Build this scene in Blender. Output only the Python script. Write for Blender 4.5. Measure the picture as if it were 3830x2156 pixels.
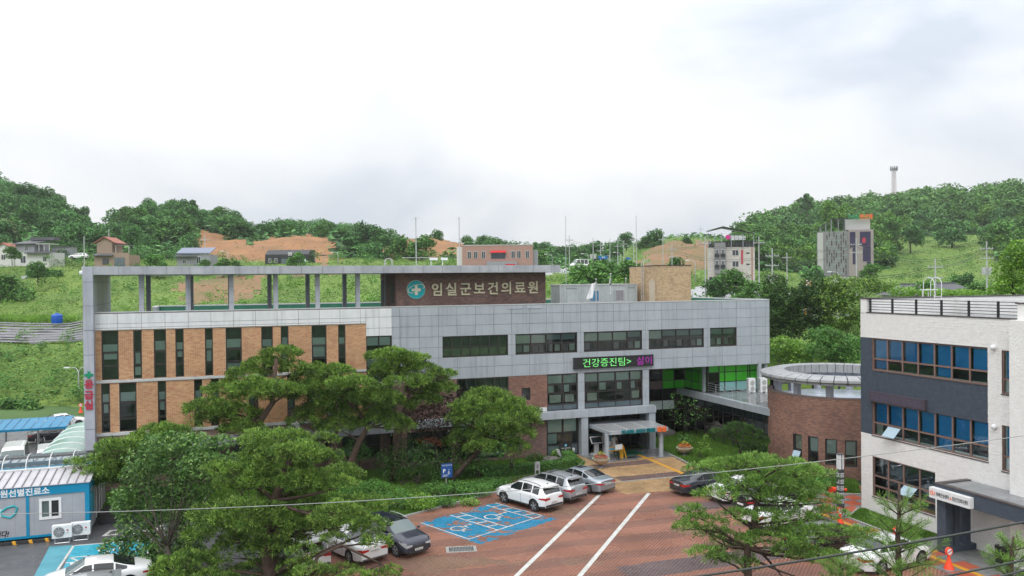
import bpy, math, random
import numpy as np
from mathutils import Vector, Matrix
from math import radians, sin, cos, pi

for _o in list(bpy.data.objects):
    bpy.data.objects.remove(_o)
SC = bpy.context.scene
COL = SC.collection

# ------------------------------------------------------------------ camera
PHOTO_W, FOC, CX, CY, CAMH = 3830.0, 3059.0, 1915.0, 1078.0, 15.0
PITCH, ROLL, YAW = .0088, .0095, radians(19.14)
_f0 = np.array([sin(YAW), cos(YAW), 0.]); _r0 = np.array([cos(YAW), -sin(YAW), 0.]); _u0 = np.array([0, 0, 1.])
FW = _f0*cos(PITCH)-_u0*sin(PITCH); _up = _u0*cos(PITCH)+_f0*sin(PITCH)
RT = _r0*cos(ROLL)-_up*sin(ROLL); UP = _up*cos(ROLL)+_r0*sin(ROLL)
CAM = np.array([0, 0, CAMH])
cd = bpy.data.cameras.new('camera'); cam = bpy.data.objects.new('camera', cd); COL.objects.link(cam)
cd.sensor_width = 36; cd.lens = FOC/PHOTO_W*36; cd.clip_start = .3; cd.clip_end = 6000
cam.matrix_world = Matrix(((RT[0], UP[0], -FW[0], 0), (RT[1], UP[1], -FW[1], 0), (RT[2], UP[2], -FW[2], CAMH), (0, 0, 0, 1)))
SC.camera = cam

# ------------------------------------------------------------------ sky, sun, exposure
SUN_EL, SUN_AZ = radians(52), radians(215)     # azimuth clockwise from +Y
w = bpy.data.worlds.new('World'); SC.world = w; w.use_nodes = True
nt = w.node_tree; N = nt.nodes; L = nt.links
bg = N['Background']; bg.inputs[1].default_value = .1
sky = N.new('ShaderNodeTexSky'); sky.sky_type = 'NISHITA'; sky.sun_disc = False
sky.sun_elevation = SUN_EL; sky.sun_rotation = SUN_AZ
tc = N.new('ShaderNodeTexCoord')
mp = N.new('ShaderNodeMapping'); mp.inputs['Scale'].default_value = (1, 1, 1.7); L.new(tc.outputs['Generated'], mp.inputs[0])
n1 = N.new('ShaderNodeTexNoise'); n1.inputs['Scale'].default_value = 2.1; n1.inputs['Detail'].default_value = 6
n1.inputs['Roughness'].default_value = .48; n1.inputs['Distortion'].default_value = .5; L.new(mp.outputs[0], n1.inputs['Vector'])
cr = N.new('ShaderNodeValToRGB'); L.new(n1.outputs[0], cr.inputs[0])
e = cr.color_ramp.elements
e[0].position = .34; e[0].color = (.60, .66, .745, 1)
e[1].position = .56; e[1].color = (.98, .985, .99, 1)
m_ = e.new(.45); m_.color = (.84, .865, .90, 1)
# overcast luminance: brighter towards the zenith
sx = N.new('ShaderNodeSeparateXYZ'); L.new(tc.outputs['Generated'], sx.inputs[0])
mr = N.new('ShaderNodeMapRange'); L.new(sx.outputs['Z'], mr.inputs[0])
mr.inputs[1].default_value = 0; mr.inputs[2].default_value = .9; mr.inputs[3].default_value = 9.6; mr.inputs[4].default_value = 22.0
ml = N.new('ShaderNodeVectorMath'); ml.operation = 'SCALE'; L.new(cr.outputs[0], ml.inputs[0]); L.new(mr.outputs[0], ml.inputs['Scale'])
mx = N.new('ShaderNodeMix'); mx.data_type = 'RGBA'; mx.inputs[0].default_value = .95
L.new(sky.outputs[0], mx.inputs[6]); L.new(ml.outputs[0], mx.inputs[7]); L.new(mx.outputs[2], bg.inputs[0])
sd = bpy.data.lights.new('sun', 'SUN'); sd.energy = 1.5; sd.angle = radians(35); sd.color = (1, .975, .94)
so = bpy.data.objects.new('sun', sd); COL.objects.link(so)
_sv = Vector((sin(SUN_AZ)*cos(SUN_EL), cos(SUN_AZ)*cos(SUN_EL), sin(SUN_EL)))
so.rotation_euler = _sv.to_track_quat('Z', 'Y').to_euler(); so.location = (0, -20, 60)
SC.view_settings.view_transform = 'Standard'; SC.view_settings.look = 'None'
SC.view_settings.exposure = 0; SC.view_settings.gamma = 1; SC.view_settings.use_curve_mapping = False
SC.cycles.max_bounces = 8; SC.cycles.transparent_max_bounces = 12; SC.cycles.diffuse_bounces = 3
SC.cycles.glossy_bounces = 3; SC.cycles.transmission_bounces = 4; SC.cycles.caustics_reflective = False
SC.cycles.caustics_refractive = False

# ------------------------------------------------------------------ where a measured point of the photograph lies in the place
def ray(x, y): return FW+RT*((x-CX)/FOC)-UP*((y-CY)/FOC)
def G(x, y, z=0.):
    d = ray(x, y); t = (z-CAMH)/d[2]; return CAM+t*d
def onY(x, y, Y):
    d = ray(x, y); return CAM+d*(Y/d[1])
def onX(x, y, X):
    d = ray(x, y); return CAM+d*(X/d[0])
def atD(x, y, D): return CAM+ray(x, y)*D
def gxy(x, y, z=0.): p = G(x, y, z); return (float(p[0]), float(p[1]))

# ------------------------------------------------------------------ mesh helpers
class MB:
    def __init__(s): s.v = []; s.f = []; s.m = []
    def add(s, vs, fs, mi=0):
        o = len(s.v); s.v.extend([tuple(map(float, p)) for p in vs]); s.f.extend([tuple(i+o for i in f) for f in fs]); s.m.extend([mi]*len(fs)); return s
    def box(s, x0, x1, y0, y1, z0, z1, mi=0):
        return s.add([(x0,y0,z0),(x1,y0,z0),(x1,y1,z0),(x0,y1,z0),(x0,y0,z1),(x1,y0,z1),(x1,y1,z1),(x0,y1,z1)],
            [(0,3,2,1),(4,5,6,7),(0,1,5,4),(1,2,6,5),(2,3,7,6),(3,0,4,7)], mi)
    def obox(s, o, u, v, n, mi=0):   # box from corner o along vectors u, v, n
        o, u, v, n = map(np.array, (o, u, v, n))
        return s.add([o,o+u,o+u+v,o+v,o+n,o+u+n,o+u+v+n,o+v+n],[(0,3,2,1),(4,5,6,7),(0,1,5,4),(1,2,6,5),(2,3,7,6),(3,0,4,7)], mi)
    def tube(s, pts, r, n=8, mi=0, cap=True):
        pts = [np.array(p, float) for p in pts]
        if not hasattr(r, '__len__'): r = [r]*len(pts)
        vs = []; k = len(pts); ref = None
        for i, p in enumerate(pts):
            t = pts[min(i+1, k-1)]-pts[max(i-1, 0)]; t = t/(np.linalg.norm(t)+1e-9)
            if ref is None:
                ref = np.array([0, 0, 1.]) if abs(t[2]) < .9 else np.array([1., 0, 0])
            a = np.cross(t, ref); a /= np.linalg.norm(a)+1e-9; b = np.cross(t, a); ref = np.cross(a, t)*1.0
            for j in range(n):
                th = 2*pi*j/n; vs.append(p+(a*cos(th)+b*sin(th))*r[i])
        fs = [(i*n+j, i*n+(j+1) % n, (i+1)*n+(j+1) % n, (i+1)*n+j) for i in range(k-1) for j in range(n)]
        if cap: fs += [tuple(range(n-1, -1, -1)), tuple((k-1)*n+j for j in range(n))]
        return s.add(vs, fs, mi)
    def cyl(s, x, y, z0, z1, r, n=16, r2=None, mi=0): return s.tube([(x,y,z0),(x,y,z1)], [r, r if r2 is None else r2], n, mi)
    def lathe(s, c, prof, n=20, mi=0):
        vs = [(c[0]+r*cos(2*pi*j/n), c[1]+r*sin(2*pi*j/n), c[2]+z) for r, z in prof for j in range(n)]
        fs = [(i*n+j, i*n+(j+1) % n, (i+1)*n+(j+1) % n, (i+1)*n+j) for i in range(len(prof)-1) for j in range(n)]
        fs += [tuple(range(n-1, -1, -1)), tuple((len(prof)-1)*n+j for j in range(n))]
        return s.add(vs, fs, mi)
    def prism(s, poly, z0, z1, mi=0):
        n = len(poly); ar = sum(poly[i][0]*poly[(i+1) % n][1]-poly[(i+1) % n][0]*poly[i][1] for i in range(n))
        if ar < 0: poly = poly[::-1]
        vs = [(p[0], p[1], z0) for p in poly]+[(p[0], p[1], z1) for p in poly]
        fs = [tuple(range(n-1, -1, -1)), tuple(range(n, 2*n))]+[(i, (i+1) % n, n+(i+1) % n, n+i) for i in range(n)]
        return s.add(vs, fs, mi)
    def extr(s, prof, o, u, v, n, mi=0):   # closed profile (a,b) in plane u,v at o, extruded along n
        o, u, v, n = map(np.array, (o, u, v, n)); k = len(prof)
        vs = [o+u*a+v*b for a, b in prof]; vs += [p+n for p in vs]
        fs = [tuple(range(k-1, -1, -1)), tuple(range(k, 2*k))]+[(i, (i+1) % k, k+(i+1) % k, k+i) for i in range(k)]
        return s.add(vs, fs, mi)
    def mesh(s, name, mats, smooth=False):
        me = bpy.data.meshes.new(name); me.from_pydata(s.v, [], s.f)
        for m in (mats if isinstance(mats, (list, tuple)) else [mats]): me.materials.append(M[m] if isinstance(m, str) else m)
        if any(s.m): me.polygons.foreach_set('material_index', s.m)
        if smooth is not False:
            me.polygons.foreach_set('use_smooth', [True]*len(s.f))
            if smooth is not True: me.set_sharp_from_angle(angle=radians(smooth))
        me.update(); return me

def wloc(o):
    p = Vector((0, 0, 0))
    while o is not None: p += o.location; o = o.parent
    return p
def link(name, me, parent=None, label=None, kind=None, loc=None):
    o = bpy.data.objects.new(name, me); COL.objects.link(o)
    if parent is not None:
        o.parent = parent
        o.location = loc if loc is not None else -wloc(parent)     # meshes of fixed things are given in world coordinates
    elif loc is not None: o.location = loc
    if label: o['label'] = label
    if kind: o['kind'] = kind
    return o
def part(name, mb, mats, parent, smooth=False, label=None, kind=None, loc=None):
    return link(name, mb.mesh(name, mats, smooth), parent, label, kind, loc)
def thing(name, label, cat, loc=(0, 0, 0), group=None, rz=0):
    o = bpy.data.objects.new(name, None); COL.objects.link(o); o.empty_display_size = .3
    o.location = tuple(map(float, loc)); o.rotation_euler = (0, 0, rz); o['label'] = label; o['category'] = cat
    if group: o['group'] = group
    return o
def tag(o, label, cat, group=None):
    o['label'] = label; o['category'] = cat
    if group: o['group'] = group
    return o
def struct(name, mb, mats, smooth=False):
    o = part(name, mb, mats, None, smooth); o['kind'] = 'structure'; return o
def box(name, mat, parent, x0, x1, y0, y1, z0, z1, label=None):
    return part(name, MB().box(x0, x1, y0, y1, z0, z1), mat, parent, label=label)
def copy_tree(o, parent=None):
    c = o.copy(); COL.objects.link(c)
    if parent is not None: c.parent = parent
    for ch in list(o.children): copy_tree(ch, c)
    return c
def dup(o, loc, label=None, rz=None, scale=None):
    c = copy_tree(o); c.location = loc
    if rz is not None: c.rotation_euler = (0, 0, rz)
    if scale is not None: c.scale = (scale,)*3 if not hasattr(scale, '__len__') else scale
    if label: c['label'] = label
    return c

def npmesh(name, V, F, mat, smooth=False):      # V (n,3), F (m,3|4) arrays
    me = bpy.data.meshes.new(name); n, k = F.shape
    me.vertices.add(len(V)); me.vertices.foreach_set('co', V.astype(np.float32).ravel())
    me.loops.add(n*k); me.loops.foreach_set('vertex_index', F.astype(np.int32).ravel())
    me.polygons.add(n); me.polygons.foreach_set('loop_start', np.arange(0, n*k, k, dtype=np.int32))
    me.materials.append(M[mat] if isinstance(mat, str) else mat)
    if smooth: me.polygons.foreach_set('use_smooth', np.ones(n, bool))
    me.update(calc_edges=True); return me

def text(name, s, size, mat, parent, origin, u, v, depth=.03, fat=0., align='LEFT', width=None, shear=0., label=None):
    """raised lettering: baseline origin, u = reading direction, v = up"""
    cu = bpy.data.curves.new(name, 'FONT'); cu.body = s; cu.size = size; cu.extrude = depth/2; cu.offset = fat; cu.align_x = align
    cu.resolution_u = 2; cu.shear = shear
    to = bpy.data.objects.new('tmp', cu); COL.objects.link(to)
    dg = bpy.context.evaluated_depsgraph_get(); me = bpy.data.meshes.new_from_object(to.evaluated_get(dg))
    bpy.data.objects.remove(to); me.name = name
    n = len(me.vertices); co = np.empty(n*3); me.vertices.foreach_get('co', co); co = co.reshape(-1, 3)
    sx_ = 1.
    if width and n:
        ext = co[:, 0].max()-co[:, 0].min(); sx_ = width/ext
    u = np.array(u, float); v = np.array(v, float); nn = np.cross(u, v)
    W = np.array(origin)+np.outer(co[:, 0]*sx_, u)+np.outer(co[:, 1], v)+np.outer(co[:, 2]+depth/2, nn)
    me.vertices.foreach_set('co', W.ravel()); me.materials.clear(); me.materials.append(M[mat]); me.update()
    return link(name, me, parent, label)

# ------------------------------------------------------------------ materials
M = {}
def mat(name, col, rough=.6, col2=None, nscale=3., bump=0., bscale=30., metal=0., spec=.5, coat=0., island=0., streak=0., trans=0., emit=None, estr=1., detail=4, wet=0., objvar=0.):
    m = bpy.data.materials.new(name); m.use_nodes = True; nt = m.node_tree; N = nt.nodes; L = nt.links; b = N['Principled BSDF']
    b.inputs['Roughness'].default_value = rough; b.inputs['Metallic'].default_value = metal; b.inputs['Specular IOR Level'].default_value = spec
    if coat: b.inputs['Coat Weight'].default_value = coat; b.inputs['Coat Roughness'].default_value = .04
    c = (*col, 1); b.inputs['Base Color'].default_value = c; src = None
    geo = N.new('ShaderNodeNewGeometry')
    if col2 is not None:
        no = N.new('ShaderNodeTexNoise'); no.inputs['Scale'].default_value = nscale; no.inputs['Detail'].default_value = detail; no.inputs['Roughness'].default_value = .6
        L.new(geo.outputs['Position'], no.inputs['Vector'])
        r = N.new('ShaderNodeValToRGB'); r.color_ramp.elements[0].position = .35; r.color_ramp.elements[1].position = .68
        r.color_ramp.elements[0].color = c; r.color_ramp.elements[1].color = (*col2, 1); L.new(no.outputs[0], r.inputs[0]); src = r.outputs[0]
    if streak:      # vertical weathering runs
        mpn = N.new('ShaderNodeMapping'); mpn.inputs['Scale'].default_value = (2.2, 2.2, .12); L.new(geo.outputs['Position'], mpn.inputs[0])
        no = N.new('ShaderNodeTexNoise'); no.inputs['Scale'].default_value = 1.6; no.inputs['Detail'].default_value = 5; L.new(mpn.outputs[0], no.inputs['Vector'])
        r = N.new('ShaderNodeMapRange'); r.inputs[1].default_value = .5; r.inputs[2].default_value = .75; r.inputs[3].default_value = 1; r.inputs[4].default_value = 1-streak; L.new(no.outputs[0], r.inputs[0])
        vm = N.new('ShaderNodeVectorMath'); vm.operation = 'SCALE'; L.new(r.outputs[0], vm.inputs['Scale'])
        if src: L.new(src, vm.inputs[0])
        else: vm.inputs[0].default_value = col
        src = vm.outputs[0]
    if island:
        r = N.new('ShaderNodeMapRange'); r.inputs[3].default_value = 1-island; r.inputs[4].default_value = 1+island; L.new(geo.outputs['Random Per Island'], r.inputs[0])
        vm = N.new('ShaderNodeVectorMath'); vm.operation = 'SCALE'; L.new(r.outputs[0], vm.inputs['Scale'])
        if src: L.new(src, vm.inputs[0])
        else: vm.inputs[0].default_value = col
        src = vm.outputs[0]
    if objvar:      # every panel of a cladding differs a little from its neighbours
        oi = N.new('ShaderNodeObjectInfo'); r = N.new('ShaderNodeMapRange'); r.inputs[3].default_value = 1-objvar; r.inputs[4].default_value = 1+objvar; L.new(oi.outputs['Random'], r.inputs[0])
        vm = N.new('ShaderNodeVectorMath'); vm.operation = 'SCALE'; L.new(r.outputs[0], vm.inputs['Scale'])
        if src: L.new(src, vm.inputs[0])
        else: vm.inputs[0].default_value = col
        src = vm.outputs[0]
    if src: L.new(src, b.inputs['Base Color'])
    if bump:
        no = N.new('ShaderNodeTexNoise'); no.inputs['Scale'].default_value = bscale; no.inputs['Detail'].default_value = 3; L.new(geo.outputs['Position'], no.inputs['Vector'])
        bu = N.new('ShaderNodeBump'); bu.inputs['Strength'].default_value = bump; bu.inputs['Distance'].default_value = .05; L.new(no.outputs[0], bu.inputs['Height']); L.new(bu.outputs[0], b.inputs['Normal'])
    if wet:         # rain-wet surface: patches of standing water
        no = N.new('ShaderNodeTexNoise'); no.inputs['Scale'].default_value = .35; no.inputs['Detail'].default_value = 5; L.new(geo.outputs['Position'], no.inputs['Vector'])
        r = N.new('ShaderNodeMapRange'); r.inputs[1].default_value = .42; r.inputs[2].default_value = .62; r.inputs[3].default_value = rough; r.inputs[4].default_value = rough*(1-wet); L.new(no.outputs[0], r.inputs[0]); L.new(r.outputs[0], b.inputs['Roughness'])
    if trans:
        tr = N.new('ShaderNodeBsdfTranslucent'); ms = N.new('ShaderNodeMixShader'); ms.inputs[0].default_value = trans
        if src: L.new(src, tr.inputs[0])
        else: tr.inputs[0].default_value = c
        L.new(b.outputs[0], ms.inputs[1]); L.new(tr.outputs[0], ms.inputs[2]); L.new(ms.outputs[0], N['Material Output'].inputs[0])
    if emit: b.inputs['Emission Color'].default_value = (*emit, 1); b.inputs['Emission Strength'].default_value = estr
    M[name] = m; return m
def ramp_mat(name, cols, rough=.8, spec=.3, trans=0., nscale=0., namt=.25, wet=0., bump=0., bscale=20.):
    """each island of the mesh (a brick, a leaf) takes its own colour out of cols"""
    m = bpy.data.materials.new(name); m.use_nodes = True; nt = m.node_tree; N = nt.nodes; L = nt.links; b = N['Principled BSDF']
    b.inputs['Roughness'].default_value = rough; b.inputs['Specular IOR Level'].default_value = spec
    geo = N.new('ShaderNodeNewGeometry'); r = N.new('ShaderNodeValToRGB'); L.new(geo.outputs['Random Per Island'], r.inputs[0])
    el = r.color_ramp.elements; k = len(cols)
    while len(el) < k: el.new(.5)
    for i, c in enumerate(cols): el[i].position = i/(k-1); el[i].color = (*c, 1)
    src = r.outputs[0]
    if nscale:
        no = N.new('ShaderNodeTexNoise'); no.inputs['Scale'].default_value = nscale; no.inputs['Detail'].default_value = 3; L.new(geo.outputs['Position'], no.inputs['Vector'])
        rr = N.new('ShaderNodeMapRange'); rr.inputs[1].default_value = .3; rr.inputs[2].default_value = .7; rr.inputs[3].default_value = 1-namt; rr.inputs[4].default_value = 1+namt; L.new(no.outputs[0], rr.inputs[0])
        vm = N.new('ShaderNodeVectorMath'); vm.operation = 'SCALE'; L.new(src, vm.inputs[0]); L.new(rr.outputs[0], vm.inputs['Scale']); src = vm.outputs[0]
    L.new(src, b.inputs['Base Color'])
    if wet:
        no = N.new('ShaderNodeTexNoise'); no.inputs['Scale'].default_value = .3; no.inputs['Detail'].default_value = 5; L.new(geo.outputs['Position'], no.inputs['Vector'])
        rr = N.new('ShaderNodeMapRange'); rr.inputs[1].default_value = .45; rr.inputs[2].default_value = .62; rr.inputs[3].default_value = rough; rr.inputs[4].default_value = rough*(1-wet); L.new(no.outputs[0], rr.inputs[0]); L.new(rr.outputs[0], b.inputs['Roughness'])
    if trans:
        tr = N.new('ShaderNodeBsdfTranslucent'); ms = N.new('ShaderNodeMixShader'); ms.inputs[0].default_value = trans
        L.new(src, tr.inputs[0]); L.new(b.outputs[0], ms.inputs[1]); L.new(tr.outputs[0], ms.inputs[2]); L.new(ms.outputs[0], N['Material Output'].inputs[0])
    M[name] = m; return m
def glass_mat(name, tint, refl=1.5, rough=.02):
    m = bpy.data.materials.new(name); m.use_nodes = True; nt = m.node_tree; N = nt.nodes; L = nt.links; N.remove(N['Principled BSDF'])
    t = N.new('ShaderNodeBsdfTransparent'); t.inputs[0].default_value = (*tint, 1)
    g = N.new('ShaderNodeBsdfGlossy'); g.inputs['Roughness'].default_value = rough
    fr = N.new('ShaderNodeFresnel'); fr.inputs[0].default_value = refl
    ms = N.new('ShaderNodeMixShader'); L.new(fr.outputs[0], ms.inputs[0]); L.new(t.outputs[0], ms.inputs[1]); L.new(g.outputs[0], ms.inputs[2]); L.new(ms.outputs[0], N['Material Output'].inputs[0])
    M[name] = m; return m

mat('panel_grey', (.335, .372, .41), .38, (.375, .412, .45), 1.2, metal=.0, spec=.5, streak=.19, objvar=.045)
mat('panel_white', (.62, .64, .66), .4, (.70, .71, .72), 1.5, streak=.22, objvar=.04)
mat('pylon_grey', (.36, .38, .44), .4, (.42, .44, .49), 1.5, streak=.26, objvar=.05)
mat('beam_grey', (.32, .34, .38), .35, (.42, .44, .47), 1.1, streak=.2, objvar=.06)
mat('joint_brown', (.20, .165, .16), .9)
mat('coping', (.52, .54, .55), .4, (.42, .44, .45), 2.)
mat('mortar', (.66, .58, .47), .95); mat('mortar_dark', (.17, .13, .12), .95); mat('mortar_tan', (.52, .44, .34), .95)
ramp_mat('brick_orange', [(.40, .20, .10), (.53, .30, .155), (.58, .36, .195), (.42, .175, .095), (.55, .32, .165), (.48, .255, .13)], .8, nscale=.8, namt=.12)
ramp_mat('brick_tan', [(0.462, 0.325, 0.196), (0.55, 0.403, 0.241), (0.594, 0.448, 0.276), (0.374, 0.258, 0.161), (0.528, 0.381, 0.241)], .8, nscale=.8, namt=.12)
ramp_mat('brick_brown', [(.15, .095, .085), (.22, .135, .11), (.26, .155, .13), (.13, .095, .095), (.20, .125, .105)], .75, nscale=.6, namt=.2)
ramp_mat('brick_red', [(.22, .12, .09), (.28, .155, .115), (.33, .18, .13), (.18, .105, .09), (.26, .14, .105)], .8, nscale=.25, namt=.22)
mat('frame_dark', (.035, .03, .03), .45); mat('frame_brown', (.19, .12, .10), .5, (.23, .15, .125), 4.)
glass_mat('glass', (.90, .96, .94), 1.6); glass_mat('glass_clear', (.85, .9, .9), 1.4); glass_mat('glass_dark', (.25, .32, .33), 1.5)
mat('room_shade', (.03, .04, .04), .9, (.06, .075, .07), .9)  # near-black colour stands in for the shade inside unlit rooms
mat('blind', (.66, .76, .73), .8, (.60, .70, .67), 2.); mat('blind_curtain', (.68, .74, .66), .9)
mat('roof_green', (.02, .13, .08), .5, (.03, .17, .10), 1.5); mat('roof_wet', (.16, .17, .18), .3, (.24, .25, .26), .7, wet=.7)
mat('steel', (.55, .56, .57), .3, metal=.7); mat('steel_pale', (.46, .47, .48), .45, (.38, .39, .40), 3.)
mat('black', (.015, .016, .018), .45); mat('rubber', (.02, .02, .021), .75)
mat('white_paint', (.78, .79, .80), .5, (.70, .71, .72), 3.); mat('letter_gold', (.60, .56, .40), .45)
mat('teal', (.0, .37, .42), .4); mat('emblem_cream', (.72, .70, .56), .5)
mat('red_letter', (.42, .03, .06), .5); mat('green_letter', (.0, .24, .12), .5); mat('orange_letter', (.85, .16, .03), .5)
mat('teal_letter', (.0, .17, .2), .5)
mat('led_green', (.0, .05, 0), .5, emit=(.25, 1, .25), estr=1.1); mat('led_magenta', (.05, 0, .04), .5, emit=(.55, .02, .55), estr=.8)
mat('asphalt', (.075, .078, .085), .42, (.115, .118, .125), .7, bump=.25, bscale=60, wet=.45)
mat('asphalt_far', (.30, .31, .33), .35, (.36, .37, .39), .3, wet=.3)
mat('kerb', (.26, .26, .25), .6, (.33, .33, .32), 3.)
mat('lot_bed', (.06, .035, .03), .5, wet=.4)
mat('granite', (.15, .155, .16), .3, (.22, .225, .23), 1.5, wet=.6)
mat('line_white', (.60, .61, .60), .5, (.42, .42, .38), 2.5, detail=6)
mat('paint_yellow', (.62, .30, .02), .5, (.50, .26, .03), 2.)
mat('soil', (.10, .065, .045), .9, (.15, .10, .07), 2.)
mat('soil_orange', (.33, .165, .07), .95, (.21, .11, .05), .12, bump=.6, bscale=.8, detail=8)
mat('grass_base', (.07, .16, .018), .9, (.12, .23, .03), .35, bump=.6, bscale=6)
mat('meadow', (.075, .15, .02), .95, (.16, .24, .04), .07, bump=1., bscale=.9, detail=8)
mat('hill_ground', (.03, .075, .018), .95, (.07, .14, .03), .05, bump=1., bscale=.6, detail=8)
mat('bark', (.05, .034, .026), .9, (.10, .06, .042), 5., bump=.6, bscale=25); mat('bark_dark', (.035, .028, .022), .9, (.07, .055, .04), 5., bump=.6, bscale=25)
# ------------------------------------------------------------------ wall systems
mat('spandrel', (.07, .10, .12), .15, (.10, .135, .15), .8, spec=.8)
mat('ward_green', (.24, .30, .18), .9, (.14, .20, .12), 1.5); mat('glass_tone', (.20, .28, .27), .6); mat('blind_reflect_pale', (.62, .68, .61), .8, (.52, .58, .54), .8); mat('screen_grey', (.24, .23, .25), .9)  # the pale blind colour also carries sky reflection for the upper panes
mat('teal_band', (.02, .24, .33), .5); mat('notice_white', (.7, .72, .72), .6)
mat('canopy_top', (.30, .31, .32), .25, (.32, .33, .34), 1.2, wet=.6)
mat('grille', (.20, .20, .21), .6); mat('grille_pale', (.38, .38, .38), .6)
gl = ramp_mat('panel_green', [(.06, .52, .025), (.075, .60, .03), (.055, .48, .025)], .15, spec=.7, nscale=.3, namt=.15)
mat('panel_aqua', (.30, .58, .58), .3); mat('panel_pinkish', (.18, .12, .12), .3)
mat('spandrel_green', (.018, .035, .035), .12, spec=.8)
mat('sash_pale', (.30, .42, .50), .2, spec=.8)
mat('roof_membrane', (.38, .43, .50), .3, (.46, .50, .56), .8, wet=.6)
mat('panel_ring', (.25, .26, .27), .4, (.33, .34, .35), 1.5, streak=.25)
Z3 = np.array([0, 0, 1.])
def plane(o, u, n):
    o = np.array(o, float); u = np.array(u, float); n = np.array(n, float)
    return lambda a, b, c=0.: o+u*a+Z3*b+n*c
def bx(mb, P, a0, a1, b0, b1, c0, c1, mi=0, back=True):
    vs = [P(a0,b0,c0), P(a1,b0,c0), P(a1,b1,c0), P(a0,b1,c0), P(a0,b0,c1), P(a1,b0,c1), P(a1,b1,c1), P(a0,b1,c1)]
    fs = [(4,5,6,7),(0,1,5,4),(1,2,6,5),(2,3,7,6),(3,0,4,7)]
    if back: fs.append((0,3,2,1))
    return mb.add(vs, fs, mi)
def cut(lo, hi, cs): return sorted({lo, hi, *[c for c in cs if lo+1e-4 < c < hi-1e-4]})
def solid(a0, a1, b0, b1, holes):
    """rectangles of a wall left over around its openings"""
    hs = [h for h in holes if h[0] < a1-1e-4 and h[1] > a0+1e-4 and h[2] < b1-1e-4 and h[3] > b0+1e-4]
    if not hs: return [(a0, a1, b0, b1)]
    A = cut(a0, a1, [x for h in hs for x in h[:2]]); out = []
    for i in range(len(A)-1):
        am = (A[i]+A[i+1])/2; B = sorted([(max(h[2], b0), min(h[3], b1)) for h in hs if h[0] < am < h[1]]); z = b0
        for lo, hi in B:
            if lo > z+1e-4: out.append((A[i], A[i+1], z, lo))
            z = max(z, hi)
        if z < b1-1e-4: out.append((A[i], A[i+1], z, b1))
    return out
def wall(parent, P, a0, a1, b0, b1, holes, mat_, thick=.3, c=0., name='wall', label=None):
    mb = MB()
    for r in solid(a0, a1, b0, b1, holes): bx(mb, P, *r, c-thick, c)
    return part(name, mb, mat_, parent, label=label)
def bricks(parent, P, a0, a1, b0, b1, holes, bm, L_=.25, Hc=.088, gap=.018, proud=.018, seed=0, label=None):
    mb = MB(); rnd = random.Random(seed); r = 0; z = b0; vs = []; fs = []
    while z < b1-.02:
        zt = min(z+Hc-gap, b1); zm = (z+zt)/2; iv = [(a0, a1)]
        for h in holes:
            if h[2]-.01 < zm < h[3]+.01:
                nv = []
                for lo, hi in iv:
                    if h[1] <= lo or h[0] >= hi: nv.append((lo, hi)); continue
                    if h[0] > lo: nv.append((lo, h[0]))
                    if h[1] < hi: nv.append((h[1], hi))
                iv = nv
        off = (r % 2)*L_/2
        for lo, hi in iv:
            k = math.floor((lo-off)/L_)
            while True:
                x0 = max(k*L_+off, lo); x1 = min((k+1)*L_+off-gap, hi); k += 1
                if x0 >= hi: break
                if x1-x0 > .03: bx(mb, P, x0, x1, z, zt, 0, proud+rnd.uniform(-.003, .003), back=False)
        z += Hc; r += 1
    return part('brick', mb, bm, parent, kind='stuff', label=label)
def panels(parent, P, acuts, bcuts, holes, mat_, gap=.026, thick=.03, name='wall_panel'):
    for i in range(len(acuts)-1):
        for j in range(len(bcuts)-1):
            a0, a1, b0, b1 = acuts[i]+gap/2, acuts[i+1]-gap/2, bcuts[j]+gap/2, bcuts[j+1]-gap/2
            rs = solid(a0, a1, b0, b1, holes)
            rs = [r for r in rs if r[1]-r[0] > .03 and r[3]-r[2] > .02]
            if not rs: continue
            mb = MB()
            for r in rs: bx(mb, P, *r, 0, thick)
            part(name, mb, mat_, parent)
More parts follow.
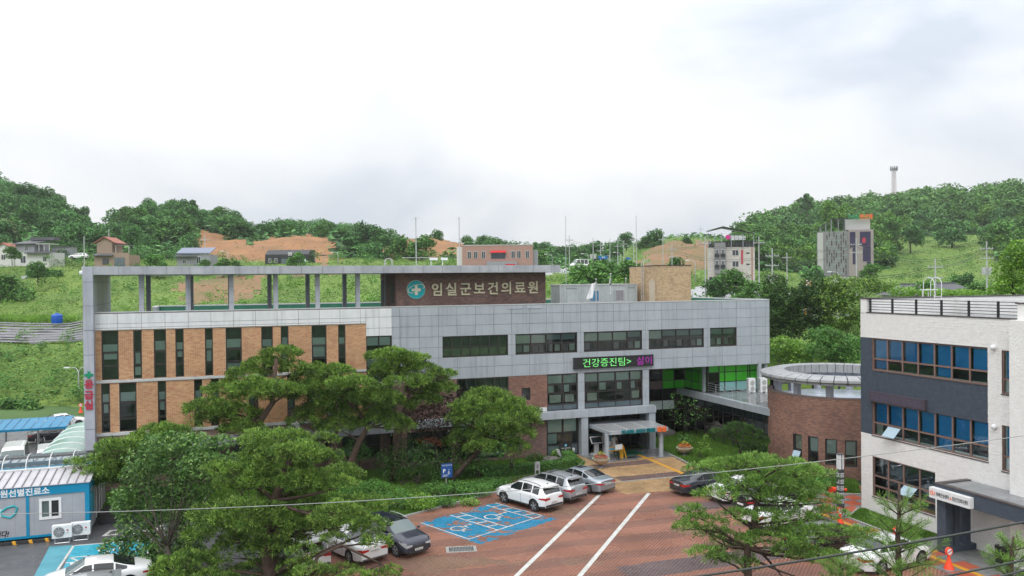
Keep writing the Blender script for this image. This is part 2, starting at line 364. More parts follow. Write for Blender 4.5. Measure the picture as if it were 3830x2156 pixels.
def window(parent, P, a0, a1, b0, b1, mull=(), trans=(), blinds=(), fw=.07, rec=.14, fd=.09, frame='frame_dark', glass='glass', room='room_shade',
           sashes=(), solidp=(), name='window', blind='blind', label=None, mw=None, deep=.55):
    """frame + a pane for each light; blinds hang behind the glass, a dark panel stands in for the unlit room behind"""
    A = [a0, *sorted(mull), a1]; B = [b0, *sorted(trans), b1]; mw = mw or fw*.8; mb = MB(); c1 = -rec+fd; c0 = -rec
    bx(mb, P, a0, a0+fw, b0, b1, c0, c1); bx(mb, P, a1-fw, a1, b0, b1, c0, c1)
    bx(mb, P, a0+fw, a1-fw, b0, b0+fw, c0, c1-.004); bx(mb, P, a0+fw, a1-fw, b1-fw, b1, c0, c1-.004)
    for a in mull: bx(mb, P, a-mw/2, a+mw/2, b0+fw, b1-fw, c0, c1-.008)
    for b in trans: bx(mb, P, a0+fw, a1-fw, b-mw/2, b+mw/2, c0, c1-.012)
    for s in sashes:     # (a0,a1,b0,b1) opening lights with a frame of their own
        s0, s1, t0, t1 = s; q = .045
        bx(mb, P, s0, s0+q, t0, t1, c0+.02, c1+.012); bx(mb, P, s1-q, s1, t0, t1, c0+.02, c1+.012)
        bx(mb, P, s0+q, s1-q, t0, t0+q, c0+.02, c1+.01); bx(mb, P, s0+q, s1-q, t1-q, t1, c0+.02, c1+.01)
    # reveal
    for q in ((a0, a0+.012, b0, b1), (a1-.012, a1, b0, b1), (a0+.012, a1-.012, b0, b0+.012), (a0+.012, a1-.012, b1-.012, b1)):
        bx(mb, P, *q, c1+.001, -.002)
    wn = part(name, mb, frame, parent, label=label)
    rm = MB(); bx(rm, P, a0+.01, a1-.01, b0+.01, b1-.01, -rec-deep, -rec-deep+.02); part('interior_shade', rm, room, wn)
    for i in range(len(A)-1):
        for j in range(len(B)-1):
            pm = MB(); x0 = A[i]+(fw if i == 0 else mw/2); x1 = A[i+1]-(fw if i == len(A)-2 else mw/2)
            y0 = B[j]+(fw if j == 0 else mw/2); y1 = B[j+1]-(fw if j == len(B)-2 else mw/2)
            if x1-x0 < .05 or y1-y0 < .05: continue
            sp = [m_ for (ii, jj, m_) in solidp if (ii in (i, None)) and jj == j]
            bx(pm, P, x0, x1, y0, y1, c0+.03, c0+.042); part('spandrel' if sp else 'pane', pm, sp[0] if sp else glass, wn)
    for q in blinds:
        bm = MB(); bx(bm, P, q[0], q[1], q[2], q[3], c0-.09, c0-.075); part('blind', bm, q[4] if len(q) > 4 else blind, wn)
    return wn

# ------------------------------------------------------------------ the hospital
FY = 64.57; MOD = 1.571; X0 = 12.91
hosp = thing('hospital_building', 'long grey panelled hospital with an orange brick wing and a rooftop frame', 'building', (17, FY, 0))
Pm = plane((0, FY, 0), (1, 0, 0), (0, -1, 0))        # main facade: a = world x, b = height
rng = random.Random(4)
# --- left wing openings measured on the facade
def fx(px, y=1300): return float(onY(px, y, FY)[0])
sl3 = [(380,444),(499,531),(576,622),(656.5,688),(767,797),(844.5,905),(978,1021),(1051,1080),(1166,1222),(1265.5,1293)]
sl2 = [(379.5,412),(446.5,511.5),(591,622.5),(727,758),(790,820),(930,966),(1075,1104),(1149,1180),(1222,1285)]
h3 = [(fx(a, 1330), fx(b, 1330), 8.19, 11.70) for a, b in sl3]; h2 = [(fx(a, 1540), fx(b, 1540), 4.44, 7.94) for a, b in sl2]
LX0, LX1 = -8.98, 10.20
wall(hosp, Pm, LX0, LX1, 3.7, 11.74, h3+h2, 'mortar', .3, label='pale mortar bed of the orange brick wing')
bricks(hosp, Pm, LX0, LX1, 8.17, 11.72, h3, 'brick_orange', seed=1)
bricks(hosp, Pm, LX0, LX1, 4.42, 7.98, h2, 'brick_orange', seed=2)
bricks(hosp, Pm, LX0, LX1, 3.75, 4.20, [], 'brick_brown', seed=3)
mb = MB(); bx(mb, Pm, LX0, LX1, 7.985, 8.16, 0, .10); part('belt_course', mb, 'coping', hosp)
mb = MB(); bx(mb, Pm, LX0, LX1, 4.21, 4.41, 0, .10); part('belt_course', mb, 'coping', hosp)
for k, h in enumerate(h3+h2):
    a0, a1, b0, b1 = h; H_ = b1-b0; up = k < len(h3)
    t1, t2 = b0+H_*(.27 if up else .25), b0+H_*(.56 if up else .60)
    bl = []
    if k not in (1,): bl.append((a0+.06, a1-.06, t2+.05, t2+.05+H_*rng.uniform(.13, .19)))
    r_ = rng.random()
    if r_ < .75: lo = rng.choice([t1+.12, t1+.5, t1+.12]); bl.append((a0+.12, a1-.12, lo, t2-.1))
    if rng.random() < .45: bl.append((a0+.08, a1-.08, b0+.25, t1-.1))
    window(hosp, Pm, a0, a1, b0, b1, trans=(t1, t2), blinds=bl, sashes=[(a0+.07, a1-.07, t1+.04, t2-.04)], fw=.075, rec=.16)
# white fascia of the left wing
acL = [LX0]+[X0-MOD*k for k in range(13, 1, -1)]+[LX1]; acL = sorted(a for a in acL if LX0 <= a <= LX1+.01)
acL = [a for i, a in enumerate(acL) if i == 0 or a-acL[i-1] > .3]
mb = MB(); bx(mb, Pm, LX0, LX1, 11.75, 12.95, -.3, .03); part('fascia_backing', mb, 'joint_brown', hosp)
Pf = plane((0, FY-.03, 0), (1, 0, 0), (0, -1, 0))
panels(hosp, Pf, acL, [11.90, 12.20, 12.92], [], 'panel_white')
panels(hosp, plane((0, FY-.07, 0), (1, 0, 0), (0, -1, 0)), acL, [11.75, 11.90], [], 'panel_white', name='fascia_lip')
# white stair strip
SX0, SX1 = LX1, 12.26
hs_ = [(SX0+.02, SX1-.03, 7.1, 10.74)]
mb = MB()
for r in solid(SX0, SX1, 7.0, 12.95, hs_): bx(mb, Pm, *r, -.3, .03)
part('wall', mb, 'joint_brown', hosp)
panels(hosp, Pf, [SX0, 11.24, SX1], [10.74, 11.36, 12.23, 12.92], [], 'panel_white')
window(hosp, Pm, SX0+.02, SX1-.03, 7.1, 10.74, mull=(11.24,), trans=(8.2, 9.55), blinds=[(SX0+.1, 11.18, 9.98, 10.64), (11.3, SX1-.1, 9.98, 10.64), (SX0+.1, SX1-.1, 8.3, 9.4)])
# --- grey panelled block
GX0, GX1 = 12.26, 47.94
rows = [7.02, 7.94, 8.80, 9.66, 10.52, 11.39, 12.25, 12.97]
W3 = [(16.38, 22.01), (22.66, 28.29), (28.92, 34.54), (35.20, 40.84), (41.49, 44.31)]
hG = [(a, b, 8.80, 10.52) for a, b in W3]
ac = [GX0]+[X0+MOD*k for k in range(0, 23)]+[GX1]
wall(hosp, Pm, GX0, GX1, 7.0, 12.97, hG, 'joint_brown', .35)
panels(hosp, Pm, ac, rows, hG, 'panel_grey')
# coping and the parapets of the flat roof
RY = FY+15.5
mb = MB(); mb.box(LX0, GX1, FY-.06, FY+.34, 12.975, 13.05); part('parapet_coping', mb, 'coping', hosp)
mb = MB(); mb.box(LX0, GX1, FY+.301, FY+.33, 12.2, 12.974); part('parapet_inner_face', mb, 'roof_green', hosp)
mb = MB(); mb.box(-5.9, GX1, RY, RY+.3, 10.5, 12.97).box(GX1-.3, GX1, FY+.352, RY, 3.5, 12.96).box(-6.2, -5.9, FY+12.5, RY, 0, 12.96); part('parapet', mb, 'panel_grey', hosp)
mb = MB(); mb.box(-6.1, GX1+.03, RY-.05, RY+.35, 12.971, 13.06).box(GX1-.34, GX1+.05, FY+.341, RY-.05, 12.962, 13.052).box(-6.24, -5.86, FY+12.5, RY-.05, 12.962, 13.052); part('parapet_coping', mb, 'coping', hosp)
mb = MB(); mb.box(-5.89, GX1-.31, RY-.02, RY-.001, 12.2, 12.95).box(GX1-.32, GX1-.301, FY+.36, RY-.02, 12.2, 12.95); part('parapet_inner_face', mb, 'roof_green', hosp)
mb = MB(); mb.box(LX0, GX1-.3, FY+.36, RY, 12.0, 12.2); part('roof', mb, 'roof_wet', hosp)
mb = MB(); mb.box(LX0, GX1-.4, RY-.3, RY, 0, 11.99).box(LX0+.01, LX0+.3, FY+.4, RY-.3, 0, 11.99); part('rear_wall', mb, 'panel_grey', hosp)
for px in (1926, 1998):      # small scupper plates under the coping
    q = onY(px, 1151, FY)[0]; mb = MB(); bx(mb, Pm, q-.68, q+.68, 12.66, 12.88, .031, .07); part('scupper_plate', mb, 'pylon_grey', hosp)
# --- corner pylon fin and the rooftop frame
mb = MB(); mb.box(-9.58, -8.99, FY-.72, FY+8.4, 3.10, 16.28)
part('pylon', mb, 'joint_brown', hosp)
zs = [3.10, 4.85, 6.6, 8.33, 10.07, 11.8, 13.52, 15.2, 16.3]
for i in range(len(zs)-1):
    mb = MB(); mb.box(-9.61, -8.96, FY-.76, FY-.721, zs[i]+.015, zs[i+1]-.015)
    ys = [FY-.72+k*2.28 for k in range(5)]
    for k in range(4): mb.box(-8.989, -8.95, ys[k]+(.012 if k else .0), ys[k+1]-.012, zs[i]+.015, zs[i+1]-.015)
    part('pylon_panel', mb, 'pylon_grey', hosp)
BX1 = 26.48; FY2 = FY-.76
mb = MB(); mb.box(-8.94, BX1-.03, FY2+.04, FY+8.3, 15.72, 16.27); part('roof_frame_core', mb, 'joint_brown', hosp)
bj = [-8.95]+[float(onY(x, 1010, FY2)[0]) for x in (443.2,534.5,623,711,797,881,965.5,1046.5,1127.5,1206.5,1284,1361,1435.5,1510.5,1582,1654,1724.5,1794,1863.5,1930.5,1996.5,2062.5)]+[BX1]
for i in range(len(bj)-1):
    mb = MB(); mb.box(bj[i]+.012, bj[i+1]-.012, FY2, FY2+.039, 15.70, 16.285).box(bj[i]+.012, bj[i+1]-.012, FY2+.04, FY+8.3, 16.27, 16.29).box(bj[i]+.012, bj[i+1]-.012, FY2+.04, FY+8.3, 15.695, 15.719)
    part('frame_panel', mb, 'beam_grey', hosp)
mb = MB(); mb.box(BX1-.03, BX1, FY2+.04, FY+8.3, 15.70, 16.285); part('frame_panel', mb, 'beam_grey', hosp)
for row, xs in ((0, (529.6, 704, 866, 1032, 1188.8, 1339.4)), (1, (555.6, 716, 862, 1009, 1151.6, 1290))):
    yy = FY+.38 if row == 0 else FY+7.6
    for x in xs:
        X = float(onY(x, 1150, yy)[0]); w_ = .17
        mb = MB(); mb.box(X-w_, X+w_, yy, yy+2*w_, 12.2, 15.694)
        for z in (13.55, 14.75): mb.box(X-w_-.004, X+w_+.004, yy-.004, yy+2*w_+.004, z, z+.02, 1)
        part('frame_column', mb, ['pylon_grey', 'joint_brown'], hosp)
# --- dark brick stair house with the big sign
PX0, PX1, PY = 12.83, 25.82, FY+1.03
Pp = plane((0, PY, 0), (1, 0, 0), (0, -1, 0))
mb = MB(); mb.box(PX0, PX1, PY, FY+8.0, 12.2, 15.69); part('wall', mb, 'mortar_dark', hosp, label='dark brick stair house on the roof')
bricks(hosp, Pp, PX0, PX1, 12.9, 15.68, [], 'brick_brown', seed=5)
Ps = plane((PX0, 0, 0), (0, 1, 0), (-1, 0, 0))
bricks(hosp, Ps, PY+.02, FY+8, 12.3, 15.68, [(PY+4.6, PY+6.8, 12.2, 15.1), (PY+.9, PY+2.2, 13.3, 14.9)], 'brick_brown', seed=6)
box('stair_door_shade', 'room_shade', hosp, PX0-.03, PX0-.001, PY+4.6, PY+6.8, 12.3, 15.1)  # flat dark sheet stands in for the shaded door recess
lv = MB(); lv.box(PX0-.02, PX0-.001, PY+.9, PY+2.2, 13.3, 14.9, 1)
for k in range(14): lv.box(PX0-.07, PX0-.021, PY+.95, PY+2.15, 13.36+k*.108, 13.41+k*.108)
part('louvre', lv, ['frame_dark', 'room_shade'], hosp)
ld = MB(); lx = PX0-.25
for dy in (0, .42): ld.tube([(lx, PY+3.3+dy, 12.3), (lx, PY+3.3+dy, 16.7), (lx+.1, PY+3.3+dy, 16.95), (lx+.35, PY+3.3+dy, 17.0), (lx+.6, PY+3.3+dy, 16.9), (lx+.65, PY+3.3+dy, 16.3)], .025, 6)
for k in range(13): ld.tube([(lx, PY+3.3, 12.6+k*.3), (lx, PY+3.72, 12.6+k*.3)], .015, 5)
part('roof_ladder', ld, 'steel_pale', hosp)
# emblem and letters
ec = onY(1555, 1084, PY); ex, ez = float(ec[0]), float(ec[2]); ey = PY-.02
mb = MB(); mb.tube([(ex, ey, ez), (ex, ey-.12, ez)], .74, 48); part('emblem_disc', mb, 'teal', hosp)
mb = MB(); mb.tube([(ex, ey, ez), (ex, ey-.10, ez)], .765, 48); part('emblem_rim', mb, 'emblem_cream', hosp)
mb = MB(); mb.box(ex-.10, ex+.12, ey-.15, ey-.121, ez-.44, ez+.36).box(ex-.36, ex-.101, ey-.149, ey-.121, ez-.13, ez+.08).box(ex+.121, ex+.38, ey-.149, ey-.121, ez-.13, ez+.10); part('emblem_cross', mb, 'emblem_cream', hosp)
rg = MB(); k = 40; vs = []; fs = []
for i in range(k+1):
    t = radians(-35)+i/k*radians(318); a_, b_ = .70, .30; ti = radians(17)
    for s_ in (1.05, .95):
        xx, zz = a_*s_*cos(t), b_*s_*sin(t)-(.02 if s_ < 1 else -.02)*0
        vs.append((ex+xx*cos(ti)-zz*sin(ti), ey-.165, ez+.08+xx*sin(ti)+zz*cos(ti)))
fs = [(2*i, 2*i+1, 2*i+3, 2*i+2) for i in range(k)]
rg.add(vs, fs); rg.add([(v[0], v[1]+.04, v[2]) for v in vs], fs); part('emblem_orbit', rg, 'emblem_cream', hosp)
HS = '임실군보건의료원'; lx0, lx1 = 15.62, 25.25
for i, ch in enumerate(HS):
    cxx = lx0+(lx1-lx0)*(i+.5)/8
    text('sign_letter', ch, 1.12, 'letter_gold', hosp, (cxx, PY-.02, 13.92+.012*i), (1, 0, 0), (0, 0, 1), .14, .022, 'CENTER')
# --- tan brick block on the roof
TX0, TX1, TY0, TY1, TZ = 36.94, 40.42, FY+1.43, FY+6.9, 16.24
mb = MB(); mb.box(TX0+.001, TX1, TY0+.001, TY1, 12.2, TZ); part('wall', mb, 'mortar_tan', hosp, label='tan brick block on the right of the roof')
bricks(hosp, plane((0, TY0, 0), (1, 0, 0), (0, -1, 0)), TX0, TX1, 12.9, TZ-.02, [], 'brick_tan', L_=.23, Hc=.085, seed=7)
bricks(hosp, plane((TX0, 0, 0), (0, 1, 0), (-1, 0, 0)), TY0+.02, TY1, 12.3, TZ-.02, [(TY0+.5, TY0+1.6, 12.2, 14.9)], 'brick_tan', L_=.23, Hc=.085, seed=8)
box('door_recess', 'mortar_tan', hosp, TX0-.004, TX0-.0005, TY0+.5, TY0+1.6, 12.3, 14.9)
box('block_coping', 'frame_dark', hosp, TX0-.06, TX1+.06, TY0-.06, TY1+.06, TZ, TZ+.07)
ld = MB()
for dy in (0, .42): ld.tube([(TX0-.25, TY0+2.2+dy, 12.3), (TX0-.25, TY0+2.2+dy, TZ+.3), (TX0-.1, TY0+2.2+dy, TZ+.55), (TX0+.15, TY0+2.2+dy, TZ+.6), (TX0+.4, TY0+2.2+dy, TZ+.45), (TX0+.45, TY0+2.2+dy, TZ)], .025, 6)
for k in range(12): ld.tube([(TX0-.25, TY0+2.2, 12.6+k*.3), (TX0-.25, TY0+2.62, 12.6+k*.3)], .015, 5)
part('roof_ladder', ld, 'steel_pale', hosp)

# --- second and first floor of the grey block
FD = 3.9
mb = MB(); bx(mb, Pm, 17.5, 22.0, 3.0, 7.0, -.5, -.48); part('interior_shade', mb, 'room_shade', hosp)
window(hosp, Pm, 17.55, 22.02, 3.9, 7.01, mull=(18.39, 19.16, 19.95, 20.73, 21.36), trans=(4.95, 5.98), blinds=[(20.75, 21.95, 5.15, 5.75), (19.2, 20.7, 4.95, 5.35)], fw=.07, rec=.06, label='curtain window of the second floor beside the brick panel')
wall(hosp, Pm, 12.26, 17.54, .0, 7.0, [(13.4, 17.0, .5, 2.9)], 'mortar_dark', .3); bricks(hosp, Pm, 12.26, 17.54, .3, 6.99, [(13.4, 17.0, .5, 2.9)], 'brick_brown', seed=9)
window(hosp, Pm, 13.4, 17.0, .5, 2.9, mull=(14.6, 15.8), trans=(1.6,), blinds=[(13.5, 14.5, .8, 1.5), (14.7, 15.7, 1.7, 2.2)])
hb = [(23.45, 24.5, 4.75, 5.98) if False else (23.18, 23.95, 4.95, 5.98)]
wall(hosp, Pm, 22.02, 25.48, 3.9, 7.0, hb, 'mortar_dark', .3); bricks(hosp, Pm, 22.02, 25.48, 4.05, 6.99, hb, 'brick_red', seed=10, label='red brown brick field of the second floor')
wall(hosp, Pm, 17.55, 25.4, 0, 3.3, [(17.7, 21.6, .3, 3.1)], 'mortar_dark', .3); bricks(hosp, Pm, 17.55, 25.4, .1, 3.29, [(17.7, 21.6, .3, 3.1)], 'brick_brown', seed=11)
window(hosp, Pm, 17.7, 21.6, .3, 3.1, mull=(18.5, 19.3, 20.1, 20.9), trans=(1.3, 2.2), blinds=[(19.3, 21.5, .5, .9)])
window(hosp, Pm, hb[0][0], hb[0][1], hb[0][2], hb[0][3], label='small single window in the red brown brick')
box('sill_panel', 'panel_white', hosp, 22.6, 25.4, FY-.12, FY-.002, 3.92, 4.25)
def bay(a0, a1, mull, seed, drk=()):
    r = random.Random(seed); bl = []; sa = []; A = [a0, *mull, a1]
    for i in range(len(A)-1):
        p, q = A[i]+.06, A[i+1]-.06; mid = (p+q)/2
        bl.append((p, q, 6.2, 6.95)); sl = i % 2 == 0
        sa.append((p, mid, 5.4, 6.08) if sl else (mid, q, 5.4, 6.08))
        if r.random() < .8: bl.append((p+.1, mid-.05, 5.42, 6.05, 'blind_curtain' if r.random() < .4 else 'blind'))
        if i not in drk: bl.append((p+r.uniform(0, .3), q-r.uniform(0, .3), 4.55, 5.2, 'blind_curtain'))
    window(hosp, Pm, a0, a1, 3.88, 7.0, mull=mull, trans=(4.42, 5.3, 6.15), blinds=bl, sashes=sa, solidp=[(None, 0, 'spandrel')], fw=.09, rec=.12)
bay(25.48, 28.31, (26.95,), 1); bay(28.94, 34.55, (30.28, 31.95, 33.35), 2, drk=(1, 2))
# third-floor ribbon windows
for k, (a, b) in enumerate(W3):
    if k == 0:
        window(hosp, Pm, a, b, 8.82, 10.50, mull=[a+(b-a)*q/7 for q in range(1, 7)], trans=(9.62,), blinds=[(a+.1, b-.1, 8.9, 9.5, 'ward_green')], fw=.07, label='ribbon window with fourteen small greenish lights')
    else:
        n_ = 4 if b-a > 4 else 2; A = [a+(b-a)*q/n_ for q in range(n_+1)]; bl = []; sa = []
        for i in range(n_):
            p, q = A[i]+.05, A[i+1]-.05; mid = (p+q)/2
            bl.append((p, q, 9.72 if (k, i) in ((1, 0), (1, 1), (2, 0), (2, 1), (2, 2), (3, 0)) else 9.95, 10.42, 'blind_reflect_pale' if (k, i) in ((1, 0), (1, 1), (2, 0), (2, 1), (2, 2), (3, 0)) else 'glass_tone'))  # pale sheets behind the upper panes imitate reflected sky
            sa.append((p, mid, 8.95, 9.6) if i % 2 else (mid, q, 8.95, 9.6))
            if rng.random() < .75: bl.append((p+.1, mid-.05, 8.97, 9.56, 'screen_grey'))
            if rng.random() < .6: bl.append((mid+.05, q-.06, 8.97, 9.56, 'blind_reflect_pale'))
        window(hosp, Pm, a, b, 8.82, 10.50, mull=A[1:-1], trans=(9.66,), blinds=bl, sashes=sa, fw=.08)
# belt, columns, first floor
mb = MB(); mb.box(14.0, 35.5, FY-.66, FY-.001, 3.3, 3.87); part('belt_core', mb, 'joint_brown', hosp)
bj = [14.0+MOD*k+.9 for k in range(-1, 14)]; bj[0] = 14.0; bj.append(35.52)
for i in range(len(bj)-1):
    mb = MB(); mb.box(bj[i]+.012, bj[i+1]-.012, FY-.70, FY-.661, 3.285, 3.88).box(bj[i]+.012, bj[i+1]-.012, FY-.66, FY-.003, 3.871, 3.895)
    part('belt_panel', mb, 'panel_grey', hosp)
def column(a0, a1, z0, z1, y0, joints):
    mb = MB(); mb.box(a0+.01, a1-.01, y0+.03, FY+.1, z0, z1); part('column_core', mb, 'joint_brown', hosp)
    J = [z0, *joints, z1]
    for i in range(len(J)-1):
        mb = MB(); mb.box(a0, a1, y0, y0+.029, J[i]+.01, J[i+1]-.01).box(a0-.001, a0+.009, y0+.03, FY-.002, J[i]+.01, J[i+1]-.01).box(a1-.009, a1+.001, y0+.03, FY-.002, J[i]+.01, J[i+1]-.01)
        part('column_panel', mb, 'panel_grey', hosp)
column(28.32, 28.93, 3.9, 7.01, FY-.03, (4.6, 5.4, 6.2)); column(34.56, 35.18, 3.9, 7.01, FY-.03, (4.6, 5.4, 6.2))
column(28.36, 28.98, 0, 3.28, FY-.62, (1.1, 2.2)); column(34.88, 35.48, 0, 3.28, FY-.62, (1.1, 2.2))
window(hosp, Pm, 25.44, 28.34, .05, 3.28, mull=(26.95,), trans=(.95, 1.95), blinds=[(25.6, 26.85, 2.02, 3.2), (27.05, 28.2, 2.02, 3.2), (25.55, 26.4, 1.05, 1.9)], solidp=[(None, 0, 'spandrel')], fw=.09)
# entrance: recessed dark glass lobby
mb = MB(); mb.box(28.98, 34.88, FY+2.6, FY+2.7, 0, 3.3).box(28.98, 34.88, FY, FY+2.6, 3.28, 3.3, 0); part('lobby_back', mb, 'room_shade', hosp)
Pe = plane((0, FY+1.2, 0), (1, 0, 0), (0, -1, 0))
window(hosp, Pe, 29.0, 34.87, .02, 3.25, mull=(30.0, 31.0, 32.0, 33.0, 34.0), trans=(2.15,), glass='glass_dark', deep=1.2, label='dark glass entrance screen behind the canopy')
box('door_band', 'teal_band', hosp, 29.1, 34.2, FY+1.10, FY+1.13, 1.86, 1.96); box('door_band', 'teal_band', hosp, 29.1, 31.3, FY+1.10, FY+1.13, 1.35, 1.45)
for q in (29.55, 30.75):
    mb = MB(); mb.tube([(q, FY+1.12, 2.0), (q, FY+1.09, 2.0)], .22, 24); mb.box(q-.13, q+.13, FY+1.075, FY+1.088, 1.97, 2.03, 1); part('round_sticker', mb, ['teal_band', 'notice_white'], hosp)
# canopy
cn = [(29.40, 60.64), (34.83, 60.64), (35.2, 64.1), (35.2, 65.7), (29.2, 65.7)]
mb = MB(); mb.prism(cn, 2.27, 2.54); cnp = part('canopy', mb, 'panel_grey', hosp)
mb = MB(); mb.prism([(29.5, 60.76), (34.75, 60.76), (35.1, 63.8), (29.35, 63.8)], 2.541, 2.56)
part('canopy_roof_sheet', mb, 'canopy_top', hosp)
for q in (31.2, 33.0): box('canopy_seam', 'coping', hosp, q-.03, q+.03, 60.8, 63.8, 2.561, 2.585)
for x_, y_ in ((29.42, 61.2), (34.46, 61.2)):
    mb = MB(); mb.cyl(x_, y_, 0, 2.27, .2, 20); mb.cyl(x_, y_, 1.25, 1.27, .204, 20, mi=1); mb.cyl(x_, y_, 0, .1, .25, 20); part('canopy_column', mb, ['panel_grey', 'joint_brown'], hosp, smooth=40)
text('canopy_letter', '하나되어, 모두가 행복한', .38, 'teal_letter', hosp, (30.45, 60.60, 2.29), (1, 0, 0), (0, 0, 1), .07, .02, width=3.15)
text('canopy_letter', '임실', .46, 'orange_letter', hosp, (33.75, 60.60, 2.29), (1, 0, 0), (0, 0, 1), .07, .024, width=.85)
# left wing: soffit fascia and dark ground floor behind the pines
mb = MB(); mb.box(-8.94, 12.2, FY-.70, FY-.66, 3.12, 3.70); part('soffit_fascia', mb, 'pylon_grey', hosp)
mb = MB(); mb.box(-8.94, 12.2, FY-.659, FY-.001, 3.3, 3.69).box(-8.94, 12.2, FY, FY+2.0, 3.3, 3.69); part('soffit', mb, 'roof_wet', hosp)
Pg = plane((0, FY+1.0, 0), (1, 0, 0), (0, -1, 0)); hg = [(-8.0+4.1*k, -8.0+4.1*k+3.0, .9, 2.8) for k in range(5)]
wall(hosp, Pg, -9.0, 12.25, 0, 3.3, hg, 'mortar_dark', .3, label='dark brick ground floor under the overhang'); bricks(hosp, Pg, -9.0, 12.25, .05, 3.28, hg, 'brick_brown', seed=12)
for h in hg: window(hosp, Pg, *h, mull=(h[0]+1.0, h[0]+2.0), trans=(1.9,), blinds=[(h[0]+.1, h[0]+.9, 1.2, 1.85)])
# air conditioner on the ledge of the wing
def ac_small(parent_label, loc, group=None, s=1., rz=0, stand=0.):
    t = thing('air_conditioner', parent_label, 'air conditioner', loc, group, rz); z = stand
    part('casing', MB().box(-.43*s, .43*s, -.16*s, .16*s, z, z+.6*s), 'white_paint', t, loc=(0, 0, 0))
    mb = MB(); mb.tube([(-.12*s, -.161*s, z+.3*s), (-.12*s, -.18*s, z+.3*s)], .24*s, 20)
    fan = part('fan_grille', mb, 'grille', t, loc=(0, 0, 0)); mb = MB()
    for k in range(8):
        a = k*pi/4; mb.obox((-.12*s, -.185*s, z+.3*s), (.22*s*cos(a), 0, .22*s*sin(a)), (-.03*s*sin(a), 0, .03*s*cos(a)), (0, -.01, 0))
    mb.tube([(-.12*s, -.18*s, z+.3*s), (-.12*s, -.2*s, z+.3*s)], .05*s, 10); part('fan_blades', mb, 'grille_pale', fan, loc=(0, 0, 0))
    if stand:
        mb = MB()
        for q in (-.32, .32): mb.tube([(q*s, -.15, 0), (q*s, -.15, z)], .018, 5).tube([(q*s, .15, 0), (q*s, .15, z)], .018, 5).tube([(q*s, -.15, .02), (q*s, .15, .02)], .018, 5)
        mb.tube([(-.32*s, -.15, .03), (.32*s, -.15, .03)], .018, 5); part('stand', mb, 'steel', t, loc=(0, 0, 0))
    return t
q = onY(1100, 1600, FY-.35); ac_small('white air conditioner on the ledge below the brick wing behind the pines', (float(q[0]), FY-.35, 3.7))

# --- recess and low wing to the right
WX, BY_, CX_ = 42.05, 70.0, 42.1
Pb = plane((0, BY_, 0), (1, 0, 0), (0, -1, 0))
def curtain(parent, P, A, B, fill, fw=.07, name='curtain_wall', glass='glass_dark'):
    mb = MB()
    for a in A: bx(mb, P, a-fw/2, a+fw/2, B[0], B[-1], -.02, .06)
    for b in B: bx(mb, P, A[0]+fw/2, A[-1]-fw/2, b-fw/2, b+fw/2, -.02, .055)
    o = part(name, mb, 'frame_dark', parent)
    rm = MB(); bx(rm, P, A[0], A[-1], B[0], B[-1], -.8, -.78); part('interior_shade', rm, 'room_shade', o)
    for i in range(len(A)-1):
        for j in range(len(B)-1):
            pm = MB(); bx(pm, P, A[i]+fw/2, A[i+1]-fw/2, B[j]+fw/2, B[j+1]-fw/2, 0, .015); f_ = fill(i, j); part('pane', pm, f_, o)
            if f_ in ('glass', 'glass_dark') and (i*7+j*3) % 4 == 1:
                pm = MB(); bx(pm, P, A[i]+.1, A[i+1]-.1, B[j]+.1, B[j+1]-.1, -.12, -.1); part('blind', pm, 'blind', o)
    return o
curtain(hosp, Pb, [35.2, 36.6, 38.2, 39.6, 40.9, CX_], [0.0, 1.3, 2.4, 3.3, 4.4, 5.2, 6.2, 7.05],
        lambda i, j: 'panel_green' if (i >= 3 and j in (4, 6)) or (i == 3 and j == 5) else ('panel_pinkish' if i < 3 and j == 4 else ('blind' if j == 2 and i > 0 and i < 4 else 'glass_dark')))
Pc = plane((CX_, 0, 0), (0, 1, 0), (-1, 0, 0))
curtain(hosp, Pc, [66.1, 67.4, 68.7, 70.0], [4.45, 5.2, 6.2, 7.05], lambda i, j: 'panel_green')
Pd = plane((0, 66.0, 0), (1, 0, 0), (0, -1, 0))
curtain(hosp, Pd, [CX_, 42.2, 43.35, 43.95, 45.2, 46.5, 46.75, 47.9], [4.45, 5.35, 6.25, 7.05],
        lambda i, j: 'glass_dark' if i == 1 and j < 2 else ('panel_aqua' if j == 0 else 'panel_green'))
mb = MB(); mb.box(46.65, 46.95, FY-.12, FY+.2, 4.4, 7.3); part('downpipe_casing', mb, 'beam_grey', hosp)
mb = MB(); mb.cyl(42.35, 66.6, 4.4, 7.05, .42, 24); mb.cyl(42.35, 66.6, 5.8, 5.82, .425, 24, mi=1); part('round_column', mb, ['panel_grey', 'joint_brown'], hosp, smooth=40)
# terrace slab over the low wing
mb = MB(); mb.prism([(41.2, 70.0), (41.32, 54.9), (42.05, 55.1), (44.5, 58.5), (47.9, 60.5), (47.9, 66.0), (42.1, 66.0), (42.1, 70.0)], 4.1, 4.39); part('terrace_slab', mb, 'roof_wet', hosp)
mb = MB(); mb.prism([(41.14, 70.0), (41.26, 54.82), (42.03, 55.0), (42.0, 55.6), (41.75, 56), (41.6, 70.0)], 3.86, 4.42); part('terrace_edge', mb, 'panel_grey', hosp)
mb = MB(); y0, y1 = 55.6, 66.0
for k in range(9): y = y0+(y1-y0)*k/8; mb.tube([(42.15, y, 4.4), (42.15, y, 5.3)], .03, 6)
for z in (4.65, 4.87, 5.08, 5.3): mb.tube([(42.15, y0, z), (42.15, y1, z)], .02 if z < 5.3 else .03, 6)
part('terrace_railing', mb, 'steel', hosp)
Pw = plane((WX, 0, 0), (0, 1, 0), (-1, 0, 0))
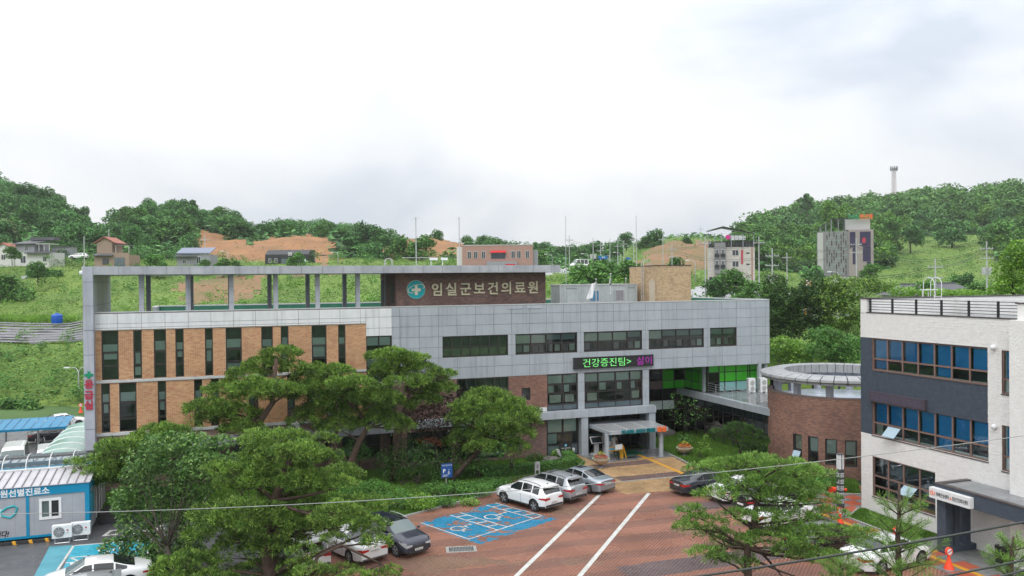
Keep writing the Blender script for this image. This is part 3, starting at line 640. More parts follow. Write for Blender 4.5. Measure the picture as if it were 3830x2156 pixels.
curtain(hosp, Pw, [55.9+1.5*k for k in range(10)], [.0, .7, 1.6, 3.0, 3.85], lambda i, j: 'glass_dark' if j != 3 else 'spandrel_green', glass='glass_dark')
mb = MB(); mb.box(WX+.9, 47.9, 56.5, 70, 0, 4.08).box(35.6, 47.9, 72.3, 72.6, 0, 12).box(WX+1, 47.9, 67.1, 67.3, 4.4, 7.0); part('inner_wall', mb, 'room_shade', hosp)
mb = MB(); mb.box(35.2, 47.9, FY+.36, RY-.4, 6.98, 7.0).box(35.1, 35.19, FY+.1, 72.3, 0, 6.98); part('soffit', mb, 'panel_grey', hosp)
mb = MB(); mb.tube([(WX-.1, 55.65, 0), (WX-.1, 55.65, 3.9)], .06, 8); part('downpipe', mb, 'frame_dark', hosp)

# --- round brick hall
RC = (46.36, 53.39); RR = 5.55
rh = thing('round_hall', 'round red brown brick hall with a grey ring canopy over its roof', 'building', (*RC, 0))
Pr = lambda a, b, c=0.: np.array([RC[0]+(RR+c)*cos(a/RR), RC[1]+(RR+c)*sin(a/RR), b])
A0, A1 = pi*.62, pi*1.72          # the arc that faces the car park
def ang_at(px, y):                # angle on the cylinder under a pixel column
    d = ray(px, y); a2 = d[0]**2+d[1]**2; b2 = -2*(d[0]*RC[0]+d[1]*RC[1]); c2 = RC[0]**2+RC[1]**2-RR**2; t = (-b2-math.sqrt(max(b2*b2-4*a2*c2, 0)))/(2*a2)
    p = d*t; th = math.atan2(p[1]-RC[1], p[0]-RC[0]); return (th+2*pi) % (2*pi), CAMH+p[2]
hr = []
for x0, x1, yt, yb in ((2966, 2999, 1622, 1716), (3022, 3061, 1632, 1735), (3086, 3131, 1641, 1748), (3160, 3206, 1648, 1757)):
    t0, zt = ang_at(x0, yt); t1, _ = ang_at(x1, yt); hr.append((t0*RR, t1*RR, zt-1.95, zt))
step = radians(4)*RR
acs = list(np.arange(A0*RR, A1*RR, step))+[A1*RR]
mb = MB()
for i in range(len(acs)-1):
    for r in solid(acs[i], acs[i+1], 0, 6.0, hr): bx(mb, Pr, *r, -.3, 0)
part('wall', mb, 'mortar_dark', rh); bricks(rh, Pr, A0*RR, A1*RR, .1, 5.95, hr, 'brick_red', seed=20, proud=.014)
for k, h in enumerate(hr):
    window(rh, Pr, *h, trans=(h[2]+.75,), blinds=[(h[0]+.06, h[1]-.06, h[2]+.82, h[3]-.07)], fw=.08, rec=.2)
h = hr[0]; sm = MB(); bx(sm, lambda a, b, c: Pr(a, b, c-.0)+np.array([-1.0, -.5, 0])*max(0, (h[2]+.72-b))*.7*1., h[0]+.08, h[1]-.08, h[2]+.08, h[2]+.7, .0, .03); part('open_sash', sm, 'sash_pale', rh, label='tilted open lower sash')
def ring(r0, r1, z0, z1, n=72, a0=0, a1=2*pi):
    vs = []; 
    for i in range(n+1):
        a = a0+(a1-a0)*i/n
        for r, z in ((r0, z0), (r1, z0), (r1, z1), (r0, z1)): vs.append((RC[0]+r*cos(a), RC[1]+r*sin(a), z))
    fs = [(4*i+j, 4*i+(j+1) % 4, 4*i+4+(j+1) % 4, 4*i+4+j) for i in range(n) for j in range(4)]
    return vs, fs
mb = MB(); mb.add(*ring(RR-.34, RR+.05, 5.97, 6.07)); part('wall_coping', mb, 'mortar_dark', rh); mb = MB(); mb.add(*ring(RR-.30, RR-.02, 6.07, 6.9, a0=-.35, a1=pi*.72)); part('rear_upstand', mb, 'pylon_grey', rh)
mb = MB(); mb.add(*ring(0.01, RR-.34, 5.3, 5.4)); part('roof', mb, 'roof_membrane', rh)
n = 40
for i in range(n):
    a0, a1 = 2*pi*i/n+.006, 2*pi*(i+1)/n-.006
    vs = []; prof = [(4.25, 6.92), (4.25, 7.60), (5.2, 7.64), (6.12, 7.42), (6.16, 7.25), (6.02, 7.12), (6.0, 7.0)]
    for a in (a0, (a0+a1)/2, a1):
        for r, z in prof: vs.append((RC[0]+r*cos(a), RC[1]+r*sin(a), z))
    k = len(prof); fs = [(j*k+q, j*k+(q+1) % k, (j+1)*k+(q+1) % k, (j+1)*k+q) for j in range(2) for q in range(k)]+[tuple(range(k-1, -1, -1)), tuple(2*k+q for q in range(k))]
    part('ring_panel', MB().add(vs, fs), 'panel_ring', rh)
for i in range(12):
    a = 2*pi*(i+.35)/12; x_, y_ = RC[0]+4.95*cos(a), RC[1]+4.95*sin(a)
    mb = MB(); mb.box(x_-.2, x_+.2, y_-.2, y_+.2, 5.4, 7.2); part('ring_post', mb, 'pylon_grey', rh)
# ------------------------------------------------------------------ ground of the compound
mb = MB(); mb.add([(-3000, -3000, -.12), (3000, -3000, -.12), (3000, 3000, -.12), (-3000, 3000, -.12)], [(0, 1, 2, 3)]); struct('ground', mb, 'hill_ground')
def sheet(name, poly, z, mat_, label=None, kind='structure', px=False, parent=None):
    if px: poly = [gxy(x, y, z) for x, y in poly]
    n = len(poly); ar = sum(poly[i][0]*poly[(i+1) % n][1]-poly[(i+1) % n][0]*poly[i][1] for i in range(n))
    if ar < 0: poly = poly[::-1]
    mb = MB(); mb.add([(p[0], p[1], z) for p in poly], [tuple(range(n))]); o = part(name, mb, mat_, parent, label=label)
    if kind: o['kind'] = kind
    return o
sheet('asphalt_yard', [(-60, 5), (3.2, 5), (3.2, 47.2), (2.2, 52.5), (-6.5, 58), (-9.2, FY-1), (-9.2, 80), (-2, 104), (-60, 104)], -.012, 'asphalt')
# brick paved car park: every block is its own small solid
LOT = [(3.3, 20), (3.3, 46.2), (9.6, 51.0), (16.9, 54.6), (20.4, 56.4), (27.2, 54.2), (31.4, 53.2), (37.2, 49.0), (34.2, 41), (34.2, 20)]
sheet('paved_car_park', LOT, -.004, 'lot_bed')
def inside(poly, X, Y):
    r = np.zeros(X.shape, bool); n = len(poly); j = n-1
    for i in range(n):
        xi, yi = poly[i]; xj, yj = poly[j]
        c = ((yi > Y) != (yj > Y)) & (X < (xj-xi)*(Y-yi)/((yj-yi) or 1e-9)+xi); r ^= c; j = i
    return r
def pavers(name, poly, org, ang, w_, l_, z0, h, colfun, mats, keep=None, gap=.012, jit=.0007):
    """running-bond blocks that fill a polygon; colfun(x, y) picks the colour of each block"""
    xs = [p[0] for p in poly]; ys = [p[1] for p in poly]; c, s = cos(ang), sin(ang)
    R_ = max(max(xs)-min(xs), max(ys)-min(ys))*.75; cxm, cym = (max(xs)+min(xs))/2, (max(ys)+min(ys))/2
    na, nb = int(R_*2/l_)+2, int(R_*2/w_)+2
    I, J = np.meshgrid(np.arange(-na//2, na//2), np.arange(-nb//2, nb//2), indexing='ij')
    a = (I+.5*(J % 2))*l_; b = J*w_; X = cxm+(a+l_/2)*c-(b+w_/2)*s; Y = cym+(a+l_/2)*s+(b+w_/2)*c
    k = inside(poly, X, Y)
    if keep is not None: k &= keep(X, Y)
    a, b, X, Y = a[k], b[k], X[k], Y[k]; n = len(a)
    if not n: return None
    rs = np.random.RandomState(3); zt = z0+h+rs.uniform(-jit, jit, n); V = np.zeros((n, 8, 3)); g = gap/2
    for q, (da, db) in enumerate(((g, g), (l_-g, g), (l_-g, w_-g), (g, w_-g))):
        aa, bb = a+da, b+db
        V[:, q, 0] = V[:, q+4, 0] = cxm+aa*c-bb*s; V[:, q, 1] = V[:, q+4, 1] = cym+aa*s+bb*c; V[:, q, 2] = z0; V[:, q+4, 2] = zt
    F = np.array([(4,5,6,7),(0,1,5,4),(1,2,6,5),(2,3,7,6),(3,0,4,7)]); F = (np.arange(n)[:, None, None]*8+F[None]).reshape(-1, 4)
    me = npmesh(name, V.reshape(-1, 3), F, mats[0])
    for m in mats[1:]: me.materials.append(M[m])
    me.polygons.foreach_set('material_index', np.repeat(colfun(X, Y), 5).astype(np.int32)); me.update()
    o = link(name, me); o['kind'] = 'stuff'; return o
ramp_mat('paver_red', [(0.279, 0.124, 0.083), (0.316, 0.142, 0.094), (0.298, 0.131, 0.088)], .5, .5, nscale=.22, namt=.22, wet=.8); ramp_mat('paver_red_dark', [(0.209, 0.1, 0.073), (0.237, 0.112, 0.08), (0.223, 0.105, 0.077)], .5, .5, nscale=.22, namt=.22, wet=.8); ramp_mat('paver_silt', [(.21, .12, .08), (.235, .135, .092)], .4, .5, nscale=.3, namt=.15, wet=.85)
ramp_mat('paver_dark', [(.11, .075, .075), (.145, .10, .10), (.12, .085, .088)], .5, .5, nscale=.16, namt=.2, wet=.75)
ramp_mat('paver_tan', [(.36, .22, .10), (.46, .30, .15), (.40, .25, .12), (.33, .20, .09)], .55, .5, nscale=.35, namt=.3, wet=.6)
ramp_mat('paver_brown', [(.13, .08, .07), (.16, .10, .085), (.14, .085, .075)], .5, .5, nscale=.3, namt=.15, wet=.6)
ramp_mat('paver_blue', [(0.007, 0.187, 0.342), (0.009, 0.221, 0.396), (0.007, 0.2, 0.369)], .45, .5, nscale=1.2, namt=.18, wet=.5)
ANG = math.atan2(12.2, 9.8)   # direction of the lane lines
_c, _s = cos(ANG), sin(ANG)
def perp(X, Y): return -X*_s+Y*_c
def along(X, Y): return X*_c+Y*_s
bayW = [gxy(*p) for p in ((1567, 1958), (1852, 1880), (2081, 1942), (1797, 2037))]
rn = np.random.RandomState(8); wx = rn.uniform(-1, 1, (6, 4))
def wear(X, Y):      # low-frequency wear of the painted bay
    r = 0
    for a_, b_, c_, d_ in wx: r = r+np.sin(X*(2+2.5*a_)+Y*(1.5+2*b_)+c_*9)*np.cos(Y*(2.2+2*d_)-X*1.3*a_)
    return r
def lotcol(X, Y):
    al = along(X, Y); wob = 0
    m = np.zeros(X.shape, int)
    m[((Y+.05*X+.12*np.sin(X*.6)) % 2.6)/2.6 > .55] = 3
    m[wear(X*.30, Y*.30)+rn.uniform(-.35, .35, X.shape) > 1.75] = 4
    m[(Y > 36.55) & (Y < 38.5) & (X > 18.9)] = 1; m[(Y > 46.0) & (Y < 47.5) & (X > 27.2)] = 1
    ib = inside(bayW, X, Y); keepb = rn.uniform(0, 1, X.shape) < np.clip(1.05-np.clip(wear(X, Y)-.15, 0, 9)*.7, .35, 1)
    # paint is worn most along the kerb side
    d0 = (X-bayW[0][0])*(bayW[1][1]-bayW[0][1])-(Y-bayW[0][1])*(bayW[1][0]-bayW[0][0]); ln = math.hypot(bayW[1][0]-bayW[0][0], bayW[1][1]-bayW[0][1]); d0 = d0/ln
    keepb &= rn.uniform(0, 1, X.shape) < np.clip(.45+d0*.9+.2*np.sin(X*2.1), 0, 1)
    m[ib & keepb] = 2
    return m
TAN = [gxy(*p) for p in ((2331.8, 1849.4), (2634, 1827), (2700, 1800), (2560, 1733), (2499, 1700), (2390, 1708), (2240, 1737), (2163, 1692), (2110, 1700), (2150, 1745), (2185, 1768))]
POR = [gxy(*p) for p in ((2165, 1698), (2238, 1735), (2500, 1709), (2440, 1676))]; POR = [(28.2, 64.5), (28.4, 60.7), (35.6, 60.7), (37.2, 62.0), (37.2, 64.5)]
def nottan(X, Y): return ~inside(TAN, X, Y) & ~inside(POR, X, Y)
pavers('paving_block', LOT, (0, 0), -.04, .125, .25, -.004, .012, lotcol, ['paver_red', 'paver_dark', 'paver_blue', 'paver_red_dark', 'paver_silt'], keep=lambda X, Y: nottan(X, Y) & (Y > 30))
sheet('entrance_apron', TAN, -.002, 'lot_bed')
s1 = [gxy(*p) for p in ((2201, 1741), (2267, 1750), (2453, 1734), (2422, 1721))]; s2 = [gxy(*p) for p in ((2295, 1786), (2332, 1804), (2613, 1773), (2572, 1760))]
pavers('apron_block', TAN, (0, 0), 0, .15, .3, -.002, .014, lambda X, Y: (inside(s1, X, Y) | inside(s2, X, Y)).astype(int), ['paver_tan', 'paver_brown'])
mb = MB(); mb.prism(POR, 0, .05)
struct('portico_floor', mb, 'granite')
def strip(name, pts, w_, z, mat_, kind='structure', parent=None):
    vs = []; pts = [np.array(p[:2]) for p in pts]
    for i, p in enumerate(pts):
        t = pts[min(i+1, len(pts)-1)]-pts[max(i-1, 0)]; t = t/np.linalg.norm(t); nn = np.array([-t[1], t[0]])
        vs += [(*(p-nn*w_/2), z), (*(p+nn*w_/2), z)]
    mb = MB(); mb.add(vs, [(2*i, 2*i+2, 2*i+3, 2*i+1) for i in range(len(pts)-1)]); return part(name, mb, mat_, parent, kind=kind)
# lane lines, tactile strip
strip('lane_line', [gxy(2247, 1847), gxy(1925, 2162), gxy(1700, 2390)], .26, .013, 'line_white'); strip('lane_line', [gxy(2427, 1846), gxy(2163, 2162), gxy(1980, 2390)], .26, .013, 'line_white')
strip('tactile_strip', [gxy(2358, 1690, .05), gxy(2420, 1715, .05)], .36, .055, 'paint_yellow'); strip('tactile_strip', [gxy(2424, 1717), gxy(2562, 1776)], .36, .017, 'paint_yellow')
strip('tactile_strip', [gxy(2388, 1717.5, .05), gxy(2447, 1712.5, .05)], .32, .059, 'paint_yellow')
box('entrance_mat', 'roof_green', None, 31.0, 33.6, FY-2.2, FY-.4, .05, .065); bpy.data.objects['entrance_mat']['kind'] = 'structure'
box('entrance_mat', 'black', None, 31.4, 32.3, FY-3.2, FY-2.7, .05, .062)['kind'] = 'structure'
# accessible bays
mat('paint_worn', (.55, .56, .56), .55, (.30, .27, .25), 2.2, detail=9)
def bay_pt(s, t):
    a, b, c, d = [np.array(p) for p in bayW]; return (a*(1-s)+b*s)*(1-t)+(d*(1-s)+c*s)*t
def bline(s0, t0, s1, t1, w_=.11, z=.0135): strip('bay_line', [bay_pt(s0, t0), bay_pt(s1, t1)], w_, z, 'paint_worn')
bline(.02, 0, .02, .80); bline(.01, .80, .985, .80, z=.0139)
for s_ in (.375, .50, .86, .985): bline(s_, .02, s_, .79, z=.0137)
for a_, b_ in ((.375, .50), (.86, .985)):
    for k in range(4): bline(a_+.012, .12+k*.17, b_-.012, .12+k*.17+.04, .13, z=.0141)
def wheelchair(org, u, v, z, s, mat_, name='access_symbol'):
    u = np.array(u); v = np.array(v); P = lambda a, b: np.array(org)+u*a*s+v*b*s
    arc = [P(.38*cos(t)-.05, .38*sin(t)-.3) for t in np.linspace(radians(100), radians(385), 18)]
    strip(name, arc, .09*s, z, mat_); strip(name, [P(-.12, .5), P(-.1, .0), P(.3, -.02), P(.5, -.42), P(.66, -.36)], .10*s, z+.0003, mat_); strip(name, [P(-.1, .25), P(.25, .22)], .08*s, z+.0006, mat_)
    hd = [P(-.12+.11*cos(t), .68+.11*sin(t)) for t in np.linspace(0, 2*pi, 12)[:-1]]; sheet(name, [tuple(p) for p in hd], z+.0009, mat_)
du = np.array(bayW[1])-np.array(bayW[0]); du /= np.linalg.norm(du); dv = np.array(bayW[0])-np.array(bayW[3]); dv /= np.linalg.norm(dv)
wheelchair(bay_pt(.68, .42), -dv, du, .0145, 1.25, 'paint_worn'); wheelchair(bay_pt(.2, .46), -dv, du, .0145, 1.1, 'paint_worn')
# left bays on the asphalt
mat('paint_cyan', (.02, .30, .42), .4, (.04, .38, .50), 1.2, bump=.2, bscale=50, wet=.4, detail=6); mat('paint_cyan_thin', (.06, .26, .33), .45, (.10, .34, .42), 1., detail=6, wet=.4)
sheet('bay_paint', [(185, 2045), (274, 2040), (205, 2156), (150, 2230), (60, 2230), (127, 2156)], -.008, 'paint_cyan_thin', px=True)
sheet('bay_paint', [(276, 2041), (563, 2018), (530, 2156), (520, 2230), (160, 2230), (222, 2156)], -.008, 'paint_cyan', px=True)
for a_, b_ in (((276, 2041), (150, 2230)), ((276, 2041), (563, 2018)), ((262, 2086), (540, 2060)), ((244, 2106), (520, 2085)), ((262, 2086), (300, 2102)), ((330, 2078), (360, 2097)), ((395, 2072), (430, 2090)), ((460, 2066), (500, 2084)), ((563, 2018), (530, 2180))):
    strip('bay_line', [gxy(*a_), gxy(*b_)], .13, -.004, 'line_white')
p_ = gxy(427, 2052); wheelchair(p_, (.12, -1, ), (1, .1), -.0035, 1.15, 'line_white')
text('road_lettering', '미차', 1.9, 'line_white', None, (*gxy(362, 2012), -.006), (1, -.05, 0), (.25, .95, 0), .002, .03)['kind'] = 'structure'
# kerbs and planting beds
def kerb(pts, name='kerb', h=.12, w_=.16, mat_='kerb', z0=-.01):
    pts = [np.array(p[:2]) for p in pts]
    for i in range(len(pts)-1):
        d = pts[i+1]-pts[i]; l = np.linalg.norm(d); d /= l; nn = np.array([-d[1], d[0]]); k = max(1, round(l/1.0))
        if k > 14: k = 14
        for j in range(k):
            a = pts[i]+d*(l*j/k+.006); mb = MB(); mb.obox((*(a-nn*w_/2), z0), (*(d*(l/k-.012)), 0), (*(nn*w_), 0), (0, 0, h-z0)); part(name, mb, mat_, None, kind='structure')
BED = [(3.4, 46.3), (9.6, 51.1), (16.9, 54.7), (20.3, 56.5), (19.6, 57.6), (26.3, 59.4), (27.6, 61.5), (27.9, FY+.6), (-9, FY+.6), (-9.3, 62), (-4.8, 57), (2.2, 52.6)]
mb = MB(); mb.prism(BED, -.1, .05); struct('planting_bed', mb, 'grass_base')
kerb([(3.4, 46.2), (9.6, 51.0), (16.9, 54.6), (20.3, 56.4)], h=.1); kerb([(19.5, 58.3), (26.4, 60.2), (27.7, 62)], h=.1)
mat('path_brown', (.14, .085, .06), .5, (.20, .12, .08), 1.2, wet=.5)
sheet('brick_path', [(17.2, 55.2), (20.3, 56.65), (27.0, 57.6), (27.0, 59.9), (18, 57.9), (8, 54.6), (8.6, 53.2)], .056, 'path_brown')
# lawn right of the portico
LAWN = [gxy(*p) for p in ((2444, 1672), (2502, 1697), (2565, 1728), (2705, 1796), (3000, 1830), (3222, 1850))]+[(43.5, 48.5), (42, 56), (42, 69.9), (36.0, 69.9), (36.2, 64.6)]
mb = MB(); mb.prism(LAWN, -.1, .045); struct('lawn', mb, 'grass_base')
kerb([gxy(2502, 1700), gxy(2565, 1731), gxy(2705, 1799)], h=.09); kerb([gxy(2705, 1799), gxy(2900, 1835), gxy(3130, 1855), gxy(3222, 1852)], h=.1)
# footway beside the white centre: checkered slabs
mat('slab_red', (.42, .10, .05), .45, (.34, .085, .05), 2., wet=.6); mat('slab_grey', (.16, .165, .165), .45, (.22, .225, .22), 2., wet=.6)
WALK = [(34.2, 20), (34.2, 40.6), (37.0, 48.2), (42.9, 47.9), (42.9, 42.7), (38.6, 42.5), (38.6, 36.4), (40.6, 36.4), (40.6, 20)]
sheet('footway', WALK, .010, 'slab_grey')
i0 = 0
for i in range(9):
    for j in range(30):
        x, y = 34.3+i*1.05, 20.2+j*1.05
        if inside(WALK, np.array([x, x+1.02]), np.array([y, y+1.02])).all() and (x < 38.4 or y > 42.7 or y < 36) and not (35.6 < x < 38.5 and 36.4 < y < 42.0):
            red = (i+j) % 2 == 0 and not (x > 36.2 and y < 36.2)
            o = box('paving_slab', 'slab_red' if red else 'slab_grey', None, x+.01, x+1.04, y+.01, y+1.04, .011, .03); o['kind'] = 'structure'
GL = [(36.4, 36.5), (36.4, 41.2), (38.4, 42.5), (38.66, 42.5), (38.66, 36.5)]
mb = MB(); mb.prism(GL, -.1, .06); struct('lawn_strip', mb, 'grass_base'); kerb([(36.3, 36.5), (36.3, 41.2), (38.4, 42.6)], h=.1)
strip('tactile_strip', [(35.4, 20), (35.4, 34.4), (37.4, 34.6)], .34, .034, 'paint_yellow'); strip('tactile_strip', [(35.4, 34.6), (35.4, 44.5)], .34, .0345, 'paint_yellow')

# ------------------------------------------------------------------ the white centre on the right
RX, RY0 = 38.67, 42.62
ctr = thing('white_centre_building', 'white three storey centre with a dark blue band and blue blinds', 'building', (RX+4, RY0-8, 0))
Q = plane((RX, RY0, 0), (0, -1, 0), (-1, 0, 0))      # a runs from the far corner towards the camera
def qa(px): return float(RY0-onX(px, 1400, RX)[1])
EA = 16.5
mat('stone_white', (.76, .745, .73), .8, (.82, .81, .79), 3., bump=.5, bscale=9); mat('stone_dark', (.045, .06, .085), .7, (.06, .08, .11), 3., bump=.5, bscale=9)
mat('trim_dark', (.07, .06, .06), .5)
wz = {'cap': 13.73, 'rail': 12.79, 'w3t': 11.13, 'w3b': 9.12, 'w2t': 7.12, 'w2b': 4.98, 'w1t': 3.62, 'w1b': 1.08}
a3 = (qa(3262), qa(3694)); a2 = (qa(3262), qa(3697)); a1_ = (qa(3262), qa(3497)); an = (qa(3747), qa(3803))
HQ = [(a3[0], a3[1], wz['w3b'], wz['w3t']), (a2[0], a2[1], wz['w2b'], wz['w2t']), (a1_[0], a1_[1], wz['w1b'], wz['w1t']), (an[0], an[1], wz['w3b']-.35, wz['w3t']-.05), (an[0], an[1], wz['w2b']-.3, wz['w2t']-.0)]
print('centre a', a3, a2, a1_, an)
dk = (0, a3[1]+.02, 4.98, 11.16)
cols_ = [r for r in solid(0, EA, 0.02, 12.73, HQ+[dk])]
mb = MB(); [bx(mb, Q, *r, -.35, 0) for r in cols_]; part('wall', mb, 'stone_white', ctr)
mb = MB(); [bx(mb, Q, *r, -.35, .004) for r in solid(*dk, HQ)]; part('band_wall', mb, 'stone_dark', ctr, label='dark blue clad band of the wall')
def ledges(P, a0, a1, b0, b1, holes, mat_, nm, seed, lo=.5, hi=1.1, Hc=.15, pr=.012):
    rr = random.Random(seed); mb = MB(); z = b0
    while z < b1-.03:
        zt = min(z+Hc-.012, b1); zm = (z+zt)/2; iv = [(a0, a1)]
        for h in holes:
            if h[2]-.02 < zm < h[3]+.02: iv = [q for l, r in iv for q in ((l, min(r, h[0])), (max(l, h[1]), r)) if q[1]-q[0] > .04]
        for l, r in iv:
            a = l
            while a < r-.03:
                e = min(a+rr.uniform(lo, hi), r); bx(mb, P, a, e-.008, z, zt, 0, pr+rr.uniform(0, .012), back=False); a = e
        z += Hc
    return part(nm, mb, mat_, ctr, kind='stuff')
ledges(Q, 0, EA, .06, 12.70, HQ+[dk], 'stone_white', 'stone_strip', 1); ledges(lambda a, b, c=0.: Q(a, b, c+.004), 0, dk[1], 5.0, 11.13, HQ, 'stone_dark', 'stone_strip', 2)
bl_ = [(.014, .25, .54), (.02, .31, .62)]
mat('blind_blue', bl_[0], .6, bl_[1], 1.); mat('blind_blue_dark', (.012, .12, .28), .7)
def bwin(h, n, tb, ops=(), blind=True, seed=0, glass='glass', trans2=None):
    r = random.Random(seed); a0, a1, b0, b1 = h; A = [a0+(a1-a0)*q/n for q in range(n+1)]; t = b0+tb; bl = []
    wn = window(ctr, Q, a0, a1, b0, b1, mull=A[1:-1], trans=(t,) if not trans2 else (trans2, t), frame='frame_brown', fw=.075, rec=.16, glass='glass_blue', blinds=[], mw=.10, deep=.7)
    if blind:
        for i in range(n):
            p, q = A[i]+.1, A[i+1]-.08; flat = r.random() < .35 or i == 4
            if flat: mb = MB(); bx(mb, Q, p, q, t+.03, b1-.08, -.26, -.25); part('blind', mb, 'blind_blue', wn)
            else:
                k = 9; zz = np.linspace(t+.03, b1-.08, k+1)
                for j in range(k): mb = MB(); bx(mb, Q, p, q, zz[j]+.016, zz[j+1], -.26, -.25); part('blind_slat', mb, 'blind_blue', wn)
                mb = MB(); bx(mb, Q, p, q, t+.03, b1-.08, -.29, -.28); part('blind', mb, 'blind_blue_dark', wn)
            if i in ops: mb = MB(); bx(mb, Q, p, q, b0+.12, t-.05, -.26, -.25); part('blind', mb, 'blind_blue', wn)
    mb = MB(); bx(mb, Q, a0-.03, a1+.03, b0-.06, b0-.002, -.14, .05); part('sill', mb, 'trim_dark', wn)
    return wn
glass_mat('glass_blue', (.88, .95, .99), 1.35)
bwin(HQ[0], 7, .72, ops=(0, 4), seed=3); bwin(HQ[1], 7, .80, ops=(4,), seed=9); bwin(HQ[2], 4, 1.32, blind=False, trans2=wz['w1b']+.68)
for k in (3, 4): bwin(HQ[k], 1, .78, seed=5+k)
for h_, i, n, zz in ((HQ[1], 1, 7, (wz['w2b']+.1, wz['w2b']+.74)), (HQ[2], 2, 4, (wz['w1b']+.72, wz['w1b']+1.28))):
    a0 = h_[0]+(h_[1]-h_[0])*i/n+.12; a1 = h_[0]+(h_[1]-h_[0])*(i+1)/n-.1; mb = MB()
    mb.obox(Q(a0, zz[1], .0), Q(a1, zz[1], 0)-Q(a0, zz[1], 0), Q(a0, zz[0]+.12, .52)-Q(a0, zz[1], 0), np.array([-.02, 0, -.03])); part('open_sash', mb, 'sash_pale', ctr, label='top hung sash tilted open')
# roof, parapets, railing
mb = MB(); mb.box(RX+.02, RX+16, RY0-EA, RY0-.35, 12.3, 12.5); part('roof', mb, 'roof_wet', ctr)
mb = MB(); mb.box(RX, RX+16, RY0-.35, RY0, .0, 13.62).box(RX+7.6, RX+7.9, RY0-EA, RY0-.351, 12.5, 13.55)
mat('white_render', (.66, .66, .65), .7, (.74, .74, .73), 2.)
part('parapet', mb, 'white_render', ctr)
mb = MB(); bx(mb, Q, .0, .52, 12.73, 13.62, -.35, .002); part('parapet', mb, 'stone_white', ctr)
mb = MB(); bx(mb, Q, -.05, .62, 13.621, 13.70, -.4, .05); mb.box(RX+.35, RX+16, RY0-.4, RY0+.05, 13.621, 13.69); part('parapet_cap', mb, 'trim_dark', ctr)
mb = MB(); bx(mb, Q, .5, an[1]+.02, 12.73, 12.79, -.38, .05); part('parapet_cap', mb, 'trim_dark', ctr)
p5 = [qa(x) for x in (3249.9, 3332, 3420.7, 3515.1, 3617.2, 3726.8)]; print('posts', p5)
rl = thing('roof_railing', 'black post and rail balustrade along the white roof edge', 'railing', (RX+.15, RY0-6, 12.79))
for a in p5: mb = MB(); bx(mb, Q, a-.05, a+.05, 12.79, 13.66, -.2, -.1); part('post', mb, 'black', rl)
for z in (12.95, 13.12, 13.29, 13.45, 13.62): mb = MB(); bx(mb, Q, p5[0]-.2, an[1], z-.018, z+.018, -.17, -.13); part('rail', mb, 'black', rl)
mb = MB(); bx(mb, Q, an[1]+.05, EA, 12.73, 13.55, -.35, .0); part('wall', mb, 'stone_white', ctr); mb = MB(); bx(mb, Q, an[1]-.05, EA, 13.551, 13.62, -.4, .05); part('parapet_cap', mb, 'trim_dark', ctr)
mb = MB(); bx(mb, Q, an[1]+.02, EA, .02, 12.73, .02, .55); part('wall_return', mb, 'stone_white', ctr)
# ladder hoops of the roof
ld = thing('roof_ladder', 'tall white hooped ladder rising above the flat roof edge of the white centre', 'ladder', (RX+3.2, RY0-.5, 12.5))
mb = MB(); lx = float(onY(3483, 1100, RY0-.5)[0]); dx = .62
for q in (0, dx): mb.tube([(lx+q, RY0-.75, 12.5), (lx+q, RY0-.75, 14.55)]+[(lx+q, RY0-.75+.45-.45*cos(t), 14.55+.42*sin(t)) for t in np.linspace(.3, pi-.2, 7)]+[(lx+q, RY0+.15, 13.3)], .021, 6)
part('side_rail', mb, 'white_paint', ld); mb = MB()
for k in range(4): mb.tube([(lx, RY0-.75, 12.8+k*.3), (lx+dx, RY0-.75, 12.8+k*.3)], .018, 5)
part('rung', mb, 'white_paint', ld)
hx = float(onY(3441, 1095, RY0+.2)[0]); fr = MB()
for q in (0, .55, .75, 1.25): fr.tube([(hx-.2+q*.9, RY0-.2, 13.69), (hx-.2+q*.9, RY0-.2, 14.12)], .03, 4)
fr.box(hx-.24, hx+.98, RY0-.35, RY0-.05, 14.12, 14.17); tag(link('roof_bracket', fr.mesh('roof_bracket', 'white_paint')), 'small white metal frame standing on the roof edge beside the hooped ladder', 'bracket')
# dome cameras
for zc, pxx, lab in ((11.18, 3722, 'white dome camera high on the white wall beside the top window'), (6.95, 3724, 'white dome camera on the white wall between the second floor windows')):
    a = qa(pxx); p = Q(a, zc, .14); mb = MB(); mb.lathe((p[0], p[1], zc-.12), [(.02, 0), (.10, .03), (.14, .1), (.14, .18), (.09, .26), (.02, .28)], 16)
    o = link('dome_camera', mb.mesh('dome_camera', 'white_paint', True)); tag(o, lab, 'camera'); mb = MB(); bx(mb, Q, a-.05, a+.05, zc-.03, zc+.1, 0, .05); part('bracket', mb, 'white_paint', o)
# sign board between second-floor windows
mb = MB(); bx(mb, Q, a2[0]-.05, a2[0]+4.35, 7.16, 7.78, .02, .22)
mat('board_dim', (.055, .045, .06), .6, (.07, .055, .075), 3.)
lb = link('led_board', mb.mesh('led_board', 'board_dim')); tag(lb, 'long unlit message board above the second floor windows of the white centre', 'sign board')
mat('board_text', (.085, .07, .12), .6); text('lettering', '괴로우신가요? 말하세요', .46, 'board_text', lb, Q(a2[0]+.1, 7.28, .221), (0, -1, 0), (0, 0, 1), .004, .008, width=4.0)
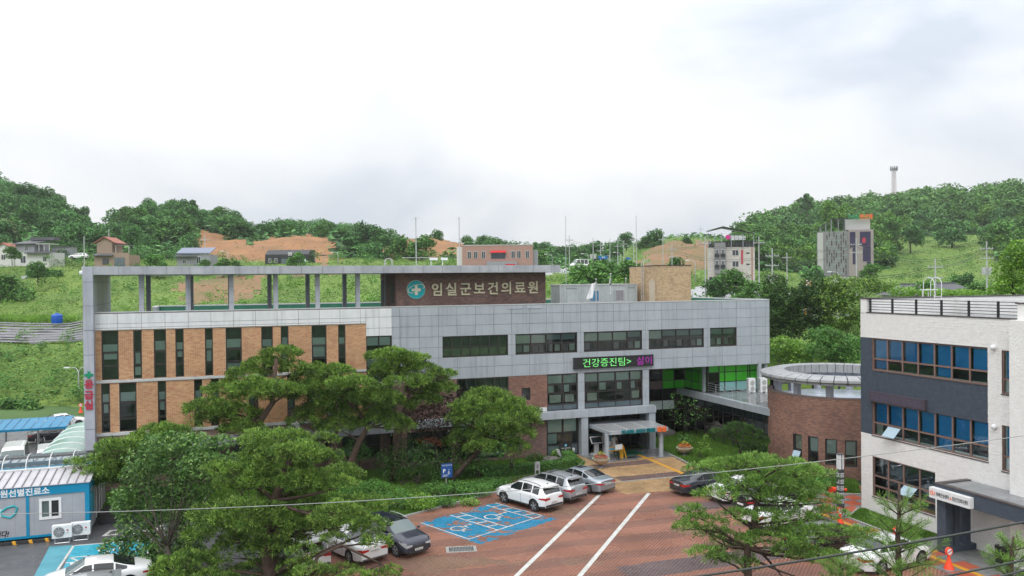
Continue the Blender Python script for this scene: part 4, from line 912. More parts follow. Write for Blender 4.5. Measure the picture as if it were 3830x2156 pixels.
# porch
pz, pzt = 3.1, 3.85; pa0, pa1 = qa(3490), None
C0 = G(3522, 2070); px0 = float(C0[0]); py0 = float(C0[1]); print('porch', C0, pa0)
py1 = 27.6; porch = part('porch_canopy', MB().box(px0-.1, RX-.03, py1, py0+.35, 2.95, 3.72), 'stone_dark', ctr)
mb = MB(); mb.box(px0-.14, px0+.16, py1-.1, py0+.40, 3.721, 3.78).box(px0+.161, RX-.03, py0+.1, py0+.40, 3.721, 3.779).box(px0+.161, RX-.03, py1-.1, py1+.2, 3.721, 3.779); part('cap', mb, 'trim_dark', porch, loc=(0, 0, 0))
mb = MB(); mb.box(px0+.17, RX-.04, py1+.21, py0+.09, 3.722, 3.73); part('roof_sheet', mb, 'roof_wet', porch, loc=(0, 0, 0))
for k, (y0, y1) in enumerate(((py0-.02, py0+.3),)): box('porch_pier', 'stone_dark', ctr, px0, px0+.5, y0-.25, y1, 0, 2.948)
for k in range(3): box('porch_fin', 'stone_dark', ctr, px0+.75+k*.78, px0+1.08+k*.78, py0-.2, py0+.25, .35, 2.949)
box('porch_plinth', 'stone_dark', ctr, px0+.501, RX-.03, py0-.22, py0+.27, 0, .349)
window(ctr, Q, RY0-py0+2.4, RY0-py0+5.6, .05, 2.9, mull=(RY0-py0+3.9,), frame='frame_brown', glass='glass_dark', rec=-.1, fw=.08, label='dark glass entrance door under the porch')
mb = MB(); bx(mb, Q, RY0-py0+4.6, RY0-py0+5.1, 1.3, 2.1, .15, .16); part('notice', mb, 'notice_white', ctr)
sb = MB(); sb.box(px0-.42, px0-.12, py0-2.15, py0+.42, 3.0, 3.56); sg = link('name_sign', sb.mesh('name_sign', 'white_paint')); tag(sg, 'long white box sign on the corner of the dark porch', 'sign')
text('lettering', '치매안심센터', .25, 'black', sg, (px0-.423, py0-.02, 3.18), (0, -1, 0), (0, 0, 1), .006, .004, width=.86)
text('lettering', '&', .2, 'orange_letter', sg, (px0-.423, py0-.93, 3.18), (0, -1, 0), (0, 0, 1), .006, .004)
text('lettering', '정신건강복지센터', .25, 'black', sg, (px0-.423, py0-1.08, 3.18), (0, -1, 0), (0, 0, 1), .006, .004, width=.98)
em = MB()
for cz, cy, r0, t0, t1 in ((3.29, py0+.25, .10, .3, 5.2), (3.28, py0+.12, .085, 2.2, 7.6)):
    pts = [(px0-.43, cy-r0*cos(t), cz+r0*sin(t)) for t in np.linspace(t0, t1, 14)]; em.tube(pts, .018, 5)
part('emblem', em, 'orange_letter', sg, loc=(0, 0, 0))
bn = thing('litter_bin', 'black steel litter bin under the porch by the entrance door', 'bin', (px0+1.7, py0-2.3, 0)); lb_ = bn.location
box('body', 'black', bn, lb_.x-.28, lb_.x+.28, lb_.y-.25, lb_.y+.25, .02, .92)
mb = MB(); mb.lathe((lb_.x-.12, lb_.y, .92), [(.1, 0), (.09, .06), (.04, .09)], 12).lathe((lb_.x+.12, lb_.y, .92), [(.1, 0), (.09, .06), (.04, .09)], 12); part('lid', mb, 'steel', bn, True)
# ------------------------------------------------------------------ vehicles
def paint(name, col, metal=0., rough=.28): return mat(name, col, rough, coat=.8, metal=metal, spec=.5)
paint('paint_white', (.72, .73, .74)); paint('paint_silver', (.40, .42, .45), .55, .32); paint('paint_silver_blue', (.33, .37, .42), .55, .3)
paint('paint_graphite', (.025, .03, .042), .3); paint('paint_black', (.012, .013, .016), .1); paint('paint_navy', (.022, .028, .05), .3)
mat('car_glass', (.012, .016, .018), .04, spec=.9); mat('car_glass_pale', (.10, .14, .14), .05, spec=.9)
mat('tail_red', (.42, .01, .015), .15, coat=.6); mat('head_clear', (.45, .47, .48), .12, spec=.9); mat('chrome', (.7, .7, .71), .15, metal=1.)
mat('rim_grey', (.34, .35, .36), .4, metal=.4); mat('plate', (.66, .67, .65), .5); mat('plastic_black', (.03, .031, .033), .6); mat('orange_plastic', (.85, .07, .02), .45)
TYPES = {
 'sedan': dict(L=4.85, W=1.86, wr=.33, wb=2.80, sill=.24, zt=[(-2.42,.93),(-2.36,1.0),(-1.72,1.07),(-.72,1.41),(-.1,1.46),(.45,1.43),(1.28,1.0),(2.0,.86),(2.28,.74),(2.42,.56)],
   zb=[(-2.42,.86),(-1.7,.97),(1.28,.91),(2.0,.76),(2.42,.5)], ws=(.42,1.24), rw=(-1.68,-.78), sw=[(-1.35,-.85),(-.78,.05),(.12,.98)], clad=False),
 'suv': dict(L=4.50, W=1.88, wr=.37, wb=2.72, sill=.30, zt=[(-2.25,1.05),(-2.2,1.12),(-1.86,1.56),(-1.7,1.61),(-.6,1.67),(.3,1.63),(1.08,1.16),(1.85,1.02),(2.15,.9),(2.25,.68)],
   zb=[(-2.25,.98),(-1.2,1.08),(1.08,1.04),(1.9,.93),(2.25,.6)], ws=(.33,1.05), rw=(-2.17,-1.88), sw=[(-1.7,-1.15),(-1.05,-.25),(-.18,.8)], clad=True),
 'van': dict(L=5.10, W=1.95, wr=.35, wb=3.2, sill=.30, zt=[(-2.55,1.2),(-2.5,1.3),(-2.42,2.2),(-2.2,2.3),(.6,2.32),(1.0,2.2),(1.95,1.30),(2.35,1.08),(2.5,.9),(2.55,.7)],
   zb=[(-2.55,1.1),(1.95,1.15),(2.35,.98),(2.55,.62)], ws=(1.05,1.92), rw=(-2.49,-2.43), sw=[(-2.2,-1.1),(-1.0,.1),(.25,1.3)], clad=False)}
CARS = {}
def car_proto(kind, paintm, roofr=None, sunroof=False, wheel='rim'):
    T = TYPES[kind]; L_, W_ = T['L'], T['W']; hw = W_/2; wbs = (-T['wb']/2-.02, T['wb']/2+.02); rw_ = T['wr']
    X = set(np.round(np.arange(-L_/2, L_/2+.01, .06), 3)); X |= {L_/2, -L_/2, *T['ws'], *T['rw']}
    for s in T['sw']: X |= set(s)
    for xw in wbs: X |= {round(xw+q*(rw_+.07), 3) for q in (-1, -.96, -.85, .85, .96, 1)}
    X = sorted(X); ip = lambda tb, x: float(np.interp(x, [q[0] for q in tb], [q[1] for q in tb])); zmax = max(q[1] for q in T['zt'])
    rows = []
    for x in X:
        zt, zb = ip(T['zt'], x), ip(T['zb'], x); e = max(0, abs(x)-(L_/2-.55))/.55; wv = hw*(1-.17*e**2.2)
        k = min(max((zt-zb-.06)/.22, 0), 1); tum = .20*(zt-zb)/(zmax-zb) if zt > zb else 0
        zl = T['sill']+.05*e; inn = .10; 
        for xw in wbs:
            dx = abs(x-xw); R_ = rw_+.07
            if dx < R_: zl = max(zl, rw_+math.sqrt(R_*R_-dx*dx)-.0); inn = .34
        zl = min(zl, zb-.12); zu = T['sill']-.03+.08*e if inn < .2 else zl
        wrf = wv-.07-tum
        lp = lambda a, b: a*(1-k)+b*k
        pts = [(0, zu), (wv-inn, zu), (wv-.015, zl), (wv, min(zl+.11, zb-.1)), (wv+.012, max(zl+.02, zb*.60)), (wv, zb-.09), (wv-.045, zb), 
               (lp(wv*.90, wv-.085), lp(zb+(zt-zb)*.45, zb+.035)), (lp(wv*.74, wrf), lp(zb+(zt-zb)*.75, zt-.075)), (lp(wv*.66, wrf-.035), lp(zb+(zt-zb)*.86, zt-.04)), (lp(wv*.4, wrf*.62), lp(zb+(zt-zb)*.96, zt-.01)), (0, zt)]
        rows.append(pts)
    n = len(rows[0]); V = []; 
    for x, r in zip(X, rows):
        V += [(x, y, z) for y, z in r]+[(x, -y, z) for y, z in r[1:-1][::-1]]
    m = 2*n-2; groups = {}
    def cls(i, j):
        jj = j if j < n-1 else m-1-j; xm = (X[i]+X[i+1])/2; zt, zb = ip(T['zt'], xm), ip(T['zb'], xm)
        if jj in (0, 1): return 'underbody'
        if jj == 2 and T['clad']: return 'cladding'
        if jj >= 9 and T['ws'][0] < xm < T['ws'][1]: return 'windshield'
        if jj >= 9 and T['rw'][0] < xm < T['rw'][1]: return 'rear_window'
        if jj == 7 and zt-zb > .17:
            for s in T['sw']:
                if s[0] < xm < s[1]: return 'side_window%d%d' % (T['sw'].index(s), j < n-1)
        if sunroof and jj == 10 and -.25 < xm < .35: return 'sunroof'
        return 'body'
    for i in range(len(X)-1):
        for j in range(m):
            f = (i*m+j, (i+1)*m+j, (i+1)*m+(j+1) % m, i*m+(j+1) % m); groups.setdefault(cls(i, j), []).append(f)
    groups['body'].append(tuple(range(m-1, -1, -1))[::-1]); groups['body'].append(tuple((len(X)-1)*m+j for j in range(m))[::-1])
    root = bpy.data.objects.new('parked_car', None); COL.objects.link(root)
    def mk(nm, fs, mt, smooth=38, parent=root):
        used = sorted({v for f in fs for v in f}); mp_ = {v: k for k, v in enumerate(used)}
        mb = MB(); mb.add([V[v] for v in used], [tuple(mp_[v] for v in f) for f in fs]); return part(nm, mb, mt, parent, smooth, loc=(0, 0, 0))
    body = mk('body', groups.pop('body'), paintm)
    for g, fs in groups.items():
        nm = 'side_window' if g.startswith('side') else g
        mk(nm, fs, {'underbody': 'plastic_black', 'cladding': 'plastic_black', 'windshield': 'car_glass_pale'}.get(nm, 'car_glass'))
    # wheels
    tm = MB(); tm.tube([(0, -.11, 0), (0, -.10, 0), (0, .10, 0), (0, .11, 0)], [rw_-.03, rw_, rw_, rw_-.03], 24); tme = tm.mesh('tyre', 'rubber', 40)
    rm = MB(); rm.tube([(0, .10, 0), (0, .113, 0)], rw_*.68, 20, mi=1)
    for q in range(5):
        a = q*2*pi/5
        for o in (-.13, .13):
            rm.obox((0, .115, 0), (rw_*.66*cos(a+o), 0, rw_*.66*sin(a+o)), (-.035*sin(a), 0, .035*cos(a)), (0, .018, 0))
    rm.tube([(0, .114, 0), (0, .135, 0)], .07, 10)
    for t0 in range(20):
        a, b = t0*2*pi/20, (t0+1)*2*pi/20; r0, r1 = rw_*.62, rw_*.69
        rm.add([(r0*cos(a), .125, r0*sin(a)), (r1*cos(a), .125, r1*sin(a)), (r1*cos(b), .125, r1*sin(b)), (r0*cos(b), .125, r0*sin(b))], [(0, 1, 2, 3), (3, 2, 1, 0)])
    rme = rm.mesh('rim', ['rim_grey', 'plastic_black'])
    for xw in wbs:
        for s in (1, -1):
            wo = bpy.data.objects.new('wheel', tme); COL.objects.link(wo); wo.parent = root; wo.location = (xw, s*(hw-.12), rw_); wo.rotation_euler = (0, 0, 0 if s > 0 else pi)
            ro = bpy.data.objects.new('rim', rme); COL.objects.link(ro); ro.parent = wo
    zbR, zbF = ip(T['zb'], -L_/2), ip(T['zb'], L_/2)
    def wat(x): e = max(0, abs(x)-(L_/2-.55))/.55; return hw*(1-.17*e**2.2)
    for s in (1, -1):
        xr = -L_/2; mb = MB(); z0, z1 = zbR-.20, zbR-.04
        if kind == 'van': z0, z1 = .75, 1.25
        xs_ = [xr+.0, xr+.08, xr+.17, xr+.28, xr+.42]; vs = []
        for q, x in enumerate(xs_):
            hh = (z1-z0)*(1-.55*q/4); vs += [(x, s*(wat(x)+.016), (z0+z1)/2-hh/2+.03), (x, s*(wat(x)+.016), (z0+z1)/2+hh/2+.03)]
        vs += [(xr-.012, s*(wat(xr)-.0), z0), (xr-.012, s*(wat(xr)-.0), z1), (xr-.012, s*(wat(xr)-.42), z0+.05), (xr-.012, s*(wat(xr)-.42), z1-.02)]
        fs = [(2*q, 2*q+2, 2*q+3, 2*q+1) for q in range(4)]+[(10, 11, 13, 12), (0, 1, 11, 10)]
        mb.add(vs, fs); part('taillight', mb, 'tail_red', root, loc=(0, 0, 0))
        xf = L_/2; z0, z1 = zbF-.06, zbF+.08
        if kind != 'sedan': z0, z1 = zbF+.02, zbF+.2
        mb = MB(); xs_ = [xf+.006, xf-.1, xf-.22, xf-.36, xf-.5]; vs = []
        for q, x in enumerate(xs_):
            hh = (z1-z0)*(1-.5*q/4); zc = (z0+z1)/2+.05*q; vs += [(x, s*(wat(x)+.014), zc-hh/2), (x, s*(wat(x)+.004), zc+hh/2)]
        vs += [(xf+.01, s*(wat(xf)-.02), z0), (xf+.01, s*(wat(xf)-.02), z1-.02), (xf+.01, s*(wat(xf)-.36), z0+.02), (xf+.01, s*(wat(xf)-.36), z1-.05)]
        mb.add(vs, [(2*q, 2*q+2, 2*q+3, 2*q+1) for q in range(4)]+[(10, 11, 13, 12), (0, 1, 11, 10)]); part('headlight', mb, 'head_clear', root, loc=(0, 0, 0))
        mx_, mz = T['ws'][1]-.25, ip(T['zb'], T['ws'][1]-.25)+.09; mb = MB()
        mb.lathe((mx_, s*(hw+.09), mz-.06), [(.03, 0), (.09, .03), (.10, .09), (.06, .14), (.01, .15)], 10); part('mirror', mb, paintm, root, True, loc=(0, 0, 0))
        for sw in T['sw'][1:]:
            box('door_handle', 'chrome' if 'black' in paintm or 'graph' in paintm else paintm, root, sw[0]-.02, sw[0]+.2, s*(hw+.0)-.018, s*(hw)+.018, ip(T['zb'], sw[0])-.16, ip(T['zb'], sw[0])-.13).location = (0, 0, 0)
            mb = MB(); x = sw[0]-.04; mb.box(x, x+.012, s*(hw+.009)-.004, s*(hw+.009)+.004, T['sill']+.1, ip(T['zb'], x)-.1); part('door_seam', mb, 'plastic_black', root, loc=(0, 0, 0))
        if roofr: 
            mb = MB(); pts = [(x, s*(hw-.30), ip(T['zt'], x)+(.0 if q in (0, 6) else .05)) for q, x in enumerate(np.linspace(T['rw'][1]+.12, T['ws'][0]-.05, 7))]; mb.tube(pts, .02, 5); part('roof_rail', mb, roofr, root, loc=(0, 0, 0))
    xr, xf = -L_/2, L_/2; zp = .62 if kind == 'suv' else .70
    box('licence_plate', 'plate', root, xr-.025, xr-.012, -.26, .26, zp-.06, zp+.06).location = (0, 0, 0)
    box('licence_plate', 'plate', root, xf+.012, xf+.025, -.26, .26, .40, .52).location = (0, 0, 0)
    box('grille', 'plastic_black', root, xf+.001, xf+.012, -.5, .5, zbF-.08 if kind != 'sedan' else .5, zbF+.06 if kind != 'sedan' else .6).location = (0, 0, 0)
    box('lower_grille', 'plastic_black', root, xf+.001, xf+.011, -.62, .62, .26, .39).location = (0, 0, 0)
    box('rear_bumper', 'plastic_black', root, xr-.03, xr+.01, -.72, .72, T['sill']+.02, T['sill']+(.2 if T['clad'] else .1)).location = (0, 0, 0)
    box('bumper_trim', 'chrome', root, xr-.034, xr-.031, -.6, .6, T['sill']+.06, T['sill']+.08).location = (0, 0, 0)
    if kind != 'sedan' : box('spoiler', paintm if kind == 'suv' else paintm, root, T['rw'][0]+.02, T['rw'][1]+.06, -.55, .55, ip(T['zt'], T['rw'][1])-.005, ip(T['zt'], T['rw'][1])+.03).location = (0, 0, 0)
    mb = MB(); xa = -T['L']*.5*.55; mb.extr([(-.09, 0), (.07, 0), (-.06, .09)], (xa if kind == 'sedan' else T['rw'][1]+.25, -.012, ip(T['zt'], xa if kind == 'sedan' else T['rw'][1]+.25)-.01), (1, 0, 0), (0, 0, 1), (0, .024, 0)); part('antenna', mb, 'plastic_black', root, loc=(0, 0, 0))
    return root
def car(kind, paintm, x, y, deg, label, cat='car', scale=1.05, sc=None, **kw):
    key = (kind, paintm, tuple(sorted(kw.items())))
    if key not in CARS: CARS[key] = car_proto(kind, paintm, **kw); c = CARS[key]; first = True
    else: c = copy_tree(CARS[key])
    c.name = 'ambulance_van' if 'ambulance' in label else 'parked_car'; c.location = (x, y, .012 if x > 3 else 0); c.rotation_euler = (0, 0, radians(deg)); c.scale = sc or (scale,)*3
    c['label'] = label; c['category'] = cat; c['group'] = 'vehicles parked around the hospital'; return c
H1 = 113.6
sp = car('suv', 'paint_white', 18.85, 51.25, H1, 'white compact SUV parked beside the blue accessible bay', roofr='plastic_black')
vz = car('suv', 'paint_silver', 21.10, 52.75, H1, 'silver SUV parked between the white SUV and the silver sedan', roofr='plastic_black', sc=(1.13, 1.06, 1.06), sunroof=True)
sn = car('sedan', 'paint_silver_blue', 23.95, 54.15, H1, 'silver sedan parked nearest the entrance apron', scale=1.04, sunroof=True)
k7 = car('sedan', 'paint_graphite', 31.75, 50.2, 8, 'dark graphite sedan parked at the right end of the lane lines', scale=1.03)
car('sedan', 'paint_white', 33.1, 47.6, 8, 'white sedan behind the pine between the graphite sedan and the black SUV', scale=1.03)
car('suv', 'paint_black', 33.0, 44.7, 8, 'black SUV half hidden by the pine in the right row', roofr='chrome', scale=1.05)
ws = car('sedan', 'paint_white', 31.95, 42.0, 8, 'white sedan below the black SUV in the right row', scale=1.03)
bs = car('sedan', 'paint_black', 31.2, 37.1, 8, 'black sedan under the right pine with a chrome wheel showing', scale=1.03)
car('sedan', 'paint_white', 32.3, 33.9, 8, 'white car nearest the camera behind the sapling and the black cables', scale=1.06)
car('sedan', 'paint_navy', 19.9, 31.6, 14, 'dark car of which only the roof shows at the bottom edge', scale=1.05)
nr = car('suv', 'paint_navy', 8.75, 45.75, H1+180, 'dark blue SUV with silver roof rails parked nose out beside the pines', roofr='chrome', sc=(1.0, 1.02, .98), sunroof=True)
k5 = car('sedan', 'paint_white', 6.2, 45.75, H1, 'white sedan with dark rear window parked beside the dark blue SUV', scale=1.04)
car('suv', 'paint_white', 3.2, 44.9, H1, 'white van-like SUV under the pine branches at the bottom', sc=(1.05, 1.0, 1.08), roofr='chrome')
car('sedan', 'paint_white', -6.35, 44.75, 187, 'white coupe-like sedan at the blue bay on the asphalt', scale=1.05)
car('suv', 'paint_silver', -6.9, 42.2, 187, 'silver hatchback at the bottom edge beside the white sedan', roofr='plastic_black', sc=(.93, .95, .92))
v1 = onY(48, 1700, 72.2); v2 = onY(160, 1700, 72.0)
car('van', 'paint_white', float(v1[0]), 72.6, -82, 'white high-roof ambulance van behind the clinic container, the taller one', 'ambulance', sc=(1.05, 1.05, 1.12))
car('van', 'paint_white', float(v2[0]), 73.8, -80, 'white ambulance van beside the green tunnel roof, the lower one', 'ambulance', sc=(1.0, 1.0, .88))
car('sedan', 'paint_white', float(onY(232, 1560, 97)[0]), 97, 20, 'white car on the rear road beyond the blue carport roof', scale=1.0)
car('sedan', 'paint_black', float(onY(212, 1615, 89)[0]), 89, 12, 'black car in the shade of the blue carport roof', scale=1.)
def plate_text(c, s, rear=True):
    T = TYPES['suv' if c in (nr, sp, vz) else 'sedan']; x = -T['L']/2-.0255 if rear else T['L']/2+.0255; zp = (.62 if c in (sp, vz) else .70) if rear else .46
    u = (0, -1, 0) if rear else (0, 1, 0)
    o = text('lettering', s, .115, 'black', None, (x, .235 if rear else -.235, zp-.04), u, (0, 0, 1), .002, .0, width=.46); pl = [q for q in c.children if q.name.startswith('licence_plate')][0 if rear else 1]
    o.parent = pl; o.location = (0, 0, 0)
plate_text(k5, '33수8774'); plate_text(nr, '48루2073', False); plate_text(sp, '123머4110'); plate_text(ws, '28나3027'); plate_text(bs, '04부0993'); plate_text(vz, '41러8331'); plate_text(sn, '02소4757'); plate_text(k7, '38오0173')

# ------------------------------------------------------------------ testing clinic, tunnel roof, carport
mat('wall_cabin', (.33, .35, .39), .5, (.37, .39, .43), 2.); mat('cabin_blue', (.0, .22, .40), .4, (.0, .25, .44), 2.); mat('roof_sheet', (.42, .41, .44), .3, (.50, .49, .52), 1.2, wet=.5)
mat('carport_blue', (.0, .16, .32), .4, (.0, .20, .38), 1.); glass_mat('poly_clear', (.80, .86, .88), 1.55, .08); mat('poly_blue', (.16, .48, .66), .3); 
m = mat('poly_green', (.20, .38, .32), .3, (.30, .45, .40), .4, wet=.5); mat('stripe_yellow', (.75, .38, .02), .5)
cab = thing('testing_clinic_cabin', 'grey and blue prefabricated clinic cabin with white window at the left edge', 'cabin', (-14, 56, 0))
CYF, CXR = 54.75, -8.05; Pq = plane((0, CYF, 0), (1, 0, 0), (0, -1, 0))
hw_ = [(-10.70, -9.53, .96, 2.01)]
mb = MB()
for r in solid(-24, CXR, .15, 2.2, hw_): bx(mb, Pq, *r, -.1, 0)
mb.box(CXR-.1, CXR, CYF+.1, CYF+2.6, .15, 2.6).box(-24, CXR-.1, CYF+2.5, CYF+2.6, .15, 2.6); part('wall', mb, 'wall_cabin', cab)
mb = MB()
for k in range(12): bx(mb, Pq, CXR-.9-k*1.0-.006, CXR-.9-k*1.0+.006, .25, 2.2, .0, .004) if not (-10.8 < CXR-.9-k*1.0 < -9.4) else None
part('panel_seam', mb, 'screen_grey', cab)
mb = MB(); bx(mb, Pq, -24, CXR+.02, 2.2, 2.66, -.1, .05); bx(mb, Pq, CXR-.22, CXR+.02, .1, 2.199, -.05, .05); bx(mb, Pq, -24, CXR-.221, .1, .22, -.05, .03); mb.box(CXR+.001, CXR+.03, CYF+.001, CYF+2.7, 2.2, 2.655)
mb.box(CXR+.001, CXR+.028, CYF+.001, CYF+.55, .1, 2.199); bx(mb, Pq, -11.38, -11.22, .221, 2.199, .001, .04); part('frame', mb, 'cabin_blue', cab)
text('lettering', '의료원선별진료소', .40, 'white_paint', cab, (-13.55, CYF-.052, 2.27), (1, 0, 0), (0, 0, 1), .012, .012, width=3.4)
mb = MB(); h = hw_[0]; bx(mb, Pq, h[0], h[1], h[2], h[2]+.12, -.1, .04); bx(mb, Pq, h[0], h[1], h[3]-.12, h[3], -.1, .04); bx(mb, Pq, h[0], h[0]+.14, h[2]+.12, h[3]-.12, -.1, .04); bx(mb, Pq, h[1]-.14, h[1], h[2]+.12, h[3]-.12, -.1, .04); bx(mb, Pq, -10.18, -10.06, h[2]+.12, h[3]-.12, -.1, .03)
wn = part('window', mb, 'white_paint', cab)
for a, b in ((h[0]+.14, -10.18), (-10.06, h[1]-.14)): mb = MB(); bx(mb, Pq, a, b, h[2]+.12, h[3]-.12, -.07, -.06); part('pane', mb, 'car_glass_pale' if a < -10.3 else 'car_glass', wn)
# cartoon mask emblem: a plain face mask graphic
mb = MB(); e0 = -13.15
pr_ = [(-1.5, .42), (-1.2, .95), (-.6, 1.16), (.1, 1.05), (.55, .9), (.62, .62), (.2, .35), (-.2, .05), (-.8, -.1), (-1.3, .05)]
mb.extr(pr_, (e0, CYF-.004, .75), (1, 0, 0), (0, 0, 1), (0, -.015, 0))
mat('mask_white', (.50, .62, .62), .5); part('mask_graphic', mb, 'mask_white', cab)
mb = MB(); mb.tube([(e0+.5+.0, CYF-.02, 1.55), (e0+.8, CYF-.02, 1.72), (e0+1.15, CYF-.02, 1.78), (e0+1.32, CYF-.02, 1.66), (e0+1.22, CYF-.02, 1.38), (e0+.95, CYF-.02, 1.2), (e0+.55, CYF-.02, 1.32), (e0+.5, CYF-.02, 1.55)], .05, 6); part('mask_loop', mb, 'teal', cab)
text('lettering', '드립니다!', .36, 'black', cab, (-13.62, CYF-.006, .28), (1, 0, 0), (0, 0, 1), .008, .01, width=1.35, shear=.3)
rf = MB(); rf.add([(-24, CYF-.12, 2.70), (CXR+.08, CYF-.12, 2.70), (CXR+.08, CYF+2.4, 3.05), (-24, CYF+2.4, 3.05), (-24, CYF-.12, 2.665), (CXR+.08, CYF-.12, 2.665), (CXR+.08, CYF+2.4, 3.0), (-24, CYF+2.4, 3.0)], [(0, 1, 2, 3), (7, 6, 5, 4), (0, 4, 5, 1), (1, 5, 6, 2), (2, 6, 7, 3)])
ro = part('roof', rf, 'roof_sheet', cab)
for k in range(34): x = CXR-.25-k*.47; mb = MB(); mb.obox((x, CYF-.12, 2.705), (.05, 0, 0), (0, 2.52, .35), (0, 0, .05)); part('standing_seam', mb, 'screen_grey', ro, loc=(0, 0, 0))
mb = MB(); mb.box(CXR+.03, CXR+.09, CYF+.3, CYF+1.2, .9, 2.0); part('wall_poster', mb, 'teal_band', cab)
mb = MB(); mb.box(CXR-.05, CXR+.02, CYF+2.8, CYF+2.9, .2, 2.9).box(CXR-.05, CXR+.02, CYF+4.0, CYF+4.1, .2, 2.9).box(CXR-.05, CXR+.02, CYF+5.0, CYF+5.1, .2, 2.9); part('passage_frame', mb, 'white_paint', cab)
mb = MB(); mb.box(CXR-.03, CXR-.02, CYF+2.9, CYF+7, .3, 2.8); part('passage_wall', mb, 'screen_grey', cab)
sh = thing('passage_shelter', 'clear arched passage roof with pale blue sheets behind the clinic cabin', 'shelter', (-14, 58.5, 0))
mb = MB(); mb.box(-24, CXR, CYF+2.55, CYF+2.75, 2.9, 3.12).box(-24, CXR, CYF+4.9, CYF+5.0, 2.9, 3.12); part('gutter', mb, 'white_paint', sh)
mb = MB(); ths = np.linspace(0, pi, 9); yc, rr_ = CYF+3.85, 1.1
for j in range(8):
    a, b = ths[j], ths[j+1]; mb.add([(-24, yc-rr_*cos(a), 3.05+.62*sin(a)), (CXR, yc-rr_*cos(a), 3.05+.62*sin(a)), (CXR, yc-rr_*cos(b), 3.05+.62*sin(b)), (-24, yc-rr_*cos(b), 3.05+.62*sin(b))], [(0, 1, 2, 3)])
part('arched_sheet', mb, 'poly_clear', sh, True)
for k in range(13):
    x = CXR-.05-k*1.28; mb = MB(); mb.tube([(x, yc-rr_*cos(a), 3.07+.62*sin(a)) for a in ths], .03, 5); part('hoop', mb, 'white_paint', sh)
mb = MB(); mb.box(-24, CXR-.05, yc-.9, yc+.95, 2.86, 2.9); part('ceiling_sheet', mb, 'poly_blue', sh)
cb2 = thing('rear_cabin', 'second grey cabin with standing seam roof behind the arched passage', 'cabin', (-14, 61, 0))
mb = MB(); mb.box(-24, CXR-.1, CYF+5.1, CYF+7.6, .1, 2.75); part('wall', mb, 'wall_cabin', cb2)
mb = MB(); mb.box(-24, CXR, CYF+5.02, CYF+7.7, 2.76, 2.84); ro = part('roof', mb, 'roof_sheet', cb2)
for k in range(30): x = CXR-.2-k*.5; mb = MB(); mb.box(x, x+.05, CYF+5.05, CYF+7.7, 2.841, 2.89); part('standing_seam', mb, 'screen_grey', ro)
ac1 = ac_small('white air conditioner before the clinic cabin, the one nearer the striped kerb', (*gxy(234, 2030), 0), 'air conditioners in front of the clinic cabin', 1.2, 0, .32)
ac2 = dup(ac1, (*gxy(303, 2019), 0), 'white air conditioner at the blue corner post of the clinic cabin')
mb = MB(); mb.tube([(.30, -.193, .75), (.30, -.205, .75)], .05, 14); dm = mb.mesh('logo_dot', 'red_letter')
for a in (ac1, ac2): link('logo_dot', dm, a, loc=(0, 0, 0)); t_ = text('lettering', 'LG', .1, 'grille', None, (.22, -.195, .58), (1, 0, 0), (0, 0, 1), .004, .0); t_.parent = a
# striped kerb: each block a part
kb = thing('striped_kerb', 'black and yellow striped kerb along the foot of the clinic cabin', 'kerb', (-14, CYF-.7, 0))
for k in range(22):
    x = -9.95-k*.42; mb = MB(); mb.extr([(0, 0), (.4, 0), (.4, .17), (0, .17)], (x-.4, CYF-.72, 0), (1, 0, 0), (0, 0, 1), (0, .16, 0)); part('kerb_block', mb, 'plastic_black', kb)
    if k % 2 == 0: mb = MB(); mb.extr([(.12, .0), (.30, .0), (.22, .172), (.04, .172)], (x-.4, CYF-.724, .0), (1, 0, 0), (0, 0, 1), (0, .166, 0)); part('yellow_stripe', mb, 'stripe_yellow', kb)
rp = thing('access_ramp', 'dark sheet metal ramp beside the clinic cabin', 'ramp', (-6.9, 58.5, 0)); mb = MB(); mb.add([(CXR+.25, CYF+1.9, .35), (-5.6, CYF+1.6, .35), (-5.7, CYF+4.4, .5), (CXR+.25, CYF+4.6, .5), (CXR+.25, CYF+1.9, .02), (-5.6, CYF+1.6, .02), (-5.7, CYF+4.4, .02), (CXR+.25, CYF+4.6, .02)], [(0, 1, 2, 3), (0, 4, 5, 1), (1, 5, 6, 2), (2, 6, 7, 3), (3, 7, 4, 0)]); part('deck', mb, 'plastic_black', rp)
for o_ in (cab, sh, cb2): o_.scale = (1, 1, 1.18)
# green tunnel roof towards the yard behind
tn = thing('green_tunnel_roof', 'pale green arched plastic tunnel roof leading to the rear yard', 'shelter', (-12, 70, 0))
pa, pb = np.array(gxy(250, 1735, 2.6)), np.array(gxy(345, 1735, 2.6)); pc_, pd_ = np.array(gxy(262, 1643, 2.6)), np.array(gxy(345, 1636, 2.6)); th = np.linspace(.25, pi-.25, 8); nn_ = 7
pa = np.array([-13.4, 63.0]); pb = np.array([-9.9, 63.0]); pc_ = np.array([-13.8, 80.5]); pd_ = np.array([-10.3, 80.5])
for k in range(nn_):
    s0, s1 = k/nn_, (k+1)/nn_; mb = MB(); vs = []
    for s_ in (s0, s1):
        A_, B_ = pa*(1-s_)+pc_*s_, pb*(1-s_)+pd_*s_; c_ = (A_+B_)/2; h_ = (B_-A_)/2
        for t in th: q = c_-h_*cos(t)/cos(.25); vs.append((q[0], q[1], 2.2+.95*(sin(t)-sin(.25))))
    mb.add(vs, [(j, j+1, 8+j+1, 8+j) for j in range(7)]); part('arched_sheet', mb, 'poly_green', tn, True)
    mb = MB(); mb.tube([v for v in vs[:8]], .045, 5); part('hoop', mb, 'white_paint', tn)
